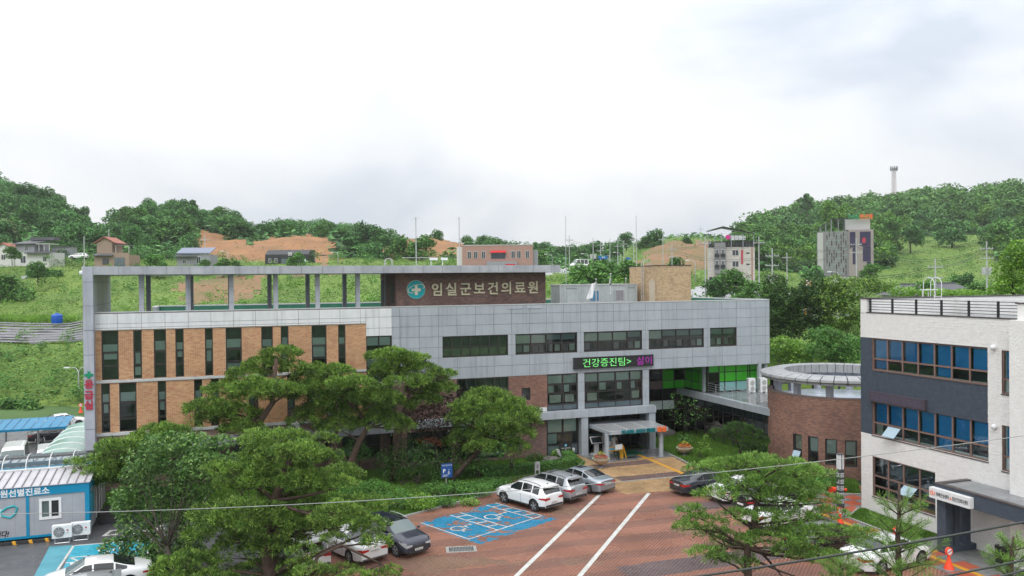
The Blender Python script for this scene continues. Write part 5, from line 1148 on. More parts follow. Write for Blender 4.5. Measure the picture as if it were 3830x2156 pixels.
for k in range(5):
    s_ = k/4
    for A_, B_ in ((pa, pc_), (pb, pd_)): q = A_*(1-s_)+B_*s_; mb = MB(); mb.cyl(q[0], q[1], 0, 2.3, .05, 6); part('post', mb, 'steel_pale', tn)
# blue carport
cp = thing('blue_carport', 'blue ribbed carport roof on grey trusses behind the ambulances', 'carport', (-20, 86, 0))
cx0, cx1, cy0, cy1 = -36., float(onY(250, 1590, 82.5)[0]), 82.5, 86.2
for k in range(26):
    x = cx1-(k+1)*.72; mb = MB(); mb.extr([(0, 0), (.66, 0), (.69, .06), (.72, .06), (.72, .04), (.69, .03), (0, -.03)], (x, cy0, 2.28), (1, 0, 0), (0, 0, 1), (0, cy1-cy0, .42)); part('roof_rib', mb, 'carport_blue', cp)
mb = MB(); mb.box(cx0, cx1, cy0-.03, cy0, 2.1, 2.3); part('fascia', mb, 'carport_blue', cp)
for k in range(7):
    x = cx1-.3-k*2.6; mb = MB(); mb.tube([(x, cy0, 2.05), (x, cy1, 2.5)], .05, 5).tube([(x, cy0, 1.7), (x, cy1, 2.0)], .04, 5)
    for q in range(7): mb.tube([(x, cy0+q*.85, 2.05+q*.07), (x, cy0+q*.85+.42, 1.72+q*.05)], .025, 4)
    part('truss', mb, 'steel', cp); mb = MB(); mb.cyl(x, cy1-.5, 0, 2.4, .09, 8); part('post', mb, 'steel', cp)

# ------------------------------------------------------------------ rooftop things
def cyl_part(nm, x, y, z0, z1, r, mt, par): mb = MB(); mb.cyl(x, y, z0, z1, r, 8); return part(nm, mb, mt, par)
co = thing('roof_container_office', 'pale grey corrugated container office on the hospital roof', 'container', (32, FY+5, 12.2))
X0_, X1_, Y0_, Y1_ = 28.55, 36.4, FY+4.4, FY+6.7; ZT = 14.62
mat('container_grey', (.42, .46, .46), .45, (.36, .40, .40), 1.5, streak=.15)
mb = MB(); mb.box(X0_+.03, X1_-.03, Y0_+.03, Y1_, 12.22, ZT-.02); part('core', mb, 'container_grey', co)
mb = MB(); k = 0; x = X0_+.4
while x < X1_-.4:
    if not any(a-.05 < x < b+.05 for a, b in ((29.2, 30.3), (31.4, 32.6), (34.0, 35.2), (35.45, 36.2))): mb.box(x, x+.11, Y0_-.01, Y0_+.029, 12.3, ZT-.12)
    x += .22
y = Y0_+.2
while y < Y1_-.2: mb.box(X0_-.01, X0_+.029, y, y+.11, 12.3, ZT-.12); y += .22
part('corrugation', mb, 'container_grey', co, kind='stuff')
mb = MB(); mb.box(X0_-.03, X1_+.03, Y0_-.04, Y1_+.03, ZT-.1, ZT).box(X0_-.02, X0_+.1, Y0_-.03, Y0_+.1, 12.2, ZT-.1).box(X1_-.1, X1_+.02, Y0_-.03, Y0_+.1, 12.2, ZT-.1); part('frame', mb, 'steel_pale', co)
for a, b in ((29.25, 30.2), (35.5, 36.15)): mb = MB(); mb.box(a, b, Y0_-.03, Y0_+.02, 12.3, 14.3); mb.box(a-.03, b+.03, Y0_-.1, Y0_+.02, 14.3, 14.36); part('door', mb, 'container_grey', co)
for a, b, mt in ((31.5, 32.5, 'carport_blue'), (34.1, 35.05, 'screen_grey')):
    mb = MB(); mb.box(a, b, Y0_-.05, Y0_+.02, 12.95, 13.05).box(a, b, Y0_-.05, Y0_+.02, 14.0, 14.08).box(a, a+.07, Y0_-.05, Y0_+.02, 13.05, 14.0).box(b-.07, b, Y0_-.05, Y0_+.02, 13.05, 14.0)
    for q in range(1, 7): mb.box(a+(b-a)*q/7-.012, a+(b-a)*q/7+.012, Y0_-.06, Y0_-.04, 13.05, 14.0)
    wn = part('window', mb, 'steel_pale', co); box('pane', mt, wn, a+.07, b-.07, Y0_-.02, Y0_+.0, 13.05, 14.0)
def flagpole(px, yb, ytop, lab):
    y = FY+.6; p = onY(px, ytop, y); x, z = float(p[0]), float(p[2]); t = thing('flagpole', lab, 'flagpole', (x, y, 12.2), 'flagpoles behind the parapet'); cyl_part('pole', x, y, 12.2, z, .03, 'steel_pale', t)
    mb = MB(); mb.lathe((x, y, z-.02), [(.02, 0), (.07, .05), (.07, .1), (.02, .15)], 10); part('finial', mb, 'steel', t, True); return x, y, z
for px, yt, lab, fl in ((2229, 1048, 'flagpole with a plain white flag in front of the container office', 1), (2284, 1028, 'tallest flagpole with a furled printed flag before the container office', 2), (2341, 1045, 'flagpole without a flag beside the container office door', 0)):
    x, y, z = flagpole(px, 1130, yt, lab)
    if fl:
        vs = []; nu, nv = 7, 10; rr = random.Random(fl)
        for i in range(nu+1):
            for j in range(nv+1):
                u_, v_ = i/nu, j/nv; wd = (.42 if fl == 1 else .16)*(1-.3*v_); hgt = 1.35
                vs.append((x-.03-u_*wd*(1+.9*v_ if fl == 1 else .5)-(.35*v_ if fl == 1 else .06*sin(v_*6)), y-.03+.06*sin(u_*9+v_*5), z-.22-v_*hgt-u_*(.1 if fl == 1 else .2)))
        mb = MB(); fs = [(i*(nv+1)+j, (i+1)*(nv+1)+j, (i+1)*(nv+1)+j+1, i*(nv+1)+j+1) for i in range(nu) for j in range(nv)]; mb.add(vs, fs); o = link('flag', mb.mesh('flag', 'white_paint', True))
        tag(o, 'white flag hanging in a slanting fold on its pole' if fl == 1 else 'limp white flag with a dark print hanging from the tallest pole', 'flag', None)
        if fl == 2: mb = MB(); mb.tube([(x-.09, y-.12, z-.85), (x-.09, y-.14, z-.85)], .07, 12); part('emblem', mb, 'black', o, loc=(0, 0, 0))
def mast(px, ytop, zb, y, lab, bars=(), r=.04, tip='steel', n='antenna_mast'):
    p = onY(px, ytop, y); x, z = float(p[0]), float(p[2]); t = thing(n, lab, 'mast', (x, y, zb)); cyl_part('pole', x, y, zb, z, r, 'steel_pale', t)
    for zz, w__, ang in bars:
        mb = MB(); mb.tube([(x-w__, y, zz), (x+w__, y+.1, zz+ang)], .02, 5)
        for q in np.linspace(-.8, .8, 6): mb.tube([(x+q*w__, y-.25, zz+ang*(q+1)/2), (x+q*w__, y+.25, zz+ang*(q+1)/2)], .012, 4)
        part('aerial', mb, 'steel', t)
    return x, y, z
mast(1555, 812, 16.29, FY+2.5, 'television aerial mast with three yagi aerials on the roof frame', ((17.0, 1.2, .0), (18.6, .6, .1), (20.2, .35, .15)))
x, y, z = mast(1717, 812, 16.29, FY+2.0, 'lightning rod mast on the roof frame right of the aerial mast', ()); 
mast(2115, 808, 12.2, FY+9, 'thin pole rising behind the container office', (), .03); mast(2379, 808, 12.2, FY+9, 'thin pole rising behind the tan brick block', (), .03)
def roofcam(px, lab, s=1.):
    y = FY+.3; x = float(onY(px, 990, y)[0]); t = thing('roof_camera', lab, 'camera', (x, y, 16.29)); cyl_part('stem', x, y, 16.29, 16.8*1, .03, 'white_paint', t); mb = MB(); mb.obox((x-.1, y-.1, 16.75), (.62*s, -.1, -.02 if s > 0 else .12), (0, .2, 0), (0, 0, .2)); part('housing', mb, 'white_paint', t)
roofcam(1612, 'white box security camera pointing right on the roof frame'); roofcam(1655, 'white tilted security camera on the roof frame, nearest the lightning rod', .8)
hc = MB(); p = onY(310, 1010, FY-.9); x, z = float(p[0]), float(p[2]); hc.lathe((x-.1, FY-.5, 15.65), [(.03, 0), (.16, .05), (.2, .15), (.2, .3), (.05, .36)], 14); hc.tube([(x-.1, FY-.5, 15.95), (x-.1, FY-.5, 16.25), (x, FY-.5, 16.35), (-9.62, FY-.5, 16.2)], .03, 6)
tag(link('pylon_camera', hc.mesh('pylon_camera', 'white_paint', True)), 'white dome camera on a bent arm at the top corner of the pylon', 'camera')
# LED message board on the facade
lx0_, lx1_, lz0, lz1 = 27.88, 35.53, 7.36, 8.32
mb = MB(); bx(mb, Pm, lx0_, lx1_, lz0+.04, lz1, .06, .24); lbd = link('led_message_board', mb.mesh('led_message_board', 'black')); tag(lbd, 'long black LED message board with green and magenta letters on the grey facade', 'sign board')
mb = MB(); bx(mb, Pm, lx0_-.03, lx1_+.03, lz1, lz1+.03, .05, .26); bx(mb, Pm, lx0_-.03, lx1_+.03, lz0+.01, lz0+.04, .05, .26); part('frame', mb, 'frame_dark', lbd)
text('led_lettering', '건강증진팀>', .80, 'led_green', lbd, (28.65, FY-.242, lz0+.20), (1, 0, 0), (0, 0, 1), .004, -.004, width=4.6)
text('led_lettering', '삶이', .80, 'led_magenta', lbd, (33.85, FY-.242, lz0+.20), (1, 0, 0), (0, 0, 1), .004, -.006, width=1.45)
# emergency sign on the pylon
sy = FY-.765; 
mb = MB(); c_ = onY(332.5, 1403, sy); cxp, czp = float(c_[0]), float(c_[2]); mb.box(cxp-.27, cxp+.27, sy-.07, sy, czp-.085, czp+.085).box(cxp-.085, cxp+.085, sy-.072, sy, czp-.25, czp-.086).box(cxp-.085, cxp+.085, sy-.072, sy, czp+.086, czp+.25)
tag(link('green_cross_sign', mb.mesh('green_cross_sign', 'green_letter')), 'green cross sign on the grey pylon above the red letters', 'sign')
for ch, yy, lab in (('응', 1440, 'top red letter of the vertical sign on the pylon, under the green cross'), ('급', 1480, 'middle red letter of the vertical sign on the pylon'), ('실', 1518, 'bottom red letter of the vertical sign on the pylon')):
    c_ = onY(333, yy+11, sy); o = text('sign_letter', ch, .66, 'red_letter', None, (float(c_[0]), sy, float(c_[2])), (1, 0, 0), (0, 0, 1), .07, .02, 'CENTER'); o.location = (0, 0, 0); tag(o, lab, 'sign letter', 'red letters on the pylon')
# big outdoor air conditioners on the terrace
def ac_tall(lab, x, y):
    t = thing('outdoor_unit', lab, 'air conditioner', (x, y, 4.4), 'tall outdoor units on the terrace')
    part('casing', MB().box(-.5, .5, -.22, .22, .12, 1.75), 'white_paint', t, loc=(0, 0, 0)); mb = MB()
    for z in (.5, 1.2): mb.tube([(.05, -.221, z), (.05, -.24, z)], .3, 20)
    part('fan_grille', mb, 'grille_pale', t, loc=(0, 0, 0)); mb = MB()
    for k in range(9): mb.box(-.52, -.501, -.2, .2, .3+k*.16, .38+k*.16)
    part('side_louvre', mb, 'grille', t, loc=(0, 0, 0)); mb = MB(); mb.box(-.45, -.25, -.25, .25, 0, .12).box(.25, .45, -.25, .25, 0, .12); part('foot', mb, 'white_paint', t, loc=(0, 0, 0)); return t
q1, q2 = G(2809, 1470, 4.4), G(2853, 1468, 4.4)
a_ = ac_tall('white twin fan outdoor unit on the terrace, the one nearer the green glass door', 0, 0); a_.location = (float(q1[0]), float(q1[1]), 4.4); a_.scale = (.74, .8, .78); b_ = dup(a_, (float(q2[0]), float(q2[1]), 4.4), 'white twin fan outdoor unit on the terrace beside the round brick hall')

# ------------------------------------------------------------------ entrance things
def flower_pot(x, y, lab, cols, h=.9):
    t = thing('flower_pot', lab, 'flower pot', (x, y, .05), 'big flower bowls at the entrance'); t.scale = (.82,)*3; mb = MB(); mb.lathe((0, 0, 0), [(.35, 0), (.3, .1), (.16, .2), (.16, .3)], 20); part('foot', mb, 'granite', t, 40, loc=(0, 0, 0))
    mb = MB(); mb.lathe((0, 0, .3), [(.2, 0), (.5, .12), (.75, .35), (.84, .52), (.84, .58), (.75, .58)], 28); part('bowl', mb, 'bowl_stone', t, 40, loc=(0, 0, 0))
    for nm, mt, r0, r1, z0, z1, n in (('white_flowers', cols[0], .5, .9, .85, 1.05, 260), ('red_flowers', cols[1], .15, .68, 1.05, 1.35, 420), ('top_flowers', cols[2], 0, .36, 1.3, 1.65, 160)):
        rs = np.random.RandomState(len(nm)+n); a = rs.uniform(0, 2*pi, n); r = np.sqrt(rs.uniform(r0**2, r1**2, n)); zz = z0+(z1-z0)*(1-(r-r0)/(r1-r0+1e-6))*rs.uniform(.5, 1, n)+rs.uniform(-.03, .05, n)
        P_ = np.c_[r*np.cos(a), r*np.sin(a), zz]; V, F = leafquads(P_, rs, .09, .09, up=.5); me = npmesh(nm, V, F, mt); o = link(nm, me, t, loc=(0, 0, 0)); o['kind'] = 'stuff'
    return t
def leafquads(P, rs, l, w_, up=.3, d=None):
    n = len(P); nr_ = rs.normal(0, 1, (n, 3)); nr_[:, 2] = np.abs(nr_[:, 2])+up*2; nr_ /= np.linalg.norm(nr_, axis=1)[:, None]
    t = rs.normal(0, 1, (n, 3)); t -= nr_*(t*nr_).sum(1)[:, None]; t /= np.linalg.norm(t, axis=1)[:, None]; b = np.cross(nr_, t); s = rs.uniform(.7, 1.3, (n, 1))
    V = np.stack([P-t*l*s/2, P+b*w_*s/2, P+t*l*s/2, P-b*w_*s/2], 1); return V.reshape(-1, 3), np.arange(4*n).reshape(n, 4)
mat('bowl_stone', (.45, .34, .26), .5, (.38, .28, .21), 3.); ramp_mat('flowers_white', [(.45, .5, .38), (.12, .25, .05), (.55, .55, .5), (.1, .2, .04)], .8); ramp_mat('flowers_red', [(.5, .03, .03), (.3, .05, .05), (.6, .10, .06), (.08, .16, .03)], .8)
ramp_mat('flowers_orange', [(.7, .12, .02), (.5, .05, .02), (.65, .2, .04), (.1, .2, .03)], .8); ramp_mat('flowers_yellow', [(.4, .45, .06), (.55, .5, .1), (.12, .25, .03)], .8)
flower_pot(27.9, 59.2, 'big stone flower bowl with red flowers left of the entrance canopy', ('flowers_white', 'flowers_red', 'flowers_yellow'))
flower_pot(36.3, 60.5, 'big stone flower bowl with orange red flowers on the lawn right of the canopy', ('flowers_white', 'flowers_orange', 'flowers_yellow'))
# information kiosks
k1 = thing('information_kiosk', 'grey information stand with a tilted black screen under the canopy', 'kiosk', (29.7, 63.9, .05)); mb = MB(); mb.box(29.25, 30.15, 63.6, 64.2, .05, .12); part('base', mb, 'steel_pale', k1); box('stem', 'steel_pale', k1, 29.5, 29.9, 63.8, 64.0, .12, 1.05)
mb = MB(); mb.obox((29.15, 63.65, 1.0), (1.1, 0, 0), (0, .45, .5), (0, -.06, .06)); part('housing', mb, 'steel_pale', k1); mb = MB(); mb.obox((29.22, 63.625, 1.08), (.96, 0, 0), (0, .37, .41), (0, -.012, .012)); part('screen', mb, 'car_glass', k1)
k2 = thing('ticket_kiosk', 'white and blue slanted ticket kiosk under the canopy', 'kiosk', (30.8, 64.0, .05)); mb = MB(); mb.extr([(0, .05), (.6, .05), (.6, 1.75), (.35, 1.75), (0, 1.1)], (30.45, 63.7, 0), (0, 1, 0), (0, 0, 1), (.72, 0, 0)); part('cabinet', mb, 'white_paint', k2)
mb = MB(); mb.obox((30.5, 63.69, 1.12), (.62, 0, 0), (0, .31, .57), (0, -.01, .006)); part('screen', mb, 'cabin_blue', k2); mb = MB(); mb.tube([(30.81, 63.695, .7), (30.81, 63.68, .7)], .11, 16); part('emblem', mb, 'cabin_blue', k2)
# round black stone sign in its cradle
rsn = thing('round_stone_sign', 'round black stone sign in a grey half ring cradle before the brick wall', 'sign', (26.5, 63.0, .05)); rx, ry, rz_ = 26.45, 63.0, .98
mb = MB(); mb.tube([(rx, ry-.08, rz_), (rx, ry+.08, rz_)], .58, 32); part('disc', mb, 'black', rsn); mb = MB(); vs = []
for t in np.linspace(pi*1.02, pi*1.98, 16):
    for r_, yy in ((.60, -.14), (.82, -.14), (.82, .14), (.60, .14)): vs.append((rx+r_*cos(t), ry+yy, rz_+r_*sin(t)))
mb.add(vs, [(4*i+j, 4*i+(j+1) % 4, 4*i+4+(j+1) % 4, 4*i+4+j) for i in range(15) for j in range(4)]+[(3, 2, 1, 0), (60, 61, 62, 63)]); mb.box(rx-.55, rx+.55, ry-.25, ry+.25, .05, .22); part('cradle', mb, 'steel_pale', rsn)
text('lettering', '임실군 보건의료원', .12, 'white_paint', rsn, (rx-.42, ry-.082, rz_-.02), (1, 0, 0), (0, 0, 1), .004, 0, width=.84); text('lettering', '준공', .12, 'white_paint', rsn, (rx-.1, ry-.082, rz_-.2), (1, 0, 0), (0, 0, 1), .004, 0)
mb = MB(); mb.tube([(rx, ry-.081, rz_+.26), (rx, ry-.09, rz_+.26)], .1, 16); part('emblem', mb, 'poly_blue', rsn)
# yellow folding frame with blue banner, notice stand
bfr = thing('folding_barrier', 'yellow folding barrier with a blue strip by the left canopy column', 'barrier', (30.7, 61.9, .05)); mb = MB(); mb.obox((30.95, 61.9, .05), (.12, -.25, 0), (.03, 0, 0), (.0, .12, 1.0)); mb.obox((31.35, 61.6, .05), (.1, .05, 0), (.0, .06, 0), (-.2, .15, 1.05)); mb.obox((31.0, 61.55, .05), (.1, .05, 0), (.0, .06, 0), (.13, .2, 1.05)); mb.obox((29.9, 62.4, .55), (1.3, -.35, 0), (0, .04, 0), (0, 0, .4)); part('frame', mb, 'stripe_yellow', bfr)
mb = MB(); mb.obox((29.95, 62.35, .66), (1.15, -.31, 0), (0, .02, 0), (0, 0, .2)); part('blue_strip', mb, 'poly_blue', bfr)
nst = thing('notice_stand', 'small white notice on a thin black stand in front of the barrier', 'sign', (30.55, 61.4, .05)); mb = MB(); mb.cyl(30.55, 61.4, .05, .09, .2, 14).cyl(30.55, 61.4, .09, .95, .02, 6); part('stand', mb, 'black', nst); mb = MB(); mb.obox((30.25, 61.36, .85), (.62, -.08, .06), (0, .02, 0), (0, 0, .42)); part('board', mb, 'notice_white', nst)
# parking sign, kerb bollard post, drain
sgp = thing('parking_sign', 'blue accessible parking sign on a post in the shrubs', 'sign', (14.62, 56.9, 0)); cyl_part('post', 14.62, 56.94, 0, 1.75, .03, 'steel_pale', sgp)
mb = MB(); mb.obox((14.25, 56.86, .95), (.8, -.05, .0), (0, .03, 0), (0, 0, 1.0))
mat('sign_blue', (.01, .07, .28), .4); part('board', mb, 'sign_blue', sgp)
text('lettering', 'P', .38, 'white_paint', sgp, (14.36, 56.842, 1.3), (1, -.06, 0), (0, 0, 1), .004, .01); text('lettering', '장애인 전용 주차구역', .12, 'white_paint', sgp, (14.29, 56.845, 1.78), (1, -.06, 0), (0, 0, 1), .004, 0, width=.7)
mb = MB(); mb.tube([(14.82, 56.83, 1.42), (14.8, 56.83, 1.36), (14.74, 56.83, 1.3), (14.76, 56.83, 1.22), (14.86, 56.83, 1.22), (14.9, 56.83, 1.3)], .02, 5).tube([(14.8, 56.83, 1.52), (14.8, 56.82, 1.5)], .04, 8); part('wheelchair_symbol', mb, 'white_paint', sgp)
for q in range(3): box('text_line', 'white_paint', sgp, 14.33, 14.85-.1*q, 56.825, 56.835, 1.14-.06*q, 1.155-.06*q)
bp = thing('service_post', 'pale double upright service post between the silver SUV and the hedge', 'post', (22.1, 58.2, .0)); mb = MB(); mb.box(21.9, 21.98, 58.15, 58.25, 0, 1.15).box(22.22, 22.3, 58.15, 58.25, 0, 1.15).box(21.98, 22.22, 58.14, 58.26, .55, 1.18); part('uprights', mb, 'steel_pale', bp); box('panel', 'screen_grey', bp, 22.02, 22.18, 58.12, 58.14, .7, 1.0)
dr = thing('drain_grate', 'grey drain grate set in the wet paving', 'drain', (12.15, 44.12, .0)); mb = MB(); ca, sa_ = cos(radians(-12)), sin(radians(-12))
def rot(x, y, ox=12.15, oy=44.1): return (ox+x*ca-y*sa_, oy+x*sa_+y*ca)
mb.prism([rot(-.85, -.5), rot(.85, -.5), rot(.85, .5), rot(-.85, .5)], .0, .016); part('frame', mb, 'kerb', dr); mb = MB(); mb.prism([rot(-.68, -.36), rot(.68, -.36), rot(.68, .36), rot(-.68, .36)], .017, .02); part('well', mb, 'plastic_black', dr)
mb = MB()
for k in range(15): x = -.62+k*.085; mb.prism([rot(x, -.35), rot(x+.045, -.35), rot(x+.045, .35), rot(x, .35)], .021, .03)
part('grate', mb, 'steel', dr)
# lamp post with lantern
lp = thing('lantern_post', 'tall dark square lamp post with white lantern top beside the footway', 'lamp post', (36.95, 42.6, 0)); px_, py_ = 36.95, 42.6
zt_ = float(onY(3147, 1700, py_)[2]); zl_ = float(onY(3147, 1757, py_)[2]); print('lamp', zt_, zl_)
mat('post_dark', (.06, .065, .075), .5); box('post', 'post_dark', lp, px_-.17, px_+.17, py_-.17, py_+.17, 0, zl_)
for dx in (-.155, .035):
    for dy in (-.155, .035): box('lantern_pane', 'white_paint', lp, px_+dx, px_+dx+.12, py_+dy, py_+dy+.12, zl_+.05, zt_-.02)
box('lantern_frame', 'post_dark', lp, px_-.035, px_+.035, py_-.16, py_+.16, zl_, zt_); box('lantern_cap', 'post_dark', lp, px_-.18, px_+.18, py_-.18, py_+.18, zt_, zt_+.04)
for k in range(5):
    z = zl_-.25-k*.42; mb = MB()
    for s_ in range(3):
        for c_ in range(2):
            mb.box(px_-.13+c_*.15, px_-.02+c_*.15, py_-.176, py_-.171, z-.10*s_, z-.10*s_+.06); mb.box(px_-.176, px_-.171, py_-.13+c_*.15, py_-.02+c_*.15, z-.10*s_, z-.10*s_+.06)
    part('pattern_panel', mb, 'white_paint', lp)
# orange parking cones with round plates
def pcone(x, y, lab, s=1.):
    t = thing('parking_cone', lab, 'cone', (x, y, .03), 'orange parking cones'); mb = MB(); mb.lathe((0, 0, 0), [(.26, 0), (.25, .04), (.14, .3), (.08, .55), (.08, .68)], 14); part('cone', mb, 'orange_plastic', t, 40, loc=(0, 0, 0))
    mb = MB(); mb.tube([(0, .05, .88), (0, -.05, .88)], .22, 20); part('plate', mb, 'orange_plastic', t, loc=(0, 0, 0)); mb = MB(); mb.tube([(0, -.051, .88), (0, -.058, .88)], .16, 18); mb.tube([(0, -.058, .88), (0, -.06, .88)], .0, 3) ; part('disc', mb, 'notice_white', t, loc=(0, 0, 0)); mb = MB(); mb.obox((-.14, -.062, .8), (.28, 0, .12), (0, -.004, 0), (0, 0, .05)); part('slash', mb, 'red_letter', t, loc=(0, 0, 0)); return t
for (x, y), lab in (((34.75, 40.1), 'orange cone with a white disc near the white sedan and the lawn strip'), ((34.95, 35.9), 'orange cone half hidden behind the sapling'), ((34.75, 32.2), 'orange cone on the checkered footway in front of the porch'),
                    ((float(gxy(302, 1545)[0]), float(gxy(302, 1545)[1])), 'orange cone on the rear road left of the pylon')): pcone(x, y, lab)
br = thing('fallen_cone', 'orange traffic cone lying on the lawn behind the lamp post', 'cone', (39.6, 46.3, .1)); mb = MB(); mb.tube([(39.5, 46.5, .25), (39.55, 46.5, .25), (40.2, 46.3, .2), (40.6, 46.2, .18)], [.26, .22, .1, .12], 14); part('cone', mb, 'orange_plastic', br, 40)

# ------------------------------------------------------------------ the nurse walking in
def skin(name, joints, edges, mt, parent=None, label=None, sub=1):
    me = bpy.data.meshes.new(name); me.from_pydata([j[:3] for j in joints], edges, []); o = bpy.data.objects.new(name, me); COL.objects.link(o)
    md = o.modifiers.new('s', 'SKIN'); sk = me.skin_vertices[0] if len(me.skin_vertices) else None
    for i, j in enumerate(joints): me.skin_vertices[0].data[i].radius = (j[3], j[4] if len(j) > 4 else j[3])
    me.skin_vertices[0].data[0].use_root = True; sb_ = o.modifiers.new('u', 'SUBSURF'); sb_.levels = sub; sb_.render_levels = sub
    dg = bpy.context.evaluated_depsgraph_get(); m2 = bpy.data.meshes.new_from_object(o.evaluated_get(dg)); bpy.data.objects.remove(o)
    m2.name = name; m2.materials.clear(); m2.materials.append(M[mt]); m2.polygons.foreach_set('use_smooth', [True]*len(m2.polygons)); return link(name, m2, parent, label, loc=(0, 0, 0) if parent else None)
mat('skin_tone', (.48, .28, .19), .6); mat('hair_black', (.01, .009, .009), .5); mat('uniform_white', (.66, .67, .69), .8)
np_ = (31.15, 63.4, .05); person = thing('person', 'person in a white uniform dress with short black hair walking into the entrance', 'person', np_, rz=radians(-12))
S = 1.0
bj_ = [(0,0,.92,.13,.10),(0,0,1.12,.11,.09),(0,0,1.34,.145,.10),(0,0,1.46,.05,.05),(0,.0,1.55,.075,.085),(0,.01,1.64,.07,.08),(-.18,0,1.36,.05),(-.23,.02,1.12,.038),(-.2,-.1,.92,.03),(-.2,-.13,.84,.028),(.18,0,1.36,.05),(.25,.0,1.12,.038),(.24,-.12,.95,.03),(.24,-.15,.88,.028),
       (-.09,0,.85,.085),(-.09,.02,.48,.055),(-.09,.05,.08,.04),(-.09,.16,.04,.035),(.09,0,.85,.085),(.1,-.1,.5,.055),(.1,-.16,.12,.04),(.1,-.05,.05,.035)]
be = [(0,1),(1,2),(2,3),(3,4),(4,5),(2,6),(6,7),(7,8),(8,9),(2,10),(10,11),(11,12),(12,13),(0,14),(14,15),(15,16),(16,17),(0,18),(18,19),(19,20),(20,21)]
skin('body', bj_, be, 'skin_tone', person)
for sx_ in (-1, 1):
    hx_ = .2*sx_+(.02 if sx_ > 0 else 0); mb = MB()
    for k in range(5): a = (k-2)*.35; mb.tube([(hx_, -.13, .85), (hx_+.02*(k-2), -.15, .80), (hx_+.018*(k-2), -.15, .755+.01*abs(k-2))], [.013, .011, .008], 5)
    part('fingers', mb, 'skin_tone', person, True, loc=(0, 0, 0))
mb = MB(); mb.lathe((0, 0, .56), [(.27, 0), (.24, .12), (.19, .34), (.155, .5), (.165, .62), (.195, .78), (.17, .86), (.07, .9)], 18); dr_ = part('dress', mb, 'uniform_white', person, True, loc=(0, 0, 0))
for sx_ in (-1, 1): mb = MB(); mb.tube([(sx_*.15, 0, 1.40), (sx_*.225, .01, 1.2)], [.075, .07], 10); part('sleeve', mb, 'uniform_white', dr_, True, loc=(0, 0, 0))
mb = MB(); mb.lathe((0, -.01, 1.52), [(.03, 0), (.092, .03), (.105, .1), (.1, .17), (.05, .22), (.01, .235)], 16); part('hair', mb, 'hair_black', person, True, loc=(0, 0, 0))
mb = MB(); mb.tube([(0, .1, 1.58), (0, .125, 1.55)], [.012, .018], 6); part('face', mb, 'skin_tone', person, True, loc=(0, 0, 0))
mb = MB()
for sx_ in (-1, 1): mb.obox((sx_*.095-.05, (-.02 if sx_ < 0 else -.26), .0), (.1, 0, 0), (0, .24, 0), (0, 0, .08))
part('shoes', mb, 'uniform_white', person, loc=(0, 0, 0))
# ------------------------------------------------------------------ vegetation tools
KU = PHOTO_W/2576.0                     # measurements of the plants were taken on a 2576 px wide print
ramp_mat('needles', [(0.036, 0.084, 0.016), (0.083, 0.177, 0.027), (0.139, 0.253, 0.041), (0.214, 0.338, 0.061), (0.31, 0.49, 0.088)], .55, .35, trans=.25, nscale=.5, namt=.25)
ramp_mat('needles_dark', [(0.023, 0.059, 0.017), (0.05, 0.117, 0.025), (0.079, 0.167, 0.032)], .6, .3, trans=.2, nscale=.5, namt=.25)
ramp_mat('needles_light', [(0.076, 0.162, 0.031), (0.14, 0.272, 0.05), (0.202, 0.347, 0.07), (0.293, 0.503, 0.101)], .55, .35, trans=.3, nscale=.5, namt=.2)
ramp_mat('leaves', [(0.049, 0.14, 0.028), (0.091, 0.232, 0.046), (0.14, 0.315, 0.06)], .6, .3, trans=.25, nscale=.4, namt=.25)
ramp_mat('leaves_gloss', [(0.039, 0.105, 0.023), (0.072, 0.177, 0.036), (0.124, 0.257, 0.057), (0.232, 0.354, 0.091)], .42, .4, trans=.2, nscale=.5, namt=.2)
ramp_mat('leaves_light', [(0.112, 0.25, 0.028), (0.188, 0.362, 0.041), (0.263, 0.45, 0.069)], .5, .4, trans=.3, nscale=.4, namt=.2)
ramp_mat('leaves_maple', [(0.045, 0.027, 0.024), (0.083, 0.045, 0.038), (0.06, 0.06, 0.033)], .6, .3, trans=.2); ramp_mat('leaves_rust', [(.22, .05, .02), (.28, .08, .03), (.12, .05, .02)], .6, .3, trans=.2)
ramp_mat('grass_blades', [(.05, .13, .012), (.09, .20, .02), (.13, .25, .03), (.07, .16, .02)], .6, .3, trans=.2, nscale=.25, namt=.25)
ramp_mat('meadow_blades', [(0.068, 0.168, 0.024), (0.122, 0.258, 0.038), (0.183, 0.319, 0.056), (0.244, 0.365, 0.078)], .6, .3, trans=.2, nscale=.06, namt=.35)
ramp_mat('wood_far', [(0.043, 0.125, 0.041), (0.074, 0.191, 0.058), (0.111, 0.264, 0.076), (0.155, 0.328, 0.087)], .7, .2, trans=.15, nscale=.05, namt=.4)
ramp_mat('wood_far_b', [(0.06, 0.152, 0.037), (0.101, 0.234, 0.052), (0.152, 0.316, 0.07)], .7, .2, trans=.15, nscale=.08, namt=.35)
ramp_mat('wood_far_c', [(0.077, 0.185, 0.026), (0.123, 0.262, 0.041), (0.185, 0.339, 0.058)], .7, .2, trans=.15, nscale=.08, namt=.3)
mat('rock', (.10, .09, .085), .8, (.16, .15, .14), 2.5, bump=.5, bscale=6)
MPU = lambda D: D*KU/FOC                 # metres per print pixel at a distance

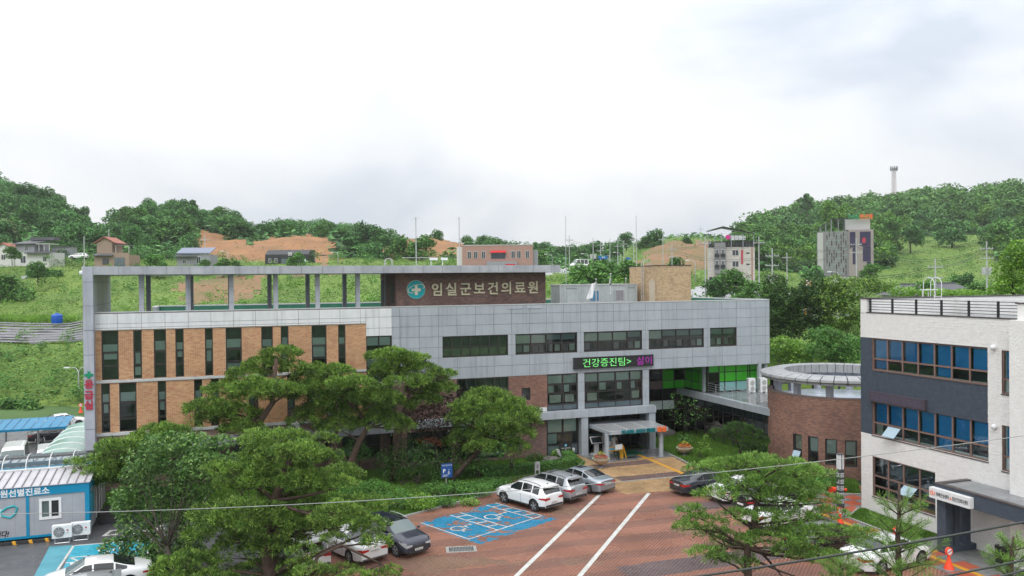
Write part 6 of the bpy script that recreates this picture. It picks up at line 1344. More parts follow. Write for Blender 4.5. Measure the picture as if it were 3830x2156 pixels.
def ell_points(rs, n, c, r, shell=.55, zmin=-1.):
    d = rs.normal(0, 1, (n*2, 3)); d /= np.linalg.norm(d, axis=1)[:, None]; d = d[d[:, 2] > zmin][:n]; n = len(d)
    rad = shell+(1-shell)*rs.uniform(0, 1, n)**.5
    lump = 1+.16*np.sin(d[:, 0]*5+c[0])*np.cos(d[:, 1]*4.3+c[1])+.10*np.sin(d[:, 2]*9+d[:, 0]*7)
    return np.array(c)+d*rad[:, None]*lump[:, None]*np.array(r), d
def tufts(rs, P, N_, ln, wd, k=7, up=.5):
    """needle tufts: k narrow blades fan out of one point (one island per tuft)"""
    n = len(P); ax = N_+np.array([0, 0, up])+rs.normal(0, .25, (n, 3)); ax /= np.linalg.norm(ax, axis=1)[:, None]
    V = np.zeros((n, 1+2*k, 3)); V[:, 0] = P; sc_ = rs.uniform(.75, 1.25, (n, 1))
    for j in range(k):
        d = ax+rs.normal(0, .62, (n, 3)); d /= np.linalg.norm(d, axis=1)[:, None]; s = np.cross(d, rs.normal(0, 1, (n, 3))); s /= np.linalg.norm(s, axis=1)[:, None]
        e = P+d*ln*sc_; V[:, 1+2*j] = e-s*wd/2-d*ln*.15; V[:, 2+2*j] = e+s*wd/2
    F = np.array([(0, 1+2*j, 2+2*j) for j in range(k)]); F = (np.arange(n)[:, None, None]*(1+2*k)+F[None]).reshape(-1, 3)
    return V.reshape(-1, 3), F
def limb(mb, a, b, r0, r1, rr, bend=.12, n=5, seg=5):
    a, b = np.array(a, float), np.array(b, float); L_ = np.linalg.norm(b-a); m = (a+b)/2+rr.normal(0, 1, 3)*L_*bend; pts = []; rs_ = []
    for i in range(seg+1):
        t = i/seg; pts.append((1-t)**2*a+2*t*(1-t)*m+t*t*b); rs_.append(r0*(1-t)+r1*t)
    mb.tube(pts, rs_, n); return pts
def up_(u, v, D): return atD(u*KU, v*KU, D)
def pine(label, D, path, pads, seed, r0=.2, mt='needles', dens=62, ln=.30, wd=.05, bark='bark', cat='pine tree', group='pines in front of the hospital', name='pine_tree', dj=.9, flat=.8, k=7, ground=None):
    """path: trunk print points, first = foot; pads: (u, v, ru, rv)"""
    rs = np.random.RandomState(seed); tp = [up_(u, v, D) for u, v in path]
    if ground is not None: tp[0] = np.array(ground, float)
    t = thing(name, label, cat, tp[0], group); mb = MB(); m = len(tp); mb.tube(tp, [r0*(1-.62*i/(m-1)) for i in range(m)], 8)
    allP = []; allN = []; tips = []
    for (u, v, ru, rv) in pads:
        c = up_(u, v, D)+FW*rs.normal(0, dj); s = MPU(D); r = np.array([ru*s, ru*s*flat, rv*s]); r = np.maximum(r, .22)
        nn = int(dens*(r[0]*r[1]*3.2+r[0]*r[2]*2.5)); P_, N_ = ell_points(rs, nn, c, r, .72, -.18); P_[:, 2] += .22*r[2]*np.sin(P_[:, 0]*3+P_[:, 1]*2.5); kq = (np.sin(P_[:, 0]*4.1+seed)*np.sin(P_[:, 1]*3.7)*np.sin(P_[:, 2]*5) < .35); P_, N_ = P_[kq], N_[kq]
        allP.append(P_); allN.append(N_*np.array([1, 1, .6]))
        d = [np.linalg.norm((q-c)*np.array([1, 1, .7]))+(2.5 if q[2] > c[2]+.4 else 0) for q in tp[1:]]; q = tp[1+int(np.argmin(d))]
        e = c-np.array([0, 0, r[2]*.35]); pts = limb(mb, q, e, max(r0*.34, .035), .02, rs)
        for _ in range(4):
            a = rs.uniform(0, 2*pi); f = rs.uniform(.5, .9); limb(mb, pts[rs.randint(2, 5)], c+np.array([r[0]*f*cos(a), r[1]*f*sin(a), r[2]*rs.uniform(-.3, .2)]), .025, .01, rs, .15, 4, 3)
    part('trunk', mb, bark, t, True); V, F = tufts(rs, np.concatenate(allP), np.concatenate(allN), ln, wd, k)
    o = link('crown', npmesh('crown', V, F, mt), t); return t
def leafy(label, D, blobs, seed, foot=None, mt='leaves', leaf=.16, dens=1.3, cat='tree', group=None, name='leafy_tree', stems=1, r0=.1, dj=.5, bark='bark_dark', ground=None, shell=.45, up=.35, wf=.55, nmax=70000):
    rs = np.random.RandomState(seed); s = MPU(D); allP = []
    cs = [up_(u, v, D)+FW*rs.normal(0, dj) for u, v, _, _ in blobs]; cen = np.mean(cs, axis=0)
    fp = np.array(ground, float) if ground is not None else (up_(*foot, D) if foot else np.array([cen[0], cen[1], min(c[2] for c in cs)-1.0]))
    t = thing(name, label, cat, fp, group); mb = MB()
    tot = sum((ru*rv+.5*ru*ru)*s*s for _, _, ru, rv in blobs)
    for c, (u, v, ru, rv) in zip(cs, blobs):
        r = np.array([ru*s, ru*s*.85, rv*s]); n = int(dens*(ru*rv+.5*ru*ru)*s*s*4/(leaf*leaf*wf)); n = min(n, int(nmax*(ru*rv+.5*ru*ru)*s*s/tot)); P_, _ = ell_points(rs, max(n, 20), c, r, shell); allP.append(P_)
    for k in range(stems):
        b = fp+np.array([rs.uniform(-.12, .12)*(stems > 1)*2, rs.uniform(-.1, .1)*(stems > 1), 0]); mid = fp*.45+cen*.55+rs.normal(0, .12*stems, 3)*np.array([1, 1, .2]); mb.tube([b, (b+mid)/2+rs.normal(0, .06, 3), mid], [r0, r0*.8, r0*.6], 6)
        for c in cs[k::stems]: q_ = min(max((c[2]-fp[2])/(mid[2]-fp[2]+1e-6)*.55, .22), 1); limb(mb, b*(1-q_)+mid*q_, c, r0*.4*(1.3-q_*.6), .015, rs, .1, 4, 4)
    part('trunk', mb, bark, t, True); V, F = leafquads(np.concatenate(allP), rs, leaf, leaf*wf, up); o = link('crown', npmesh('crown', V, F, mt), t); return t

# ------------------------------------------------------------------ pines and shrubs before the hospital
pine('pine with the highest crown of the left group, before the brick wing', 57, [(648, 1215), (650, 1130), (655, 1060), (685, 1015), (690, 960), (695, 905)],
     [(692,897,46,17),(655,922,50,16),(728,935,38,16),(615,950,52,18),(680,962,62,18),(575,985,64,22),(640,1000,66,20),(715,985,46,18),(540,1022,56,22),(590,1045,62,24),(535,1060,48,20),(615,1075,46,20),(575,1095,40,18),(500,1030,28,14)], 11, .3, mt='needles')
pine('broad twin trunked pine in the middle of the left group', 59.5, [(868, 1203), (880, 1170), (905, 1110), (925, 1075), (905, 1040), (870, 1000), (850, 965)],
     [(795,938,46,16),(850,935,44,15),(760,965,40,18),(820,972,66,20),(900,960,56,18),(770,1000,46,20),(860,1005,76,22),(950,1000,60,22),(990,1030,46,20),(900,1040,70,22),(810,1040,66,22),(770,1060,36,18),(960,1065,56,22),(1005,1075,36,18),(850,1075,60,20)], 12, .3)
t_ = bpy.data.objects['pine_tree.001']; mb = MB(); rs = np.random.RandomState(2); mb.tube([up_(822, 1196, 59.3), up_(835, 1150, 59.3), up_(842, 1110, 59.3), up_(850, 1060, 59.4), up_(845, 1000, 59.5)], [.24, .21, .18, .14, .08], 8); part('second_trunk', mb, 'bark', t_, True)
pine('pine with a flat fanned crown where the brick wing meets the grey panels', 60.5, [(985, 1210), (1000, 1120), (1015, 1040), (1030, 990), (1015, 940)],
     [(985,893,46,14),(945,905,34,12),(1025,905,46,15),(1000,925,62,17),(1060,935,46,16),(965,945,40,14),(1030,958,56,16),(1085,960,38,14),(1105,985,40,16),(1060,985,46,16),(1120,945,24,9),(1075,1010,36,14)], 13, .22)
pine('leaning pine in front of the second floor curtain window', 61, [(1138, 1208), (1165, 1175), (1195, 1145), (1225, 1100), (1235, 1060), (1240, 1030)],
     [(1225,1002,50,15),(1180,1020,44,18),(1275,1020,44,16),(1230,1035,74,20),(1165,1050,40,18),(1310,1045,44,18),(1270,1060,66,20),(1190,1075,52,20),(1335,1070,26,14),(1240,1090,66,18),(1300,1095,46,16),(1170,1100,36,16),(1345,1040,18,8),(1150,1125,38,16),(1215,1122,48,16),(1295,1125,38,14)], 14, .24)
pine('pine with low layered branches beside the pylon', 52, [(352, 1268), (345, 1225), (355, 1180), (375, 1140), (400, 1110)],
     [(405,1090,56,16),(440,1082,40,14),(350,1108,48,18),(390,1125,62,20),(310,1125,40,16),(345,1150,62,20),(270,1155,46,16),(235,1160,32,13),(212,1158,18,8),(300,1175,56,20),(360,1185,50,18),(255,1185,40,14),(300,1205,44,16)], 15, .22)
pine('largest dark pine filling the lower left before the parked cars', 40, [(690, 1560), (680, 1450), (665, 1350), (690, 1260), (720, 1190), (735, 1150)],
     [(700,1112,78,22),(630,1125,58,20),(770,1115,56,18),(820,1108,30,12),(740,1145,90,26),(650,1165,78,28),(585,1185,62,26),(800,1160,50,20),(700,1200,92,30),(610,1225,78,30),(780,1205,62,26),(545,1245,58,28),(860,1215,40,18),(820,1235,62,24),
      (720,1255,86,30),(640,1275,80,32),(880,1255,62,24),(560,1300,72,32),(790,1285,78,28),(905,1290,56,24),(700,1315,80,32),(860,1320,66,26),(620,1345,80,34),(930,1330,46,20),(960,1345,34,14),(520,1370,74,34),(700,1375,70,28),(790,1345,52,22),(590,1410,84,32),(470,1420,70,30),(680,1425,70,26),(540,1450,80,26),(440,1455,60,22),(640,1462,90,24)], 16, .36, dens=84, ln=.23, wd=.038, dj=1.4)
pine('low pine branches with bare twigs hanging over the white cars', 37.5, [(690, 1600), (760, 1480), (800, 1400), (860, 1372), (960, 1420)],
     [(760,1392,40,14),(830,1372,34,12),(800,1418,46,12),(900,1440,44,12),(960,1440,40,10),(850,1450,50,12),(740,1450,50,18),(985,1444,24,8)], 17, .12, dens=60, ln=.18, wd=.04, dj=.5)
pine('open crowned pine standing before the right row of cars', 38, [(1885, 1560), (1882, 1450), (1880, 1380), (1895, 1320), (1905, 1260), (1920, 1210), (1905, 1180)],
     [(1835,1172,56,12),(1895,1160,59,12),(1965,1170,61,13),(2030,1188,56,14),(1785,1195,47,10),(1855,1205,61,12),(1935,1205,70,13),(2015,1222,56,13),(1795,1235,51,11),(1880,1240,59,11),(1975,1250,66,13),(2060,1258,51,13),(1750,1300,42,11),(1775,1322,54,12),(1845,1290,44,10),(1920,1290,54,11),(1995,1300,54,12),
      (2085,1300,47,12),(2130,1320,40,11),(1740,1345,35,10),(1820,1365,54,11),(1935,1345,77,13),(2020,1340,66,13),(2100,1350,54,13),(1770,1385,44,10),(1855,1410,54,11),(1990,1378,56,12),(2060,1385,47,12),(1870,1375,25,25),(1885,1425,23,27),(1820,1420,28,9),(2150,1360,28,10)],
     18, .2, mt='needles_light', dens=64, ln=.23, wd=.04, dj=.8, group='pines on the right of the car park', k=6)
t_ = [o for o in bpy.data.objects if o.get('label') == 'open crowned pine standing before the right row of cars'][0]; mb = MB(); rs = np.random.RandomState(5)
for a, b in (((1880,1385),(1745,1320)), ((1890,1345),(2120,1330)), ((1905,1270),(2070,1265)), ((1880,1400),(2000,1450)), ((1882,1380),(1760,1375)), ((1895,1330),(1780,1240)), ((1900,1375),(1975,1460))): limb(mb, up_(*a, 38), up_(*b, 38+rs.normal(0, .8)), .075, .025, rs, .09, 6, 7)
part('bough', mb, 'bark_dark', t_, True)
# leafy tree at lower left
leafy('glossy leaved broadleaf tree between the low pine and the big pine', 43, [(430,1110,72,22),(500,1112,52,22),(550,1118,34,20),(380,1150,50,30),(450,1160,78,36),(530,1160,62,36),(590,1160,36,26),(345,1205,40,34),(410,1215,66,42),(490,1215,62,40),(320,1255,36,36),(380,1275,58,44),(450,1280,62,44),(345,1320,44,40),(410,1345,58,44),(350,1380,42,34),(440,1395,50,36),(310,1290,22,26),(300,1370,34,30),(370,1425,60,30),(450,1430,50,30),(300,1430,30,26),(500,1330,44,34),(330,1250,30,30),(410,1390,52,36),(480,1395,44,34),(350,1450,50,26)],
      21, ground=(*gxy(455*KU, 1500*KU), 0), mt='leaves_gloss', leaf=.22, dens=2.7, r0=.16, group=None, shell=.55, up=.1, wf=.42)
leafy('fresh green shrub peeking out behind the brick wing pine', 60, [(480,1045,24,26),(500,1075,22,22)], 22, mt='leaves_light', leaf=.16, dens=.7, r0=.05, name='shrub', cat='shrub')
# shrubs of the planting bed
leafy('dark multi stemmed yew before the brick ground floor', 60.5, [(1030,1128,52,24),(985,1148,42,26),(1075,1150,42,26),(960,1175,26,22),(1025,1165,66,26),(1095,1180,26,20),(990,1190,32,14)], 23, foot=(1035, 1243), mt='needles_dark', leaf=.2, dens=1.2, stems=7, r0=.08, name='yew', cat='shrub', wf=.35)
leafy('dark purple maple behind the yew', 62.2, [(1100,965,40,26),(1140,985,30,22),(1070,1010,46,28),(1120,1020,50,28),(1040,1045,34,24),(1090,1055,52,26),(1140,1050,26,20),(1010,1060,20,16)], 24, foot=(1105, 1195), mt='leaves_maple', leaf=.22, dens=1.1, stems=3, r0=.09, name='maple', cat='maple tree')
leafy('rust coloured branch of leaves hanging between the yew and the maple', 61.6, [(1075,1108,32,8),(1100,1118,22,8)], 25, foot=(1100, 1160), mt='leaves_rust', leaf=.2, dens=.9, r0=.04, name='small_maple', cat='maple tree')
leafy('slim dark green small tree before the curtain window', 60.5, [(1290,1115,30,22),(1262,1128,24,20),(1300,1135,26,18)], 26, foot=(1290, 1178), mt='leaves', leaf=.2, dens=1.1, stems=3, r0=.05, name='small_tree', cat='tree')
SH = [((1150,1225),(40,18),'leaves','rounded shrub behind the blue parking sign'),((1095,1232),(40,22),'leaves','mid green shrub under the yew'),((1195,1232),(46,18),'leaves','wide shrub at the end of the blue bay kerb'),((1060,1262),(42,22),'leaves_light','yellow green shrub above the dark blue SUV'),
      ((1000,1255),(44,26),'leaves','dense shrub between the big pine and the yellow green shrub'),((940,1225),(44,22),'leaves','shrub below the twin trunks of the middle pine'),((1120,1262),(30,14),'leaves','low shrub on the bank near the kerb'),((1240,1195),(26,14),'leaves','low clipped shrub left of the hedge'),((1225,1217),(40,12),'leaves','clipped shrub beside the white SUV'),
      ((1262,1213),(26,11),'leaves','small clipped shrub touching the nose of the white SUV'),((1180,1262),(26,10),'leaves_light','small light shrub at the foot of the sign post'),((880,1235),(36,20),'leaves','shrub half hidden by the big pine'),((1345,1150),(22,12),'needles_dark','dark bonsai shrub on the lawn beside the stone sign'),((1405,1140),(20,12),'leaves_light','bright shrub next to the round stone sign'),((1430,1150),(18,9),'leaves','shrub in the curved end of the hedge')]
for i, ((u, v), (ru, rv), mt, lab) in enumerate(SH):
    D = float(np.dot(G(u*KU, (v+rv)*KU)-CAM, FW)); leafy(lab, D, [(u, v, ru, rv), (u-ru*.5, v+rv*.1, ru*.6, rv*.8), (u+ru*.5, v+rv*.1, ru*.6, rv*.8)], 30+i, ground=G(u*KU, (v+rv)*KU), mt=mt, leaf=.14, dens=1.25, r0=.04, name='shrub', cat='shrub', stems=3, group='shrubs in the planting bed', dj=.1)
def hedge(label, pts, w_, h, mt, seed, leaf=.11, dens=1.):
    rs = np.random.RandomState(seed); P = []; t = thing('hedge', label, 'hedge', (*pts[0], 0)); core = MB()
    for a, b in zip(pts[:-1], pts[1:]):
        a, b = np.array(a), np.array(b); L_ = np.linalg.norm(b-a); d = (b-a)/L_; nn = np.array([-d[1], d[0]]); n = int(L_*(w_+2*h)*dens*180)
        s_ = rs.uniform(0, 1, n)*L_; q = rs.uniform(-1, 1, n); top = rs.uniform(0, 1, n) < w_/(w_+2*h); lat = np.where(top, q*w_/2, np.sign(q)*w_/2); z = np.where(top, h, rs.uniform(.02, h, n))+rs.normal(0, .03, n)
        p = a+np.outer(s_, d)+np.outer(lat+rs.normal(0, .03, n), nn); P.append(np.c_[p, z+.05]); core.obox((*(a-nn*(w_/2-.05)), .0), (*(d*L_), 0), (*(nn*(w_-.1)), 0), (0, 0, h))
    part('stem_core', core, 'needles_dark', t); V, F = leafquads(np.concatenate(P), rs, leaf, leaf*.7, .3); o = link('foliage', npmesh('foliage', V, F, mt), t)
h0 = [gxy(*p) for p in ((1765*1., 1790), (1960, 1776), (2100, 1760), (2140, 1745), (2118, 1718))]
hedge('low clipped hedge curving towards the entrance apron', h0, .9, .75, 'leaves', 50)
hedge('long low hedge along the path behind the silver SUV', [gxy(1560, 1800), gxy(1765, 1790)], .8, .6, 'leaves', 51)
for i, (u, v, ru, rv, gv, mt, lab) in enumerate(((895,1135,40,26,1190,'leaves','dark understory tree behind the twin trunks'),(760,1130,44,24,1180,'leaves','understory tree between the first two pines'),(1140,1150,36,24,1195,'needles_dark','dark understory shrub tree left of the leaning pine trunk'),(1205,1165,34,20,1200,'leaves','low dark tree right of the leaning pine trunk'))):
    leafy(lab, 61.5, [(u, v, ru, rv), (u-ru*.6, v+6, ru*.6, rv*.8), (u+ru*.6, v+4, ru*.6, rv*.8), (u, v-rv*.6, ru*.6, rv*.6)], 130+i, foot=(u, gv), mt=mt, leaf=.2, dens=1.0, name='small_tree', stems=3, r0=.05, group='understory trees in the planting bed')
# courtyard plants
leafy('thin sparsely leaved tree in the courtyard by the low wing', 72.5, [(1700,1000,26,14),(1735,1015,30,16),(1690,1035,26,16),(1725,1050,40,18),(1765,1035,20,16)], 60, ground=(39.6, 66.5, 0), mt='leaves', leaf=.2, dens=.22, stems=3, r0=.07)
leafy('round dark shrub at the foot of the thin courtyard tree', 70, [(1722,1103,20,12)], 61, mt='leaves', leaf=.16, dens=1.2, name='shrub', cat='shrub', stems=3, r0=.04)
leafy('light green upright shrub in the courtyard lawn', 68, [(1772,1118,18,14),(1775,1100,8,9),(1762,1132,14,8),(1785,1132,14,8)], 62, mt='leaves_light', leaf=.16, dens=.9, name='shrub', cat='shrub', stems=3, r0=.03)
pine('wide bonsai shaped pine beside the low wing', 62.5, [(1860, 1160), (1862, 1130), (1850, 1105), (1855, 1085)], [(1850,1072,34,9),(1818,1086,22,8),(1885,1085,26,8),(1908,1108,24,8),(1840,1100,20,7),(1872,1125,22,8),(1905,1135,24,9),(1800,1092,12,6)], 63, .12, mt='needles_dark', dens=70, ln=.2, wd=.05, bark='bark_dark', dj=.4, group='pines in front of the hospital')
RB = [((1990,1185),(44,18),'leaves_light','bright green shrub at the foot of the round hall'),((2040,1178),(34,16),'leaves_light','bright shrub below the first narrow window of the round hall'),((2085,1200),(30,18),'leaves','mid green shrub below the last narrow window of the round hall'),((1930,1185),(34,14),'leaves_light','light shrub between the bonsai pine and the round hall'),((2050,1215),(40,14),'leaves','low shrub before the lamp post lawn'),((1915,1150),(14,8),'leaves','small blue green shrub near the downpipe')]
for i, ((u, v), (ru, rv), mt, lab) in enumerate(RB): leafy(lab, 50+(1240-v)*.03, [(u, v, ru, rv), (u+ru*.4, v+rv*.3, ru*.6, rv*.7)], 70+i, ground=G(u*KU, (v+rv)*KU*1.01), mt=mt, leaf=.15, dens=1.1, name='shrub', cat='shrub', stems=4, r0=.03, group='shrubs beside the round hall', dj=.1)
for (x, y, s_), lab in (((24.6, 61.6, .7), 'dark boulder behind the curved hedge end'), ((39.2, 69.0, .9), 'grey boulder at the courtyard corner behind the canopy column'), ((37.2, 68.5, .6), 'flat low boulder right of the entrance column'), ((43.0, 55.0, .6), 'dark boulder at the foot of the round hall')):
    rs = np.random.RandomState(int(x)); me = bpy.data.meshes.new('boulder'); import bmesh
    bm = bmesh.new(); bmesh.ops.create_icosphere(bm, subdivisions=3, radius=1)
    for v in bm.verts: f = 1+.18*math.sin(v.co.x*3+x)*math.cos(v.co.y*4)+.08*math.sin(v.co.z*9+v.co.x*7); v.co = Vector((v.co.x*f*1.2*s_, v.co.y*f*s_, v.co.z*f*.8*s_))
    bm.to_mesh(me); bm.free(); me.materials.append(M['rock']); o = link('boulder', me, loc=(x, y, .25*s_)); tag(o, lab, 'rock', 'boulders round the entrance')
# sapling with long needles near the camera
def sapling(label, D, stem, whorls, seed, ln=.26, rad=1.):
    rs = np.random.RandomState(seed); base = up_(stem[0][0], stem[0][1], D); base = np.array([base[0], base[1], 0.]); tp = [base]+[up_(u, v, D) for u, v in stem[1:]]
    t = thing('pine_sapling', label, 'sapling', base, 'young long needled pines near the camera'); mb = MB(); m = len(tp); mb.tube(tp, [.09*(1-.8*i/(m-1))+.012 for i in range(m)], 6); P = []; N_ = []
    for (u, v, rl) in whorls:
        c = up_(u, v, D); n = 7; a0 = rs.uniform(0, 1)
        for k in range(n):
            a = a0+2*pi*k/n+rs.normal(0, .15); l = rl*MPU(D)*rs.uniform(.75, 1.1); dr = np.array([cos(a), sin(a), rs.uniform(.55, 1.0)]); dr /= np.linalg.norm(dr); e = c+dr*l; e[2] -= .02*l
            pts = limb(mb, c, e, .018, .006, rs, .06, 4, 4); q = int(l/.035)
            for j in range(q): s_ = j/q; 
            ss = np.linspace(.28, 1.02, max(q, 8)); pp = np.array([pts[min(int(s*4), 4)]*(1-(s*4-min(int(s*4), 4)))+pts[min(int(s*4)+1, 4)]*(s*4-min(int(s*4), 4)) if s < 1 else e for s in ss]); P.append(pp+rs.normal(0, .008, pp.shape)); N_.append(np.tile(dr*1.1, (len(pp), 1)))
    part('trunk', mb, 'bark', t, True); V, F = tufts(rs, np.concatenate(P), np.concatenate(N_), ln*.62, .011, 6, .25); link('crown', npmesh('crown', V, F, 'needles_light'), t)
sapling('tall young pine with upswept shoots before the porch', 21, [(2262, 1500), (2262, 1450), (2258, 1360), (2262, 1295), (2262, 1215)], [(2262,1297,78),(2261,1345,92),(2262,1392,110),(2262,1440,130),(2262,1470,140)], 80)
sapling('young pine top entering at the lower right corner', 19, [(2540, 1520), (2540, 1450), (2545, 1400), (2550, 1350)], [(2548,1385,46),(2545,1420,60),(2540,1455,70)], 81)
sapling('low young pine top left of the tall sapling', 23, [(2120, 1540), (2120, 1480), (2118, 1420)], [(2118,1432,50),(2118,1460,70),(2120,1480,80)], 82)
# cables in the foreground
def cable(label, pts, D, r, mt, D1=None):
    P = [atD(x, y, D if D1 is None else D+(D1-D)*(x-pts[0][0])/(pts[-1][0]-pts[0][0])) for x, y in pts]
    xs = np.array([p[0] for p in pts]); P = np.array(P); q = np.linspace(0, 1, 40); tt = (xs-xs[0])/(xs[-1]-xs[0]); Pq_ = np.array([[np.interp(a, tt, P[:, k]) for k in range(3)] for a in q])
    c = [np.polyfit(q, Pq_[:, k], 2) for k in range(3)]; Pq_ = [tuple(np.polyval(c[k], a) for k in range(3)) for a in q]
    mb = MB(); mb.tube(Pq_, r, 6); tag(link('overhead_cable', mb.mesh('overhead_cable', mt, True)), label, 'cable', 'cables strung across the foreground')
mat('cable_pale', (.30, .31, .31), .5); mat('cable_black', (.03, .035, .035), .5)
cable('thin pale cable spanning the whole width before the cars', [(-900, 1938), (0, 1919), (950, 1890.5), (1850, 1845.5), (2750, 1773), (3830, 1630), (4600, 1510)], 20, .009, 'cable_pale')
cable('uppermost thick black cable crossing the lower right corner', [(2000, 2235), (2700, 2147), (3300, 2050), (3830, 1953), (4500, 1820)], 11, .0155, 'cable_black')
cable('middle black cable at the lower right corner', [(3000, 2260), (3560, 2153), (3830, 2096), (4500, 1950)], 10, .013, 'cable_black'); cable('lowest black cable at the lower right corner', [(3300, 2275), (3745, 2158), (3830, 2132), (4500, 1960)], 9.5, .012, 'cable_black')
# grass on the beds and lawns
def grass_on(poly, z, n, seed, mt='grass_blades', h=.16, name='grass', w_=.035):
    rs = np.random.RandomState(seed); xs = [p[0] for p in poly]; ys = [p[1] for p in poly]; X = rs.uniform(min(xs), max(xs), n*3); Y = rs.uniform(min(ys), max(ys), n*3); k = inside(poly, X, Y); X, Y = X[k][:n], Y[k][:n]; m_ = len(X)
    hh = h*rs.uniform(.5, 1.3, m_)*(1+.5*np.sin(X*1.3)*np.cos(Y*1.1)); a = rs.uniform(0, 2*pi, m_); V = np.zeros((m_, 3, 3)); V[:, 0] = np.c_[X-w_*np.cos(a), Y-w_*np.sin(a), np.full(m_, z)]; V[:, 1] = np.c_[X+w_*np.cos(a), Y+w_*np.sin(a), np.full(m_, z)]; V[:, 2] = np.c_[X+rs.normal(0, h*.4, m_), Y+rs.normal(0, h*.4, m_), z+hh]
    o = link(name, npmesh(name, V.reshape(-1, 3), np.arange(3*m_).reshape(m_, 3), mt)); o['kind'] = 'stuff'
grass_on(BED, .05, 60000, 90); grass_on(LAWN, .045, 70000, 91); grass_on(GL, .06, 9000, 92, h=.09)
# ------------------------------------------------------------------ land beyond the hospital
DL = [100, 120, 140, 170, 205, 240, 285, 345, 450, 600, 1000]
TT = {
 -900: [1545, 1330, 1220, 1110, 1003, 930, 800, 700, 760, 830, 930], 0: [1545, 1330, 1225, 1110, 1000, 930, 830, 695, 800, 860, 940], 100: [1545, 1330, 1228, 1110, 1000, 935, 845, 722, 820, 880, 950],
 250: [1545, 1320, 1230, 1110, 1000, 945, 885, 805, 860, 900, 960], 400: [1500, 1300, 1200, 1100, 1000, 955, 920, 895, 900, 950, 980], 480: [1450, 1250, 1180, 1092, 1000, 960, 905, 830, 880, 940, 980],
 600: [1400, 1230, 1170, 1090, 1000, 965, 905, 805, 870, 940, 980], 740: [1380, 1210, 1160, 1088, 1002, 968, 900, 830, 880, 940, 985], 880: [1350, 1200, 1150, 1085, 1003, 975, 905, 868, 900, 950, 990], 960: [1300, 1190, 1145, 1085, 1000, 985, 897, 880, 910, 950, 990],
 1100: [1300, 1190, 1140, 1080, 1000, 985, 890, 870, 905, 950, 990], 1240: [1300, 1190, 1140, 1080, 1000, 987, 893, 870, 905, 950, 990], 1330: [1300, 1185, 1135, 1078, 1000, 980, 925, 885, 920, 960, 990], 1450: [1300, 1180, 1130, 1075, 1000, 985, 930, 905, 930, 960, 990],
 1600: [1300, 1180, 1130, 1075, 1003, 985, 895, 888, 920, 960, 990], 1750: [1300, 1180, 1130, 1075, 1008, 990, 930, 918, 940, 970, 995], 1900: [1300, 1180, 1130, 1078, 1015, 998, 970, 955, 965, 980, 1000], 2150: [1300, 1180, 1130, 1085, 1035, 1012, 990, 975, 960, 975, 1000],
 2300: [1300, 1180, 1140, 1095, 1050, 1020, 990, 955, 945, 975, 1000], 2420: [1280, 1180, 1140, 1098, 1060, 1030, 940, 905, 920, 960, 1000], 2520: [1260, 1175, 1140, 1095, 1065, 1030, 915, 893, 910, 950, 1000], 2650: [1260, 1175, 1140, 1090, 1070, 1040, 930, 890, 900, 940, 1000],
 2760: [1260, 1175, 1140, 1090, 1070, 1055, 990, 930, 908, 930, 990], 2900: [1300, 1190, 1150, 1098, 1075, 1062, 1005, 955, 878, 888, 960], 3000: [1330, 1210, 1160, 1105, 1080, 1066, 1008, 945, 848, 836, 940], 3200: [1350, 1250, 1170, 1110, 1085, 1068, 1003, 930, 835, 812, 900],
 3400: [1350, 1250, 1180, 1120, 1085, 1060, 985, 910, 822, 778, 860], 3600: [1350, 1250, 1180, 1120, 1085, 1058, 975, 905, 815, 772, 850], 3830: [1350, 1250, 1180, 1120, 1085, 1055, 965, 893, 790, 742, 840], 4700: [1350, 1250, 1180, 1120, 1080, 1050, 950, 870, 750, 690, 800]}
TX = sorted(TT); TA = np.array([TT[x] for x in TX], float)
def terr_y(x, D):
    col = np.array([np.interp(x, TX, TA[:, k]) for k in range(len(DL))]); return float(np.interp(D, DL, col))
def terr(x, D): return atD(x, terr_y(x, D), D)
gx = np.concatenate([np.arange(-900, 4701, 28)]); gd = np.concatenate([[100], 100*np.exp(np.linspace(.02, math.log(10), 110))])
YI = np.zeros((len(gx), len(gd))); cols = np.array([[np.interp(x, TX, TA[:, k]) for k in range(len(DL))] for x in gx])
for i in range(len(gx)): YI[i] = np.interp(gd, DL, cols[i])
PV = FW[None, None]+RT[None, None]*((gx[:, None, None]-CX)/FOC)-UP[None, None]*((YI[:, :, None]-CY)/FOC); PV = CAM+PV*gd[None, :, None]
nz = np.sin(PV[..., 0]*.21+3)*np.cos(PV[..., 1]*.17)*.5+np.sin(PV[..., 0]*.5)*np.sin(PV[..., 1]*.43+1)*.3+np.sin(PV[..., 0]*1.3+2)*np.cos(PV[..., 1]*1.1)*.12
PV[..., 2] += nz*np.clip((gd-110)/60, 0, 1.2)[None]; PV[:, 0, 2] = np.minimum(PV[:, 0, 2], -.3); PV[:, 1, 2] = np.minimum(PV[:, 1, 2], .1)
mat('field_plastic', (.13, .13, .14), .45, (.21, .21, .22), .9); mat('field_soil', (.25, .135, .075), .95, (.15, .13, .05), .1, bump=.6, bscale=.9, detail=8); mat('soil_dark', (.17, .11, .075), .95, (.12, .15, .05), .1, bump=.5, bscale=1.)
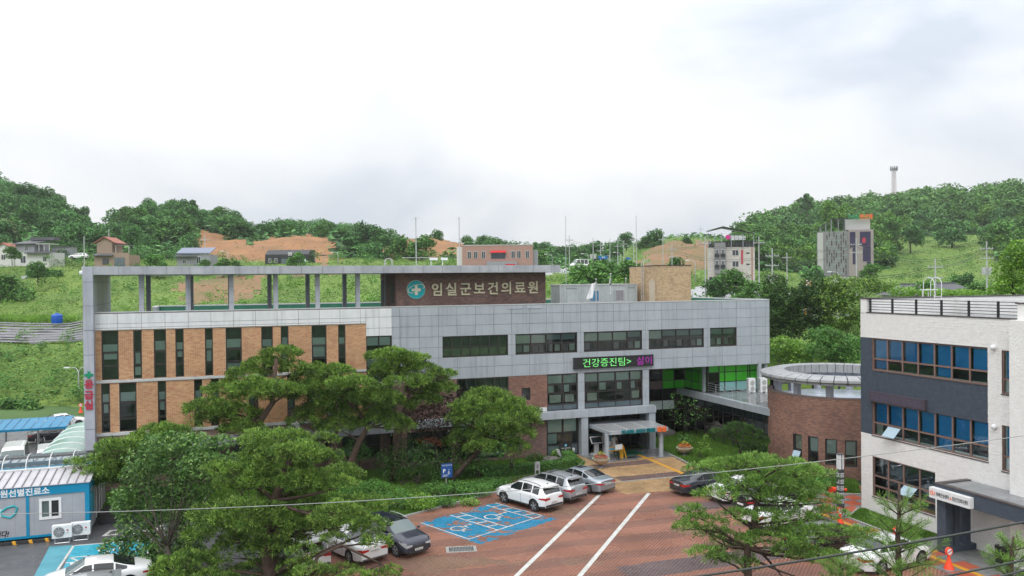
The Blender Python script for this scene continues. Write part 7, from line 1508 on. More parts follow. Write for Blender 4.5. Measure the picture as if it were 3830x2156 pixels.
ZONES = [('soil_cut', 'soil_orange', (240, 420), [(690, 878), (790, 868), (835, 885), (850, 905), (980, 900), (1100, 884), (1232, 884), (1258, 935), (1262, 1000), (860, 1000), (730, 940)]),
 ('soil_cut', 'soil_orange', (240, 420), [(1395, 945), (1440, 918), (1560, 882), (1690, 884), (1770, 915), (1810, 935), (1740, 960), (1420, 960)]),
 ('brown_slope', 'field_soil', (225, 420), [(2385, 1000), (2430, 935), (2520, 905), (2640, 900), (2740, 960), (2790, 985), (2650, 1020), (2420, 1020)]),
 ('brown_slope', 'field_soil', (120, 200), [(650, 1085), (700, 1045), (870, 1032), (985, 1050), (960, 1125), (690, 1125)]), ('brown_slope', 'field_soil', (120, 250), [(860, 1000), (1330, 1000), (1300, 1025), (880, 1035)]),
 ('mulched_field', 'field_plastic', (100, 150), [(-900, 1242), (316, 1236), (330, 1272), (-900, 1300)]), ('bare_bank', 'soil_dark', (200, 330), [(-900, 800), (90, 828), (100, 880), (30, 910), (-900, 905)]),
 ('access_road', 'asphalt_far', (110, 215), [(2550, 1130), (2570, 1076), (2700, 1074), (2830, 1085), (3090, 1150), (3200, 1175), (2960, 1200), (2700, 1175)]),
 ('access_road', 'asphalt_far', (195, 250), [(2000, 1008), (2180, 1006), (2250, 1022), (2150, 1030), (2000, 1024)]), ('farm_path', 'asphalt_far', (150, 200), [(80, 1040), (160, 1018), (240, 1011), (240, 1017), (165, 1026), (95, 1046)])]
xm = (gx[:-1]+gx[1:])/2; dm = (gd[:-1]+gd[1:])/2; YM = (YI[:-1, :-1]+YI[1:, 1:]+YI[1:, :-1]+YI[:-1, 1:])/4; XM = np.broadcast_to(xm[:, None], YM.shape); DM = np.broadcast_to(dm[None], YM.shape)
zone = np.full(YM.shape, -1)
for k, (nm, mt, dr2, poly) in enumerate(ZONES): zone[inside(poly, XM+16*np.sin(YM*.31+k)+9*np.sin(YM*.9+XM*.05), YM+6*np.sin(XM*.045+k)+4*np.sin(XM*.13+2)) & (DM > dr2[0]) & (DM < dr2[1]) & (zone < 0)] = k
wood = (zone < 0) & (((XM < 2330) & (DM > 250)) | ((XM < 720) & (DM > 238)) | ((XM > 2700) & (DM > 275) & ~((XM > 3330) & (XM < 3720) & (DM < 375))) | (DM > 380)); zone[wood] = 100
nI, nD = len(gx), len(gd)
def zone_mesh(nm, mask, mt):
    I, J = np.nonzero(mask); 
    if not len(I): return
    F = np.stack([I*nD+J, (I+1)*nD+J, (I+1)*nD+J+1, I*nD+J+1], 1); u_, inv = np.unique(F.ravel(), return_inverse=True)
    o = link(nm, npmesh(nm, PV.reshape(-1, 3)[u_], inv.reshape(-1, 4), mt, True)); o['kind'] = 'structure'; return o
for k, (nm, mt, _, _) in enumerate(ZONES): zone_mesh(nm, zone == k, mt)
zone_mesh('wooded_hill', zone == 100, 'hill_ground'); zone_mesh('meadow', zone == -1, 'meadow')
def on_zone(rs, n, cond):
    """random points on the land where cond(x, D, zone) holds; evenly spread in the picture's columns"""
    m_ = max(n*6, 90000); x = rs.uniform(-880, 4680, m_); D = np.exp(rs.uniform(math.log(102), math.log(900), m_)); i = np.searchsorted(gx, x)-1; j = np.searchsorted(gd, D)-1; k = cond(x, D, zone[i, j]); x, D, i, j = x[k][:n], D[k][:n], i[k][:n], j[k][:n]
    a = ((x-gx[i])/(gx[i+1]-gx[i]))[:, None]; b = ((D-gd[j])/(gd[j+1]-gd[j]))[:, None]; P = PV[i, j]*(1-a)*(1-b)+PV[i+1, j]*a*(1-b)+PV[i, j+1]*(1-a)*b+PV[i+1, j+1]*a*b; return P, x, D
rs = np.random.RandomState(77)
# rank growth of the meadow
def growth(name, n, cond, size, mt, seed, lump=.9, hs=.5):
    rs = np.random.RandomState(seed); P, x, D = on_zone(rs, n, cond); h = np.clip(np.sin(P[:, 0]*.33+1)*np.cos(P[:, 1]*.27)+.6*np.sin(P[:, 0]*.9)*np.sin(P[:, 1]*.8), 0, 2)*lump
    P[:, 2] += rs.uniform(0, 1, len(P))*(h+hs*.5); s = size*(.55+D/260); nr_ = rs.normal(0, .5, (len(P), 3)); nr_[:, 2] = np.abs(nr_[:, 2])+1.2; nr_ /= np.linalg.norm(nr_, axis=1)[:, None]
    t = rs.normal(0, 1, (len(P), 3)); t -= nr_*(t*nr_).sum(1)[:, None]; t /= np.linalg.norm(t, axis=1)[:, None]; b = np.cross(nr_, t); l = (s*rs.uniform(.6, 1.3, len(P)))[:, None]
    V = np.stack([P-t*l/2, P+b*l*.3, P+t*l/2, P-b*l*.3], 1).reshape(-1, 3); o = link(name, npmesh(name, V, np.arange(4*len(P)).reshape(-1, 4), mt)); o['kind'] = 'stuff'
growth('meadow_growth', 210000, lambda x, D, z: (z == -1) & (D < 380), .36, 'meadow_blades', 1)
growth('weeds', 1100, lambda x, D, z: (z >= 0) & (z < 5) & (D < 420), .5, 'meadow_blades', 2, .5)
growth('undergrowth', 60000, lambda x, D, z: (z == 100) & (D < 620) & (D > 225), 1.5, 'wood_far', 3, 2.5, 3.)
growth('bank_shrubbery', 26000, lambda x, D, z: (z == -1) & (D < 124) & (x < 420), .5, 'leaves', 4, 2.6, 1.4)
# strips of plastic over the field rows
fr_ = MB()
for k in range(8):
    D = 128+k*2.0; pts = []
    for x in np.linspace(-500, 316, 30): p = terr(x, D); pts.append(p)
    for i in range(29): a, b = pts[i], pts[i+1]; fr_.add([a+(0, 0, .35), b+(0, 0, .35), b+FW*.5+(0, 0, .55), a+FW*.5+(0, 0, .55), a+FW+(0, 0, .35), b+FW+(0, 0, .35)], [(0, 1, 2, 3), (3, 2, 5, 4)])
o = part('field_ridge', fr_, 'field_plastic', None, kind='stuff')
# crops standing in rows beside the field
rs = np.random.RandomState(5); P = np.array([terr(x, D) for x, D in zip(rs.uniform(-400, 280, 900), rs.uniform(143, 147, 900))]); V, F = tufts(rs, P, np.tile([0, 0, 1.], (900, 1)), 1.3, .12, 6, .8); o = link('maize_plants', npmesh('maize_plants', V, F, 'leaves_light')); o['kind'] = 'stuff'
# ------------------------------------------------------------------ tree kinds shared by the woods
def far_proto(seed, mt, n=2400, tall=1.15, lobes=13, leaf=.135, conic=0.):
    rs = np.random.RandomState(seed); P = []
    for k in range(lobes):
        a, r = rs.uniform(0, 2*pi), rs.uniform(.15, .62); z = rs.uniform(.25, 1.5)*tall*.62+.25; f = 1-conic*(z/1.4); c = np.array([r*cos(a)*f, r*sin(a)*f, z]); q, _ = ell_points(rs, n//lobes, c, np.array([.42, .42, .34])*(rs.uniform(.75, 1.15))*max(f, .4), .5, -.6); P.append(q)
    V, F = leafquads(np.concatenate(P), rs, leaf, leaf*.7, .35); mb = MB(); mb.tube([(0, 0, -.3), (.02, 0, .5), (0, .02, 1.0)], [.05, .04, .02], 5); nv = len(mb.v)
    me = npmesh('forest_tree', V, F, mt); o1 = link('crown', me); o2 = part('trunk', mb, 'bark_dark', None); return me, o2.data, o1, o2
PROTO = []
for s_, mt, cn in ((1, 'wood_far', 0), (2, 'wood_far', 0), (3, 'wood_far_b', 0), (4, 'wood_far_b', .0), (5, 'wood_far_c', 0), (6, 'wood_far', .45), (7, 'wood_far_b', .1)):
    me, tm_, o1, o2 = far_proto(s_, mt, conic=cn); bpy.data.objects.remove(o1); bpy.data.objects.remove(o2); PROTO.append((me, tm_))
def ftree(P, s, k, label, group, hs=1., trunk=False, rz=0., name='forest_tree', cat='tree'):
    me, tm_ = PROTO[k]; t = bpy.data.objects.new(name, me if not trunk else None); COL.objects.link(t); t.location = tuple(map(float, P)); t.scale = (s, s, s*hs); t.rotation_euler = (0, 0, rz); t['label'] = label; t['category'] = cat; t['group'] = group
    if trunk:
        for nm, m_ in (('crown', me), ('trunk', tm_)): c = bpy.data.objects.new(nm, m_); COL.objects.link(c); c.parent = t
    return t
rs = np.random.RandomState(12)
REG = [('left', lambda x, D, z: (z == 100) & (x < 430) & (D > 245) & (D < 352), 75, (0, 1, 1, 5), 'dark tree in the woods on the hill at the far left', 'woods on the far left hill', (3.6, 6.2)),
 ('mid', lambda x, D, z: (z == 100) & (x > 430) & (x < 900) & (D > 262) & (D < 352), 60, (0, 1, 5, 2), 'dark tree on the round hill behind the brick gable house', 'woods on the round hill', (4., 6.6)),
 ('ridge', lambda x, D, z: (z == 100) & (x > 900) & (x < 2350) & (D > 290) & (D < 360), 50, (0, 2, 3, 5), 'tree on the low ridge above the orange soil cuts', 'woods on the low middle ridge', (2.6, 4.2)),
 ('right', lambda x, D, z: (z == 100) & (x > 2750) & (x < 4000) & (D > 280) & (D < 400), 112, (2, 3, 4, 0, 6), 'tree on the lower slope of the big wooded hill', 'woods on the lower right hill', (5., 8.))]
for nm, cond, n, ks, lab, grp, (s0, s1) in REG:
    P, x, D = on_zone(rs, n, cond)
    for p, dd in zip(P, D): kk = ks[rs.randint(len(ks))]; ftree(p-(0, 0, .6), rs.uniform(s0, s1), kk, ('very dark ', 'dark ', 'mid green ', 'fresh green ', 'bright green ', 'slim dark ', 'pale green ')[kk]+lab.replace('dark ', '')+(', near the crest' if dd > np.median(D) else ', near its foot'), grp, rs.uniform(.85, 1.15), rz=rs.uniform(0, 6.28))
def mass(name, cond, n, s0, s1, mt, seed, k=380):
    rs = np.random.RandomState(seed); P, x, D = on_zone(rs, n, cond); Vs = []
    for p in P:
        s = rs.uniform(s0, s1); q = []
        for _ in range(7):
            a, r = rs.uniform(0, 2*pi), rs.uniform(0, .6); e, _d = ell_points(rs, k//7, (r*cos(a), r*sin(a), rs.uniform(.5, 1.2)), (.45, .45, .36), .5, -.5); q.append(e)
        q = np.concatenate(q)*s+p; V, F = leafquads(q, rs, .15*s, .11*s, .35); Vs.append(V)
    V = np.concatenate(Vs); o = link(name, npmesh(name, V, np.arange(len(V)).reshape(-1, 4), mt)); o['kind'] = 'stuff'
mass('distant_woods', lambda x, D, z: (z == 100) & (x > 2800) & (x < 4300) & (D > 395) & (D < 620), 220, 7, 12, 'wood_far_b', 31)
mass('distant_woods', lambda x, D, z: (z == 100) & (x > 2800) & (x < 4300) & (D > 385) & (D < 620), 110, 5, 10, 'wood_far', 39)
mass('distant_woods', lambda x, D, z: (z == 100) & (x < 2500) & (D > 300) & (D < 360), 200, 3.2, 4.6, 'wood_far', 32)
mass('hill_thicket', lambda x, D, z: (z == 100) & (x > 2750) & (D > 275) & (D < 400), 130, 4, 7, 'wood_far_c', 33)
mass('hill_thicket', lambda x, D, z: (z == 100) & (x < 950) & (D > 240) & (D < 352), 150, 2.6, 4.6, 'wood_far', 34)
mass('scrub', lambda x, D, z: (z == -1) & (D < 130) & (x < 2900), 170, .9, 2.0, 'leaves', 35, 200)
mass('scrub', lambda x, D, z: (z == -1) & (D > 125) & (D < 300), 330, .8, 2.2, 'wood_far_c', 36, 130)
mass('scrub', lambda x, D, z: (z == -1) & (D > 160) & (D < 380), 260, 1.2, 2.8, 'wood_far_b', 37, 130)
mass('scrub', lambda x, D, z: (z == -1) & (D > 205) & (D < 260) & (x < 700), 120, 1.6, 3.2, 'wood_far', 38, 170)
def one(u, v_top, D, s, k, lab, grp, hs=1., dz=0., name='forest_tree'):   # a single tree whose crown top shows at print point (u, v_top)
    top = up_(u, v_top, D); return ftree((top[0], top[1], top[2]-s*1.72*hs+dz), s, k, lab, grp, hs, True, rz=u*.1, name=name)
ONE = [(712,550,300,4.2,1,'round crowned tree standing up alone on the middle ridge'),(840,556,330,4,0,'tree on the ridge left of the orange cut'),(920,553,270,6.5,1,'big dark tree clump on the ridge above the black barn, left one'),(960,562,268,6,0,'big dark tree clump on the ridge above the black barn, right one'),(885,575,262,6,5,'dark tree at the right end of the orange cut'),(930,600,250,5.5,0,'dark tree on the slope below the ridge clump'),
 (1000,590,252,5.,2,'leafy tree on the slope left of the aerial mast'),(1060,588,250,5.4,3,'leafy tree on the slope behind the aerial mast'),(1095,575,300,3.4,1,'dark tree on the crest of the second orange cut'),(1180,590,300,4.,1,'tree right of the second orange cut'),(1225,600,300,4.,0,'tree above the pink brick building'),(1290,605,320,4.2,5,'tall thin crowned trees behind the pink brick building, first'),(1345,603,330,4.6,5,'tall crowned tree right of the pink brick building'),(1390,612,330,4.4,5,'dark tree in the skyline by the utility poles'),
 (1440,612,330,4,1,'skyline tree behind the road sign'),(1500,600,300,4.6,0,'skyline tree left of the tall thin pole'),(1575,582,300,3.6,1,'umbrella shaped pine on the skyline by the pole'),(1545,600,290,4.4,0,'skyline tree behind the second road sign'),(1645,573,300,5.,1,'big round tree on top of the grassy hill'),(1620,590,300,4,2,'tree left of the big round hilltop tree'),(1725,592,310,3,0,'small tree on the grassy hill crest'),
 (1352,628,225,3.6,3,'round light green tree beside the pink brick building'),(2030,480,430,7,5,'lone pine rising above the wooded hill crest'),(2335,462,560,7,5,'dark tree clump above the right crest'),(2262,478,560,5,5,'small tree near the foot of the lattice mast'),
 (2395,540,330,8.5,0,'massive dark round tree on the right slope'),(2500,560,330,7,1,'dark tree at the right edge of the slope'),(2290,560,310,6,0,'dark tree behind the hotel, right one'),(2240,540,320,6,2,'leafy tree behind the hotel, middle one'),(2010,560,320,6.4,3,'leafy tree left of the hotel'),(2100,500,340,7,4,'bright leafy tree above the hotel roof')]
for u, v, D, s, k, lab in ONE: one(u, v, D, s, k, lab, 'single trees on the hills')
NEAR = [(395,636,190,3.6,3,'round tree left of the blue roofed house'),(512,648,196,2.6,2,'bush like tree right of the blue roofed house'),(560,648,192,2.4,3,'dark bush on the right of the blue roofed house'),(600,652,190,2.2,2,'low bush before the orange soil'),(30,618,190,2.2,3,'small round garden tree before the white house'),(330,562,235,3.6,1,'dark purple brown tree on the grass below the round hill'),(745,632,185,2.6,3,'light tree before the black barn'),
 (30,680,165,4.8,2,'pale willow like bush at the left edge'),(95,655,180,2.6,3,'small tree below the garden hedge'),(1480,655,150,5.,3,'bushy tree behind the container office, left one'),(1520,645,160,5.,2,'bushy tree behind the container office, tall dark one'),(1590,650,165,5.,3,'bushy tree left of the tan brick block'),(1560,690,130,4.,4,'light leafy bush just behind the container office'),(1450,700,135,3.6,3,'bush behind the flagpoles'),
 (1790,690,150,3.2,0,'street tree in front of the grey pension'),(1845,672,150,3.6,3,'street tree on the right of the grey pension'),(1880,700,140,3.6,2,'street tree beside the road above the grey block'),(1975,700,120,4.6,4,'yellow green tree between the utility poles and the orange sign'),(2040,660,170,4.,0,'dark tree behind the orange sign'),
 (1690,640,200,3.6,2,'tree by the road behind the tan brick block'),(2190,660,200,3.,3,'tree at the foot of the hotel'),(2420,680,190,3.6,0,'dark tree above the tiled roofs'),(2340,700,150,3.4,2,'bush before the tiled roofs, left one'),(2460,705,150,3.4,2,'bush before the tiled roofs, right one'),(150,975,108,3.4,3,'street tree beyond the blue carport, behind the lamp'),(60,1000,100,2.8,3,'street tree left of the lamp beyond the carport'),(12,995,100,2.8,2,'street tree at the left edge beyond the carport')]
for u, v, D, s, k, lab in NEAR: one(u, v, D, s, k, lab, 'trees round the hospital grounds', 1.05, name='leafy_tree')
leafy('bright yellow green tree at the right edge above the white centre', 72, [(2556,622,30,20),(2540,650,34,26),(2580,650,40,30),(2530,680,34,26),(2570,690,40,30),(2535,715,36,24),(2580,720,44,26),(2520,735,30,16)], 95, foot=(2560, 800), mt='leaves_light', leaf=.28, dens=3.0, r0=.2)
# conifers behind the round hall
for (u, v, D, blobs, mt, lab) in ((1960, 760, 100, [(1955,712,34,26),(1935,745,40,30),(1975,750,46,32),(1950,785,50,34),(1985,800,44,28),(1940,825,44,28),(1975,840,40,24)], 'needles_dark', 'tall loose conifer right beside the grey facade end'),
  (2045, 760, 100, [(2045,720,38,26),(2020,745,44,30),(2060,755,50,34),(2030,790,52,32),(2070,805,46,28),(2040,830,50,24)], 'needles_dark', 'tall conifer in the middle behind the round hall'),
  (2110, 760, 98, [(2110,715,38,24),(2135,735,42,28),(2100,755,48,32),(2145,775,44,32),(2115,800,50,30),(2150,825,40,26)], 'needles', 'broad conifer nearest the white centre'),
  (1995, 870, 88, [(1965,868,44,24),(2005,880,44,24),(1950,900,40,20),(2000,905,44,16)], 'leaves_light', 'light green leafy shrub row behind the ring canopy, left'),
  (2085, 860, 86, [(2075,845,46,26),(2110,865,50,30),(2060,880,46,24),(2120,895,50,18),(2150,870,30,26)], 'leaves', 'grey green bushy tree behind the ring canopy, right'),
  (2160, 700, 120, [(2180,715,36,20),(2215,722,34,16),(2150,712,30,16)], 'needles', 'row of young conifers above the white parapet, left'), (2280, 735, 110, [(2270,735,40,14),(2350,738,50,12),(2430,740,50,12)], 'leaves_light', 'row of young conifers above the white parapet, right')):
    leafy(lab, D, blobs, int(u), mt=mt, leaf=.38, dens=3.4, r0=.16, group='trees behind the round hall', wf=.4, name='leafy_tree', foot=(u, 1000 if D < 105 else 800))
# ------------------------------------------------------------------ houses far behind
HR = -YAW
mat('h_white', (.62, .61, .60), .8, (.55, .55, .54), .8); mat('h_grey', (.27, .28, .31), .8); mat('h_roof_dark', (.085, .09, .10), .6); mat('h_roof_red', (.36, .12, .08), .7, (.26, .10, .07), 2.); mat('h_roof_blue', (.15, .18, .26), .4); ramp_mat('h_brick', [(.30, .22, .17), (.36, .27, .20), (.25, .19, .15)], .8)
mat('h_brick_plain', (.33, .24, .185), .85, (.27, .20, .16), 4.); mat('h_pink', (.40, .24, .205), .85, (.33, .20, .17), 3.); mat('h_black', (.02, .022, .026), .5); mat('h_win', (.03, .04, .05), .1, spec=.8); mat('h_stone', (.52, .49, .45), .85, (.40, .38, .35), 2.2); mat('h_concrete', (.19, .19, .195), .8, (.23, .23, .235), 1.5); mat('h_red', (.55, .02, .03), .5); mat('h_pinkpanel', (.29, .25, .245), .6)
mat('sky_print', (.035, .022, .085), .3, (.02, .02, .05), .8); mat('h_penthouse', (.42, .42, .42), .8); mat('magenta', (.55, .02, .22), .4)
def house(label, u0, u1, vb, D, name='house', rz=0., cat='house', grp='houses behind the meadow'):
    p = up_((u0+u1)/2, vb, D); t = thing(name, label, cat, p, grp, HR+rz); s = MPU(D); return t, (u1-u0)*s/2, s
def hp(t, nm, x0, x1, y0, y1, z0, z1, mt, par=None): return link(nm, MB().box(x0, x1, y0, y1, z0, z1).mesh(nm, mt), par or t, loc=(0, 0, 0))
def hgable(t, x0, x1, y0, y1, z, h, mt, ov=.4, axis='x', nm='roof'):
    mb = MB()
    if axis == 'x': mb.extr([(-ov, 0), ((y1-y0)/2, h), (y1-y0+ov, 0), (y1-y0+ov, .18), ((y1-y0)/2, h+.22), (-ov, .18)], (x0-ov, y0, z), (0, 1, 0), (0, 0, 1), (x1-x0+2*ov, 0, 0))
    else: mb.extr([(-ov, 0), ((x1-x0)/2, h), (x1-x0+ov, 0), (x1-x0+ov, .18), ((x1-x0)/2, h+.22), (-ov, .18)], (x0, y0-ov, z), (1, 0, 0), (0, 0, 1), (0, y1-y0+2*ov, 0)); 
    r = part(nm, mb, mt, t, loc=(0, 0, 0)); g = MB()
    if axis == 'y': g.extr([(0, 0), ((x1-x0)/2, h), (x1-x0, 0)], (x0, y0+.01, z), (1, 0, 0), (0, 0, 1), (0, y1-y0-.02, 0))
    else: g.extr([(0, 0), ((y1-y0)/2, h), (y1-y0, 0)], (x0+.01, y0, z), (0, 1, 0), (0, 0, 1), (x1-x0-.02, 0, 0))
    return r, g
def hwin(t, x, z, w_, h, y, fr='h_white'):
    o = hp(t, 'window', x-w_/2, x+w_/2, y-.06, y-.01, z, z+h, fr); hp(t, 'pane', x-w_/2+.08, x+w_/2-.08, y-.09, y-.061, z+.08, z+h-.08, 'h_win', o); hp(t, 'mullion', x-.03, x+.03, y-.11, y-.091, z+.08, z+h-.08, fr, o)
def mono(t, x0, x1, y0, y1, z0, z1, mt, th=.2):   # single pitch roof falling to the front
    mb = MB(); mb.add([(x0, y0, z0), (x1, y0, z0), (x1, y1, z1), (x0, y1, z1), (x0, y0, z0-th), (x1, y0, z0-th), (x1, y1, z1-th), (x0, y1, z1-th)], [(0, 1, 2, 3), (7, 6, 5, 4), (0, 4, 5, 1), (1, 5, 6, 2), (2, 6, 7, 3), (3, 7, 4, 0)]); return part('roof', mb, mt, t, loc=(0, 0, 0))
t, hwd, s = house('white and grey two storey house with dark roofs at the left', 34, 127, 665, 205, rz=-.1)
hp(t, 'wall', -hwd, hwd, 0, 6, -1.5, 2.9, 'h_white'); hp(t, 'upper_wall', -hwd, hwd*.1, .3, 6, 2.9, 5.2, 'h_grey'); mono(t, -hwd-.4, hwd*.15, -.4, 6.2, 5.2, 6.3, 'h_roof_dark'); mono(t, -hwd*.3, hwd+.3, -1., 2.6, 2.8, 3.5, 'h_roof_dark'); hp(t, 'terrace_roof', hwd*.05, hwd*.95, .5, 4, 5.0, 5.15, 'h_white'); hp(t, 'rear_roof', -hwd*.8, hwd*.6, 4.5, 7, 6.2, 7.0, 'h_roof_dark')
for q in (.3, .6, .9): hp(t, 'terrace_post', hwd*q-.06, hwd*q+.06, .7, .82, 3.2, 5.0, 'h_white')
hwin(t, -hwd*.35, 3.4, .9, 1.3, .3); hwin(t, hwd*.75, .6, 1.0, 1.3, 0); hwin(t, -hwd*.5, .3, 1.4, 1.8, 0)
t, hwd, s = house('white house with a red tiled roof cut by the left edge', -16, 34, 662, 205); hp(t, 'wall', -hwd, hwd, 0, 6, -1.5, 3.2, 'h_white'); _, g = hgable(t, -hwd, hwd, 0, 6, 3.2, 1.7, 'h_roof_red', axis='y'); part('gable', g, 'h_white', t, loc=(0, 0, 0)); hwin(t, 0, .8, 1.1, 1.3, 0)
t, hwd, s = house('small grey flat cabin right of the white house', 131, 179, 645, 215); hp(t, 'wall', -hwd, hwd, 0, 3, 0, 2.4, 'h_grey'); hp(t, 'roof', -hwd-.2, hwd+.2, -.2, 3.2, 2.4, 2.55, 'h_roof_dark'); hwin(t, -.9, .7, 1.1, 1., 0); hwin(t, 1., .7, 1.1, 1., 0)
t, hwd, s = house('tan brick house with a red gable roof above the pylon', 236, 322, 668, 200, rz=.05)
hp(t, 'wall', -hwd, hwd, .5, 7, -1, 2.6, 'h_brick_plain'); hp(t, 'upper_wall', -hwd*.9, -hwd*.02, 1, 7, 2.6, 5.4, 'h_brick_plain'); _, g = hgable(t, -hwd*.95, hwd*.1, 1, 7, 5.4, 1.5, 'h_roof_red', axis='y'); part('gable', g, 'h_brick_plain', t, loc=(0, 0, 0)); mono(t, -hwd, hwd*.1, -.3, .9, 2.5, 2.9, 'h_roof_dark'); hp(t, 'terrace_parapet', 0, hwd, .5, .7, 2.6, 3.1, 'h_brick_plain'); hp(t, 'pergola', hwd*.1, hwd*.95, 1.2, 4, 4.9, 5., 'h_grey')
for q in (.15, .9): hp(t, 'pergola_post', hwd*q, hwd*q+.1, 1.3, 1.4, 2.6, 4.9, 'h_white')
hwin(t, -hwd*.35, .2, 1.5, 1.5, .5, 'h_black'); hp(t, 'shutter', hwd*.15, hwd*.75, .42, .49, -.2, 1.9, 'spandrel')
t, hwd, s = house('grey house with a slate blue metal roof', 446, 528, 667, 205, rz=.03); hp(t, 'wall', -hwd, hwd*.98, 0, 6, -1, 2.6, 'h_grey'); mono(t, -hwd-.1, hwd+.2, -.3, 4, 3.0, 4.5, 'h_roof_blue'); mono(t, -hwd-.3, hwd*.2, -1., 2, 2.2, 2.8, 'h_roof_dark'); hwin(t, -hwd*.55, .3, .9, 1., 0); hwin(t, hwd*.3, .3, 1., 1.8, 0)
t, hwd, s = house('black barn like cafe with white numerals on its side', 667, 776, 667, 225, 'cafe_barn', cat='cafe'); hp(t, 'wall', -hwd, hwd, 0, 8, -1, 2.9, 'h_black'); mb = MB(); mb.extr([(0, 0), (3, 1.35), (8, 1.35), (8, 0)], (-hwd, 0, 2.9), (0, 1, 0), (0, 0, 1), (hwd*2, 0, 0)); part('roof', mb, 'h_black', t, loc=(0, 0, 0))
for q in (-.78, -.5): hwin(t, hwd*q, .6, .8, 1.2, 0)
hp(t, 'glass_front', -hwd*.25, hwd*.35, -.05, -.01, .3, 1.7, 'spandrel'); o = text('lettering', '35', 1.25, 'white_paint', None, (hwd*.05, -.04, 2.6), (1, 0, 0), (0, 0, 1), .02, .02); o.parent = t; o.location = (0, 0, 0); hp(t, 'lean_to_roof', hwd, hwd+4.2, 1, 5, 2.6, 2.75, 'h_roof_dark')
mb = MB(); mb.tube([(hwd*.72, -.03, 1.0), (hwd*.72, -.06, 1.0)], 1.1, 24); part('round_sign', mb, 'mask_white', t, loc=(0, 0, 0)); mb = MB(); mb.tube([(hwd*.72, -.061, .5), (hwd*.72, -.08, .5)], .8, 24); part('round_emblem', mb, 'h_black', t, loc=(0, 0, 0))
for q in (1.5, 4): hp(t, 'lean_to_post', hwd+q, hwd+q+.12, 1, 1.12, -1, 2.6, 'h_grey')
t, hwd, s = house('long pink brick building with a red awning', 1163, 1341, 672, 190, 'brick_building', cat='building'); hp(t, 'wall', -hwd, hwd, 0, 9, -2, 5.0, 'h_pink'); hp(t, 'coping', -hwd-.1, hwd+.1, -.1, 9.1, 5.0, 5.15, 'h_white'); hp(t, 'white_bay', -hwd-1.3, -hwd, .6, 7, -1, 4.7, 'h_white'); hp(t, 'side_wall', hwd, hwd+1.2, 1, 9, -1, 3.9, 'h_grey')
for q in (-.80, -.62, -.40, .44, .60, .84): hwin(t, hwd*q, 2.0, .95, 1.7, 0, 'h_white')
hp(t, 'opening', -hwd*.18, hwd*.22, -.03, -.01, 1.9, 3.4, 'h_win'); mb = MB(); mb.add([(-hwd*.2, -.9, 3.3), (hwd*.24, -.9, 3.3), (hwd*.24, -.02, 3.8), (-hwd*.2, -.02, 3.8)], [(0, 1, 2, 3)]); part('awning', mb, 'h_red', t, loc=(0, 0, 0)); hp(t, 'front_box', -hwd*.3, hwd*.55, -2.5, -.2, -2, 1.2, 'h_grey'); hp(t, 'red_sign', hwd*.22, hwd*.5, -2.7, -2.55, .1, .6, 'h_red')
# pension and hotel
t, hwd, s = house('white stone pension with a grey front bay and an open roof shelter', 1783, 1897, 712, 190, 'pension_building', rz=-.22, cat='building', grp='tall buildings beyond the road')
hp(t, 'wall', -hwd, hwd, 0, 11, -1, 8.3, 'h_stone'); hp(t, 'grey_bay', -hwd*.72, -hwd*.25, -1., 0, 2.2, 9.3, 'h_concrete'); hp(t, 'lower_sign_band', -hwd*.3, hwd*.35, -.4, 0, 1.6, 2.9, 'h_concrete'); hp(t, 'shop_front', -hwd*.95, hwd*.1, -.1, -.01, -1, 1.4, 'h_black'); hp(t, 'parapet', -hwd, hwd, -.06, .1, 8.3, 8.7, 'h_black')
for z in (3.6, 6.2):
    for q in (-.62, -.36): hwin(t, hwd*q, z, .8, 1.6, -1.); hp(t, 'balcony_grille', hwd*q-.5, hwd*q+.5, -1.4, -1.15, z-.1, z+.6, 'h_black')
    hwin(t, hwd*.18, z+.1, 1.5, 1.3, 0); hp(t, 'small_vent', hwd*.64, hwd*.78, -.05, -.01, z+.5, z+.8, 'h_black')
for k in range(9): hp(t, 'railing_panel', -hwd+k*hwd*2/9+.05, -hwd+(k+1)*hwd*2/9-.05, -.02, .05, 8.7, 9.7, 'h_black')
hp(t, 'downpipe', hwd*.86, hwd*.9, -.1, -.02, 0, 8.3, 'h_roof_red'); hp(t, 'vertical_sign', hwd*.42, hwd*.5, -.15, -.02, 4.4, 7.6, 'red_letter')
mb = MB(); mb.add([(-hwd*1.05, -1.5, 12.1), (-hwd*.35, -1.5, 13.1), (hwd, -1., 11.3), (hwd, 10, 11.9), (-hwd*.35, 10, 13.4), (-hwd*1.05, 10, 12.6)], [(0, 1, 4, 5), (1, 2, 3, 4)]); mb.add([(v[0], v[1], v[2]-.2) for v in mb.v], [(5, 4, 1, 0), (4, 3, 2, 1)]); part('shelter_roof', mb, 'h_grey', t, loc=(0, 0, 0))
for q in (-.98, -.7, -.4, 0, .5, .95): hp(t, 'shelter_post', hwd*q-.08, hwd*q+.08, -.6, -.45, 8.3, 11.6, 'h_grey')
hp(t, 'sign_frame', -hwd*.05, hwd*.5, -.6, -.55, 9.9, 11.0, 'h_grey'); o = text('lettering', '힐링펜션', 1.05, 'white_paint', None, (-hwd*.02, -.62, 10.0), (1, 0, 0), (0, 0, 1), .03, .015, width=hwd*.62); o.parent = t; o.location = (0, 0, 0); mb = MB(); mb.tube([(-hwd*.14, -.6, 10.6), (-hwd*.14, -.75, 10.6)], .55, 14); part('logo', mb, 'magenta', t, loc=(0, 0, 0))
t, hwd, s = house('tall grey hotel with scattered slot windows and a dark printed side', 2062, 2192, 715, 235, 'hotel_building', rz=-.34, cat='building', grp='tall buildings beyond the road')
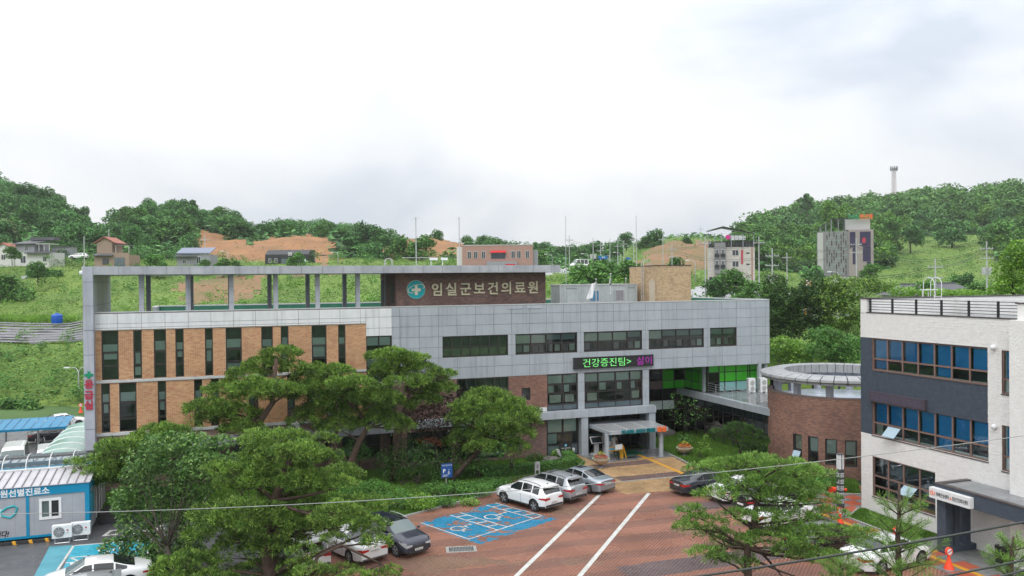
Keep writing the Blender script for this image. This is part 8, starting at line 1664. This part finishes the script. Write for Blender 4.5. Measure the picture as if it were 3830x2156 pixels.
hp(t, 'wall', -hwd, hwd*.12, 0, 12, -2, 19.0, 'h_concrete'); hp(t, 'side_wall', hwd*.12, hwd, -.4, 12, -2, 19.4, 'h_pinkpanel'); hp(t, 'white_edge', -hwd-.05, -hwd*.80, -.25, -.01, 2, 18.6, 'h_penthouse'); hp(t, 'penthouse', hwd*.0, hwd*.9, 1, 10, 19.4, 23.2, 'h_penthouse'); rr = random.Random(6)
for i in range(9):
    for j in range(7):
        x = -hwd*.66+i*hwd*.085; z = 3.2+j*2.15+(.9 if i % 2 else 0)
        if z > 17.6: continue
        if rr.random() < .62: hp(t, 'slot_window', x-.13, x+.13, -.06, -.01, z, z+1.7, 'h_win')
        else: hp(t, 'slot_window', x-.34, x+.3, -.06, -.01, z+.6, z+1.1, 'glass_tone')
for a, b, z0, z1 in ((.16, .36, 13, 18.6), (.26, .36, 7, 12.9), (.52, .9, 13.5, 18.6), (.62, .9, 8, 13.4), (.76, .9, 2.6, 7.9)): hp(t, 'printed_panel', hwd*a, hwd*b, -.46, -.41, z0, z1, 'sky_print')
hp(t, 'red_print', hwd*.60, hwd*.72, -.5, -.465, 14.6, 16.4, 'red_letter'); hp(t, 'entrance_sign', -hwd*.45, hwd*.3, -.5, -.05, .8, 2.4, 'h_white'); hp(t, 'plinth', hwd*.0, hwd*1.02, -.6, -.41, -3, 1.2, 'h_concrete')
o = text('lettering', '미르', 1.9, 'green_letter', None, (hwd*.12, 0, 23.3), (1, 0, 0), (0, 0, 1), .15, .03, width=2.7); o.parent = t; o.location = (0, 0, 0); o = text('lettering', '펜션텔', 1.9, 'orange_letter', None, (hwd*.12+2.9, 0, 23.3), (1, 0, 0), (0, 0, 1), .15, .03, width=3.4); o.parent = t; o.location = (0, 0, 0)
mb = MB(); mb.add([(-hwd*.95, 0, 20.2), (-hwd*.5, 0, 23.6), (hwd*.1, 0, 23.6), (hwd*.1, 0, 23.3), (-hwd*.5, 0, 23.3), (-hwd*.95, 0, 19.9)], [(0, 1, 2, 3, 4, 5)]); 
rfm = MB(); rfm.add([(-hwd*.95, 0, 20.2), (-hwd*.95, 10, 20.2), (-hwd*.5, 10, 23.6), (-hwd*.5, 0, 23.6), (hwd*.0, 0, 23.6), (hwd*.0, 10, 23.6)], [(0, 1, 2, 3), (3, 2, 5, 4)]); part('glazed_roof', rfm, 'h_grey', t, loc=(0, 0, 0))
t.scale = (1, 1, .8)
for q in (-.9, -.7, -.5, -.25, 0): hp(t, 'roof_post', hwd*q-.1, hwd*q+.1, 0, .2, 19, 20.2+max(0, min(3.2, (q+.95)*7)), 'h_grey')
# tiled roof houses on the right
for k, (u0, u1, vb, D, lab) in enumerate(((2255, 2375, 745, 150, 'dark tiled hipped roof rising behind the white parapet, left'), (2340, 2475, 742, 152, 'dark tiled hipped roof rising behind the white parapet, right'))):
    t, hwd, s = house(lab, u0, u1, vb, D, 'tiled_roof_house', grp='houses with dark tiled roofs'); hp(t, 'wall', -hwd*.8, hwd*.8, 1, 8, -4, .2, 'h_white'); mb = MB(); z1 = 2.1
    mb.add([(-hwd, -.5, .1), (hwd, -.5, .1), (hwd, 9, .1), (-hwd, 9, .1), (-hwd*.35, 4, z1), (hwd*.35, 4, z1)], [(0, 1, 5, 4), (1, 2, 5), (2, 3, 4, 5), (3, 0, 4), (3, 2, 1, 0)]); part('roof', mb, 'h_roof_dark', t, loc=(0, 0, 0)); hp(t, 'ridge_tile', -hwd*.38, hwd*.38, 3.85, 4.15, z1-.05, z1+.2, 'h_roof_dark')
# lattice telecom mast
p = up_(2249, 490, 560); tw = thing('telecom_mast', 'red and white lattice telecom mast on the crest of the right hill', 'mast', p); h = (490-422)*MPU(560); mb = MB()
for k in range(4):
    a = k*pi/2+.6; mb.tube([(1.6*cos(a), 1.6*sin(a), -6), (1.1*cos(a), 1.1*sin(a), h)], .14, 4)
for j in range(12):
    z0, z1 = h*j/12, h*(j+1)/12
    for k in range(4): a, b = k*pi/2+.6, (k+1)*pi/2+.6; mb.tube([(1.5*cos(a), 1.5*sin(a), z0), (1.4*cos(b), 1.4*sin(b), z1)], .08, 4).tube([(1.5*cos(a), 1.5*sin(a), z0), (1.5*cos(b), 1.5*sin(b), z0)], .06, 4)
mat('mast_red', (.40, .30, .30), .6); part('lattice', mb, 'mast_red', tw, loc=(0, 0, 0)); mb = MB()
for k in range(9): a = k*2*pi/9; mb.box(2.2*cos(a)-.2, 2.2*cos(a)+.2, 2.2*sin(a)-.2, 2.2*sin(a)+.2, h-2.2, h+.8)
mb.add(*[[(2.7*cos(t_), 2.7*sin(t_), h-1) for t_ in np.linspace(0, 2*pi, 12)[:-1]], [tuple(range(11))]]); part('antenna_panels', mb, 'h_grey', tw, loc=(0, 0, 0))
# utility poles and wires
PL = [(407,857,950,205,0),(314,884,985,200,0),(766,880,985,215,1),(2129,881,1012,205,2),(2218,890,1003,215,1),(2246,903,985,240,2),(2281,893,985,260,0),(2310,885,985,235,2),(2333,900,975,270,1),(2370,880,990,225,1),(2479,880,1000,215,1),(2513,915,1000,190,2),(2637,885,1075,150,1),(2621,847,895,330,1),(2838,885,1070,160,1),(2888,930,1130,135,2),(2943,945,1045,190,1),(3202,893,1080,165,2),(3498,968,1110,120,2),(3690,903,1100,135,2)]
POLES = {}
for k, (x, yt, yb, D, arms) in enumerate(PL):
    b, t_ = atD(x, yb, D), atD(x, yt, D); h = t_[2]-b[2]+2; pl = thing('utility_pole', 'grey concrete utility pole with crossarms' if arms else 'plain grey utility pole', 'utility pole', (t_[0], t_[1], b[2]-2), 'utility poles beyond the hospital', HR)
    mb = MB(); mb.tube([(0, 0, 0), (0, 0, h)], [.13, .09], 6); part('pole', mb, 'steel_pale', pl, loc=(0, 0, 0))
    for j in range(arms): mb = MB(); mb.box(-1.1, 1.1, -.06, .06, h-1.3-1.6*j, h-1.18-1.6*j); [mb.cyl(q, 0, h-1.18-1.6*j, h-.95-1.6*j, .06, 5) for q in (-1, -.4, .4, 1)]; part('crossarm', mb, 'steel', pl, loc=(0, 0, 0))
    if k in (4, 15, 19): mb = MB(); mb.cyl(-.5, 0, h-5.5, h-4.3, .32, 8).cyl(.5, 0, h-5.5, h-4.3, .32, 8); part('transformer', mb, 'steel_pale', pl, loc=(0, 0, 0))
    POLES[x] = np.array([t_[0], t_[1], t_[2]-1.1])
lab_at = {407:'utility pole behind the tan brick house',314:'utility pole left of the tan brick house',766:'utility pole at the blue roofed house',2129:'double armed utility pole left of the road signs',2218:'utility pole with a transformer before the road sign',2246:'utility pole just left of the blue road sign',2281:'thin utility pole right of the blue road sign',2310:'double armed utility pole right of the road sign',2333:'short utility pole near the small blue sign',2370:'utility pole left of the thin mast',2479:'utility pole behind the tan brick block',2513:'utility pole on the right of the tan brick block',2637:'tall utility pole with a striped foot beside the pension',2621:'distant utility pole on the skyline',2838:'utility pole right of the pension',2888:'utility pole with transformers in the trees',2943:'utility pole behind the yellow green tree',3202:'utility pole before the hotel',3498:'utility pole behind the roof ladder',3690:'utility pole with transformer at the right'}
for o in bpy.data.objects:
    if o.name.startswith('utility_pole'):
        k = int(o.name.split('.')[1]) if '.' in o.name else 0; o['label'] = lab_at[PL[k][0]]
def wire(a, b, sag, lab, r=.028, n=3):
    A, B = np.array(a), np.array(b)
    for k in range(n):
        off = np.array([.5*(k-1), 0, .35*((k*7) % 3-1)]); pts = [A*(1-t_)+B*t_+off-np.array([0, 0, sag*4*t_*(1-t_)]) for t_ in np.linspace(0, 1, 14)]; mb = MB(); mb.tube(pts, r, 4); tag(link('power_line', mb.mesh('power_line', 'cable_black')), ('lower ' if k else 'upper ')+lab.replace('low power', 'power'), 'power line', 'power lines beyond the hospital')
for a, b, sg, lab in ((2637, 2838, 1.2, 'power line running from the striped pole to the pole right of the pension'), (2838, 3202, 1.5, 'power line between the pension pole and the hotel pole'), (2888, 3202, 2., 'power line over the trees towards the hotel pole'), (3202, 3690, 2.5, 'power line crossing the green slope right of the hotel'), (3498, 3690, .8, 'power line above the tiled roofs'), (2888, 3498, 2.5, 'power line in front of the hotel foot'), (2479, 2637, 1.5, 'power line behind the tan brick block'), (2310, 2479, 1.5, 'power line across the grassy hill'), (2129, 2310, 1.2, 'power line beside the road signs'), (2513, 2888, 1.5, 'low power line over the road'), (766, 1400, 1.5, 'x')):
    if b in POLES: wire(POLES[a], POLES[b], sg, lab, n=2)
# road signs, lamps, tank, small vehicles
def at_(x, y, D): return atD(x, y, D)
p = at_(2255, 962, 200); sg = thing('road_sign', 'blue and green direction sign on a gantry arm among the utility poles', 'road sign', p, 'blue direction signs by the road', HR); s = 200/FOC
mat('sign_road', (.01, .12, .42), .5); hp(sg, 'board', -17*s, 17*s, -.05, .05, -8*s, 5*s, 'sign_road'); hp(sg, 'route_band', -12*s, 12*s, -.07, -.051, 1.5*s, 4*s, 'green_letter'); hp(sg, 'arm', -17*s, 24*s, .06, .14, 4*s, 5.4*s, 'steel_pale'); hp(sg, 'post', 22.5*s, 25*s, .06, .2, -24*s, 8*s, 'steel_pale'); o = text('lettering', '전주', .42, 'white_paint', None, (-.3, -.075, -.25), (1, 0, 0), (0, 0, 1), .01, .01); o.parent = sg; o.location = (0, 0, 0)
p = at_(2350, 968, 240); sg = thing('road_sign', 'small blue direction sign right of the gantry sign', 'road sign', p, 'blue direction signs by the road', HR); hp(sg, 'board', -.7, .7, -.05, .05, -.3, .3, 'sign_road'); hp(sg, 'post', .7, .8, -.05, .05, -2.5, .5, 'steel_pale')
def slamp(x, yt, yb, D, lab, side=1): 
    b, t_ = atD(x, yb, D), atD(x, yt, D); h = t_[2]-b[2]+.8; l = thing('street_lamp', lab, 'street lamp', (t_[0], t_[1], b[2]-.8), 'street lamps beyond the hospital', HR); mb = MB(); mb.tube([(0, 0, 0), (0, 0, h-.5), (side*.3, 0, h), (side*1.2, 0, h+.05)], [.09, .07, .05, .04], 6); part('pole', mb, 'steel_pale', l, True, loc=(0, 0, 0)); hp(l, 'lamp_head', min(side*1.1, side*1.8), max(side*1.1, side*1.8), -.12, .12, h-.02, h+.12, 'white_paint')
slamp(852, 941, 990, 200, 'street lamp with a curved head before the orange soil', -1); slamp(1264, 945, 990, 205, 'street lamp right of the black barn', -1); slamp(2065, 952, 1005, 190, 'street lamp beside the round light green tree', -1); slamp(2200, 950, 1010, 200, 'street lamp arching left near the gantry sign', -1); slamp(2320, 945, 990, 210, 'street lamp near the small blue sign', -1); slamp(2600, 975, 1040, 150, 'street lamp leaning over the tan brick block', -1); slamp(3137, 1018, 1090, 130, 'street lamp before the hotel', -1)
slamp(293, 1377, 1500, 103, 'double armed street lamp left of the pylon', -1); slamp(294, 1377, 1500, 103.2, 'right arm of the double armed street lamp left of the pylon', 1)
p = terr(214, 141)+(0, 0, 1.0); tk = thing('water_tank', 'round blue plastic water tank in the green field', 'water tank', p); mb = MB(); mb.lathe((0, 0, -.3), [(.95, 0), (1.0, .4), (1.02, 1.3), (.98, 1.55), (.8, 1.72), (.35, 1.82), (.32, 1.95), (.05, 1.98)], 24)
mat('tank_blue', (.0, .08, .42), .3); part('body', mb, 'tank_blue', tk, 40, loc=(0, 0, 0)); mb = MB()
for z in (.5, 1.0): mb.lathe((0, 0, z), [(1.02, 0), (1.05, .03), (1.05, .07), (1.02, .1)], 24)
part('band', mb, 'tank_blue', tk, loc=(0, 0, 0)); tk.scale = (.88, .88, .9)
p = atD(2167, 1002, 195); car('van', 'paint_white', float(p[0]), float(p[1]), 190, 'small white ambulance with a yellow stripe on the road beyond the meadow', 'ambulance', sc=(.9, .9, .95))
amb = [o for o in bpy.data.objects if o.get('label', '').startswith('small white ambulance')][0]; amb.location.z = float(p[2])-.2
p = atD(294, 958, 207); car('suv', 'paint_white', float(p[0]), float(p[1]), 175, 'white SUV parked beside the cabin near the houses', sc=(1., 1., 1.)); [o for o in bpy.data.objects if o.get('label', '').startswith('white SUV parked beside the cabin')][0].location.z = float(p[2])-.9
# orange totem sign among the trees, garden hedge
p = atD(3022, 1105, 112); tt = thing('totem_sign', 'orange and white totem sign rising from the trees', 'sign', p, None, HR); s = 112/FOC
for q in (-11, 9): hp(tt, 'side_post', q*s, (q+3)*s, -.1, .1, -3, 59*s, 'stripe_yellow')
hp(tt, 'board', -7.9*s, 8.9*s, -.06, .06, 0, 57*s, 'white_paint')
for j, ch in enumerate('어린이집'): o = text('lettering', ch, .44, 'sign_road' if j % 2 else 'orange_letter', None, (-.24, -.065, 1.45-.43*j), (1, 0, 0), (0, 0, 1), .01, .01); o.parent = tt; o.location = (0, 0, 0)
hd = [terr(105, 188)[:2], terr(225, 188)[:2]]; 
rs = np.random.RandomState(3); a, b = terr(105, 192), terr(228, 192); n = 5000; q = rs.uniform(0, 1, (n, 1)); P = a*(1-q)+b*q+np.c_[rs.uniform(-.6, .6, n), rs.uniform(-.6, .6, n), rs.uniform(0, 1.9, n)]; V, F = leafquads(P, rs, .35, .25); t = thing('hedge', 'tall dark garden hedge before the white house', 'hedge', a); link('foliage', npmesh('foliage', V, F, 'wood_far'), t)
# ------------------------------------------------------------------ damp air between the hospital and the hills
hz = MB(); hz.box(-700, 1100, -120, 1150, -1.5, 175)
hm = bpy.data.materials.new('haze'); hm.use_nodes = True; hm.node_tree.nodes.remove(hm.node_tree.nodes['Principled BSDF'])
pv = hm.node_tree.nodes.new('ShaderNodeVolumePrincipled'); pv.inputs['Color'].default_value = (.95, .97, .98, 1); pv.inputs['Density'].default_value = .00017; pv.inputs['Anisotropy'].default_value = .2
hm.node_tree.links.new(pv.outputs[0], hm.node_tree.nodes['Material Output'].inputs['Volume']); M['haze'] = hm
o = struct('haze', hz, 'haze'); o['kind'] = 'stuff'
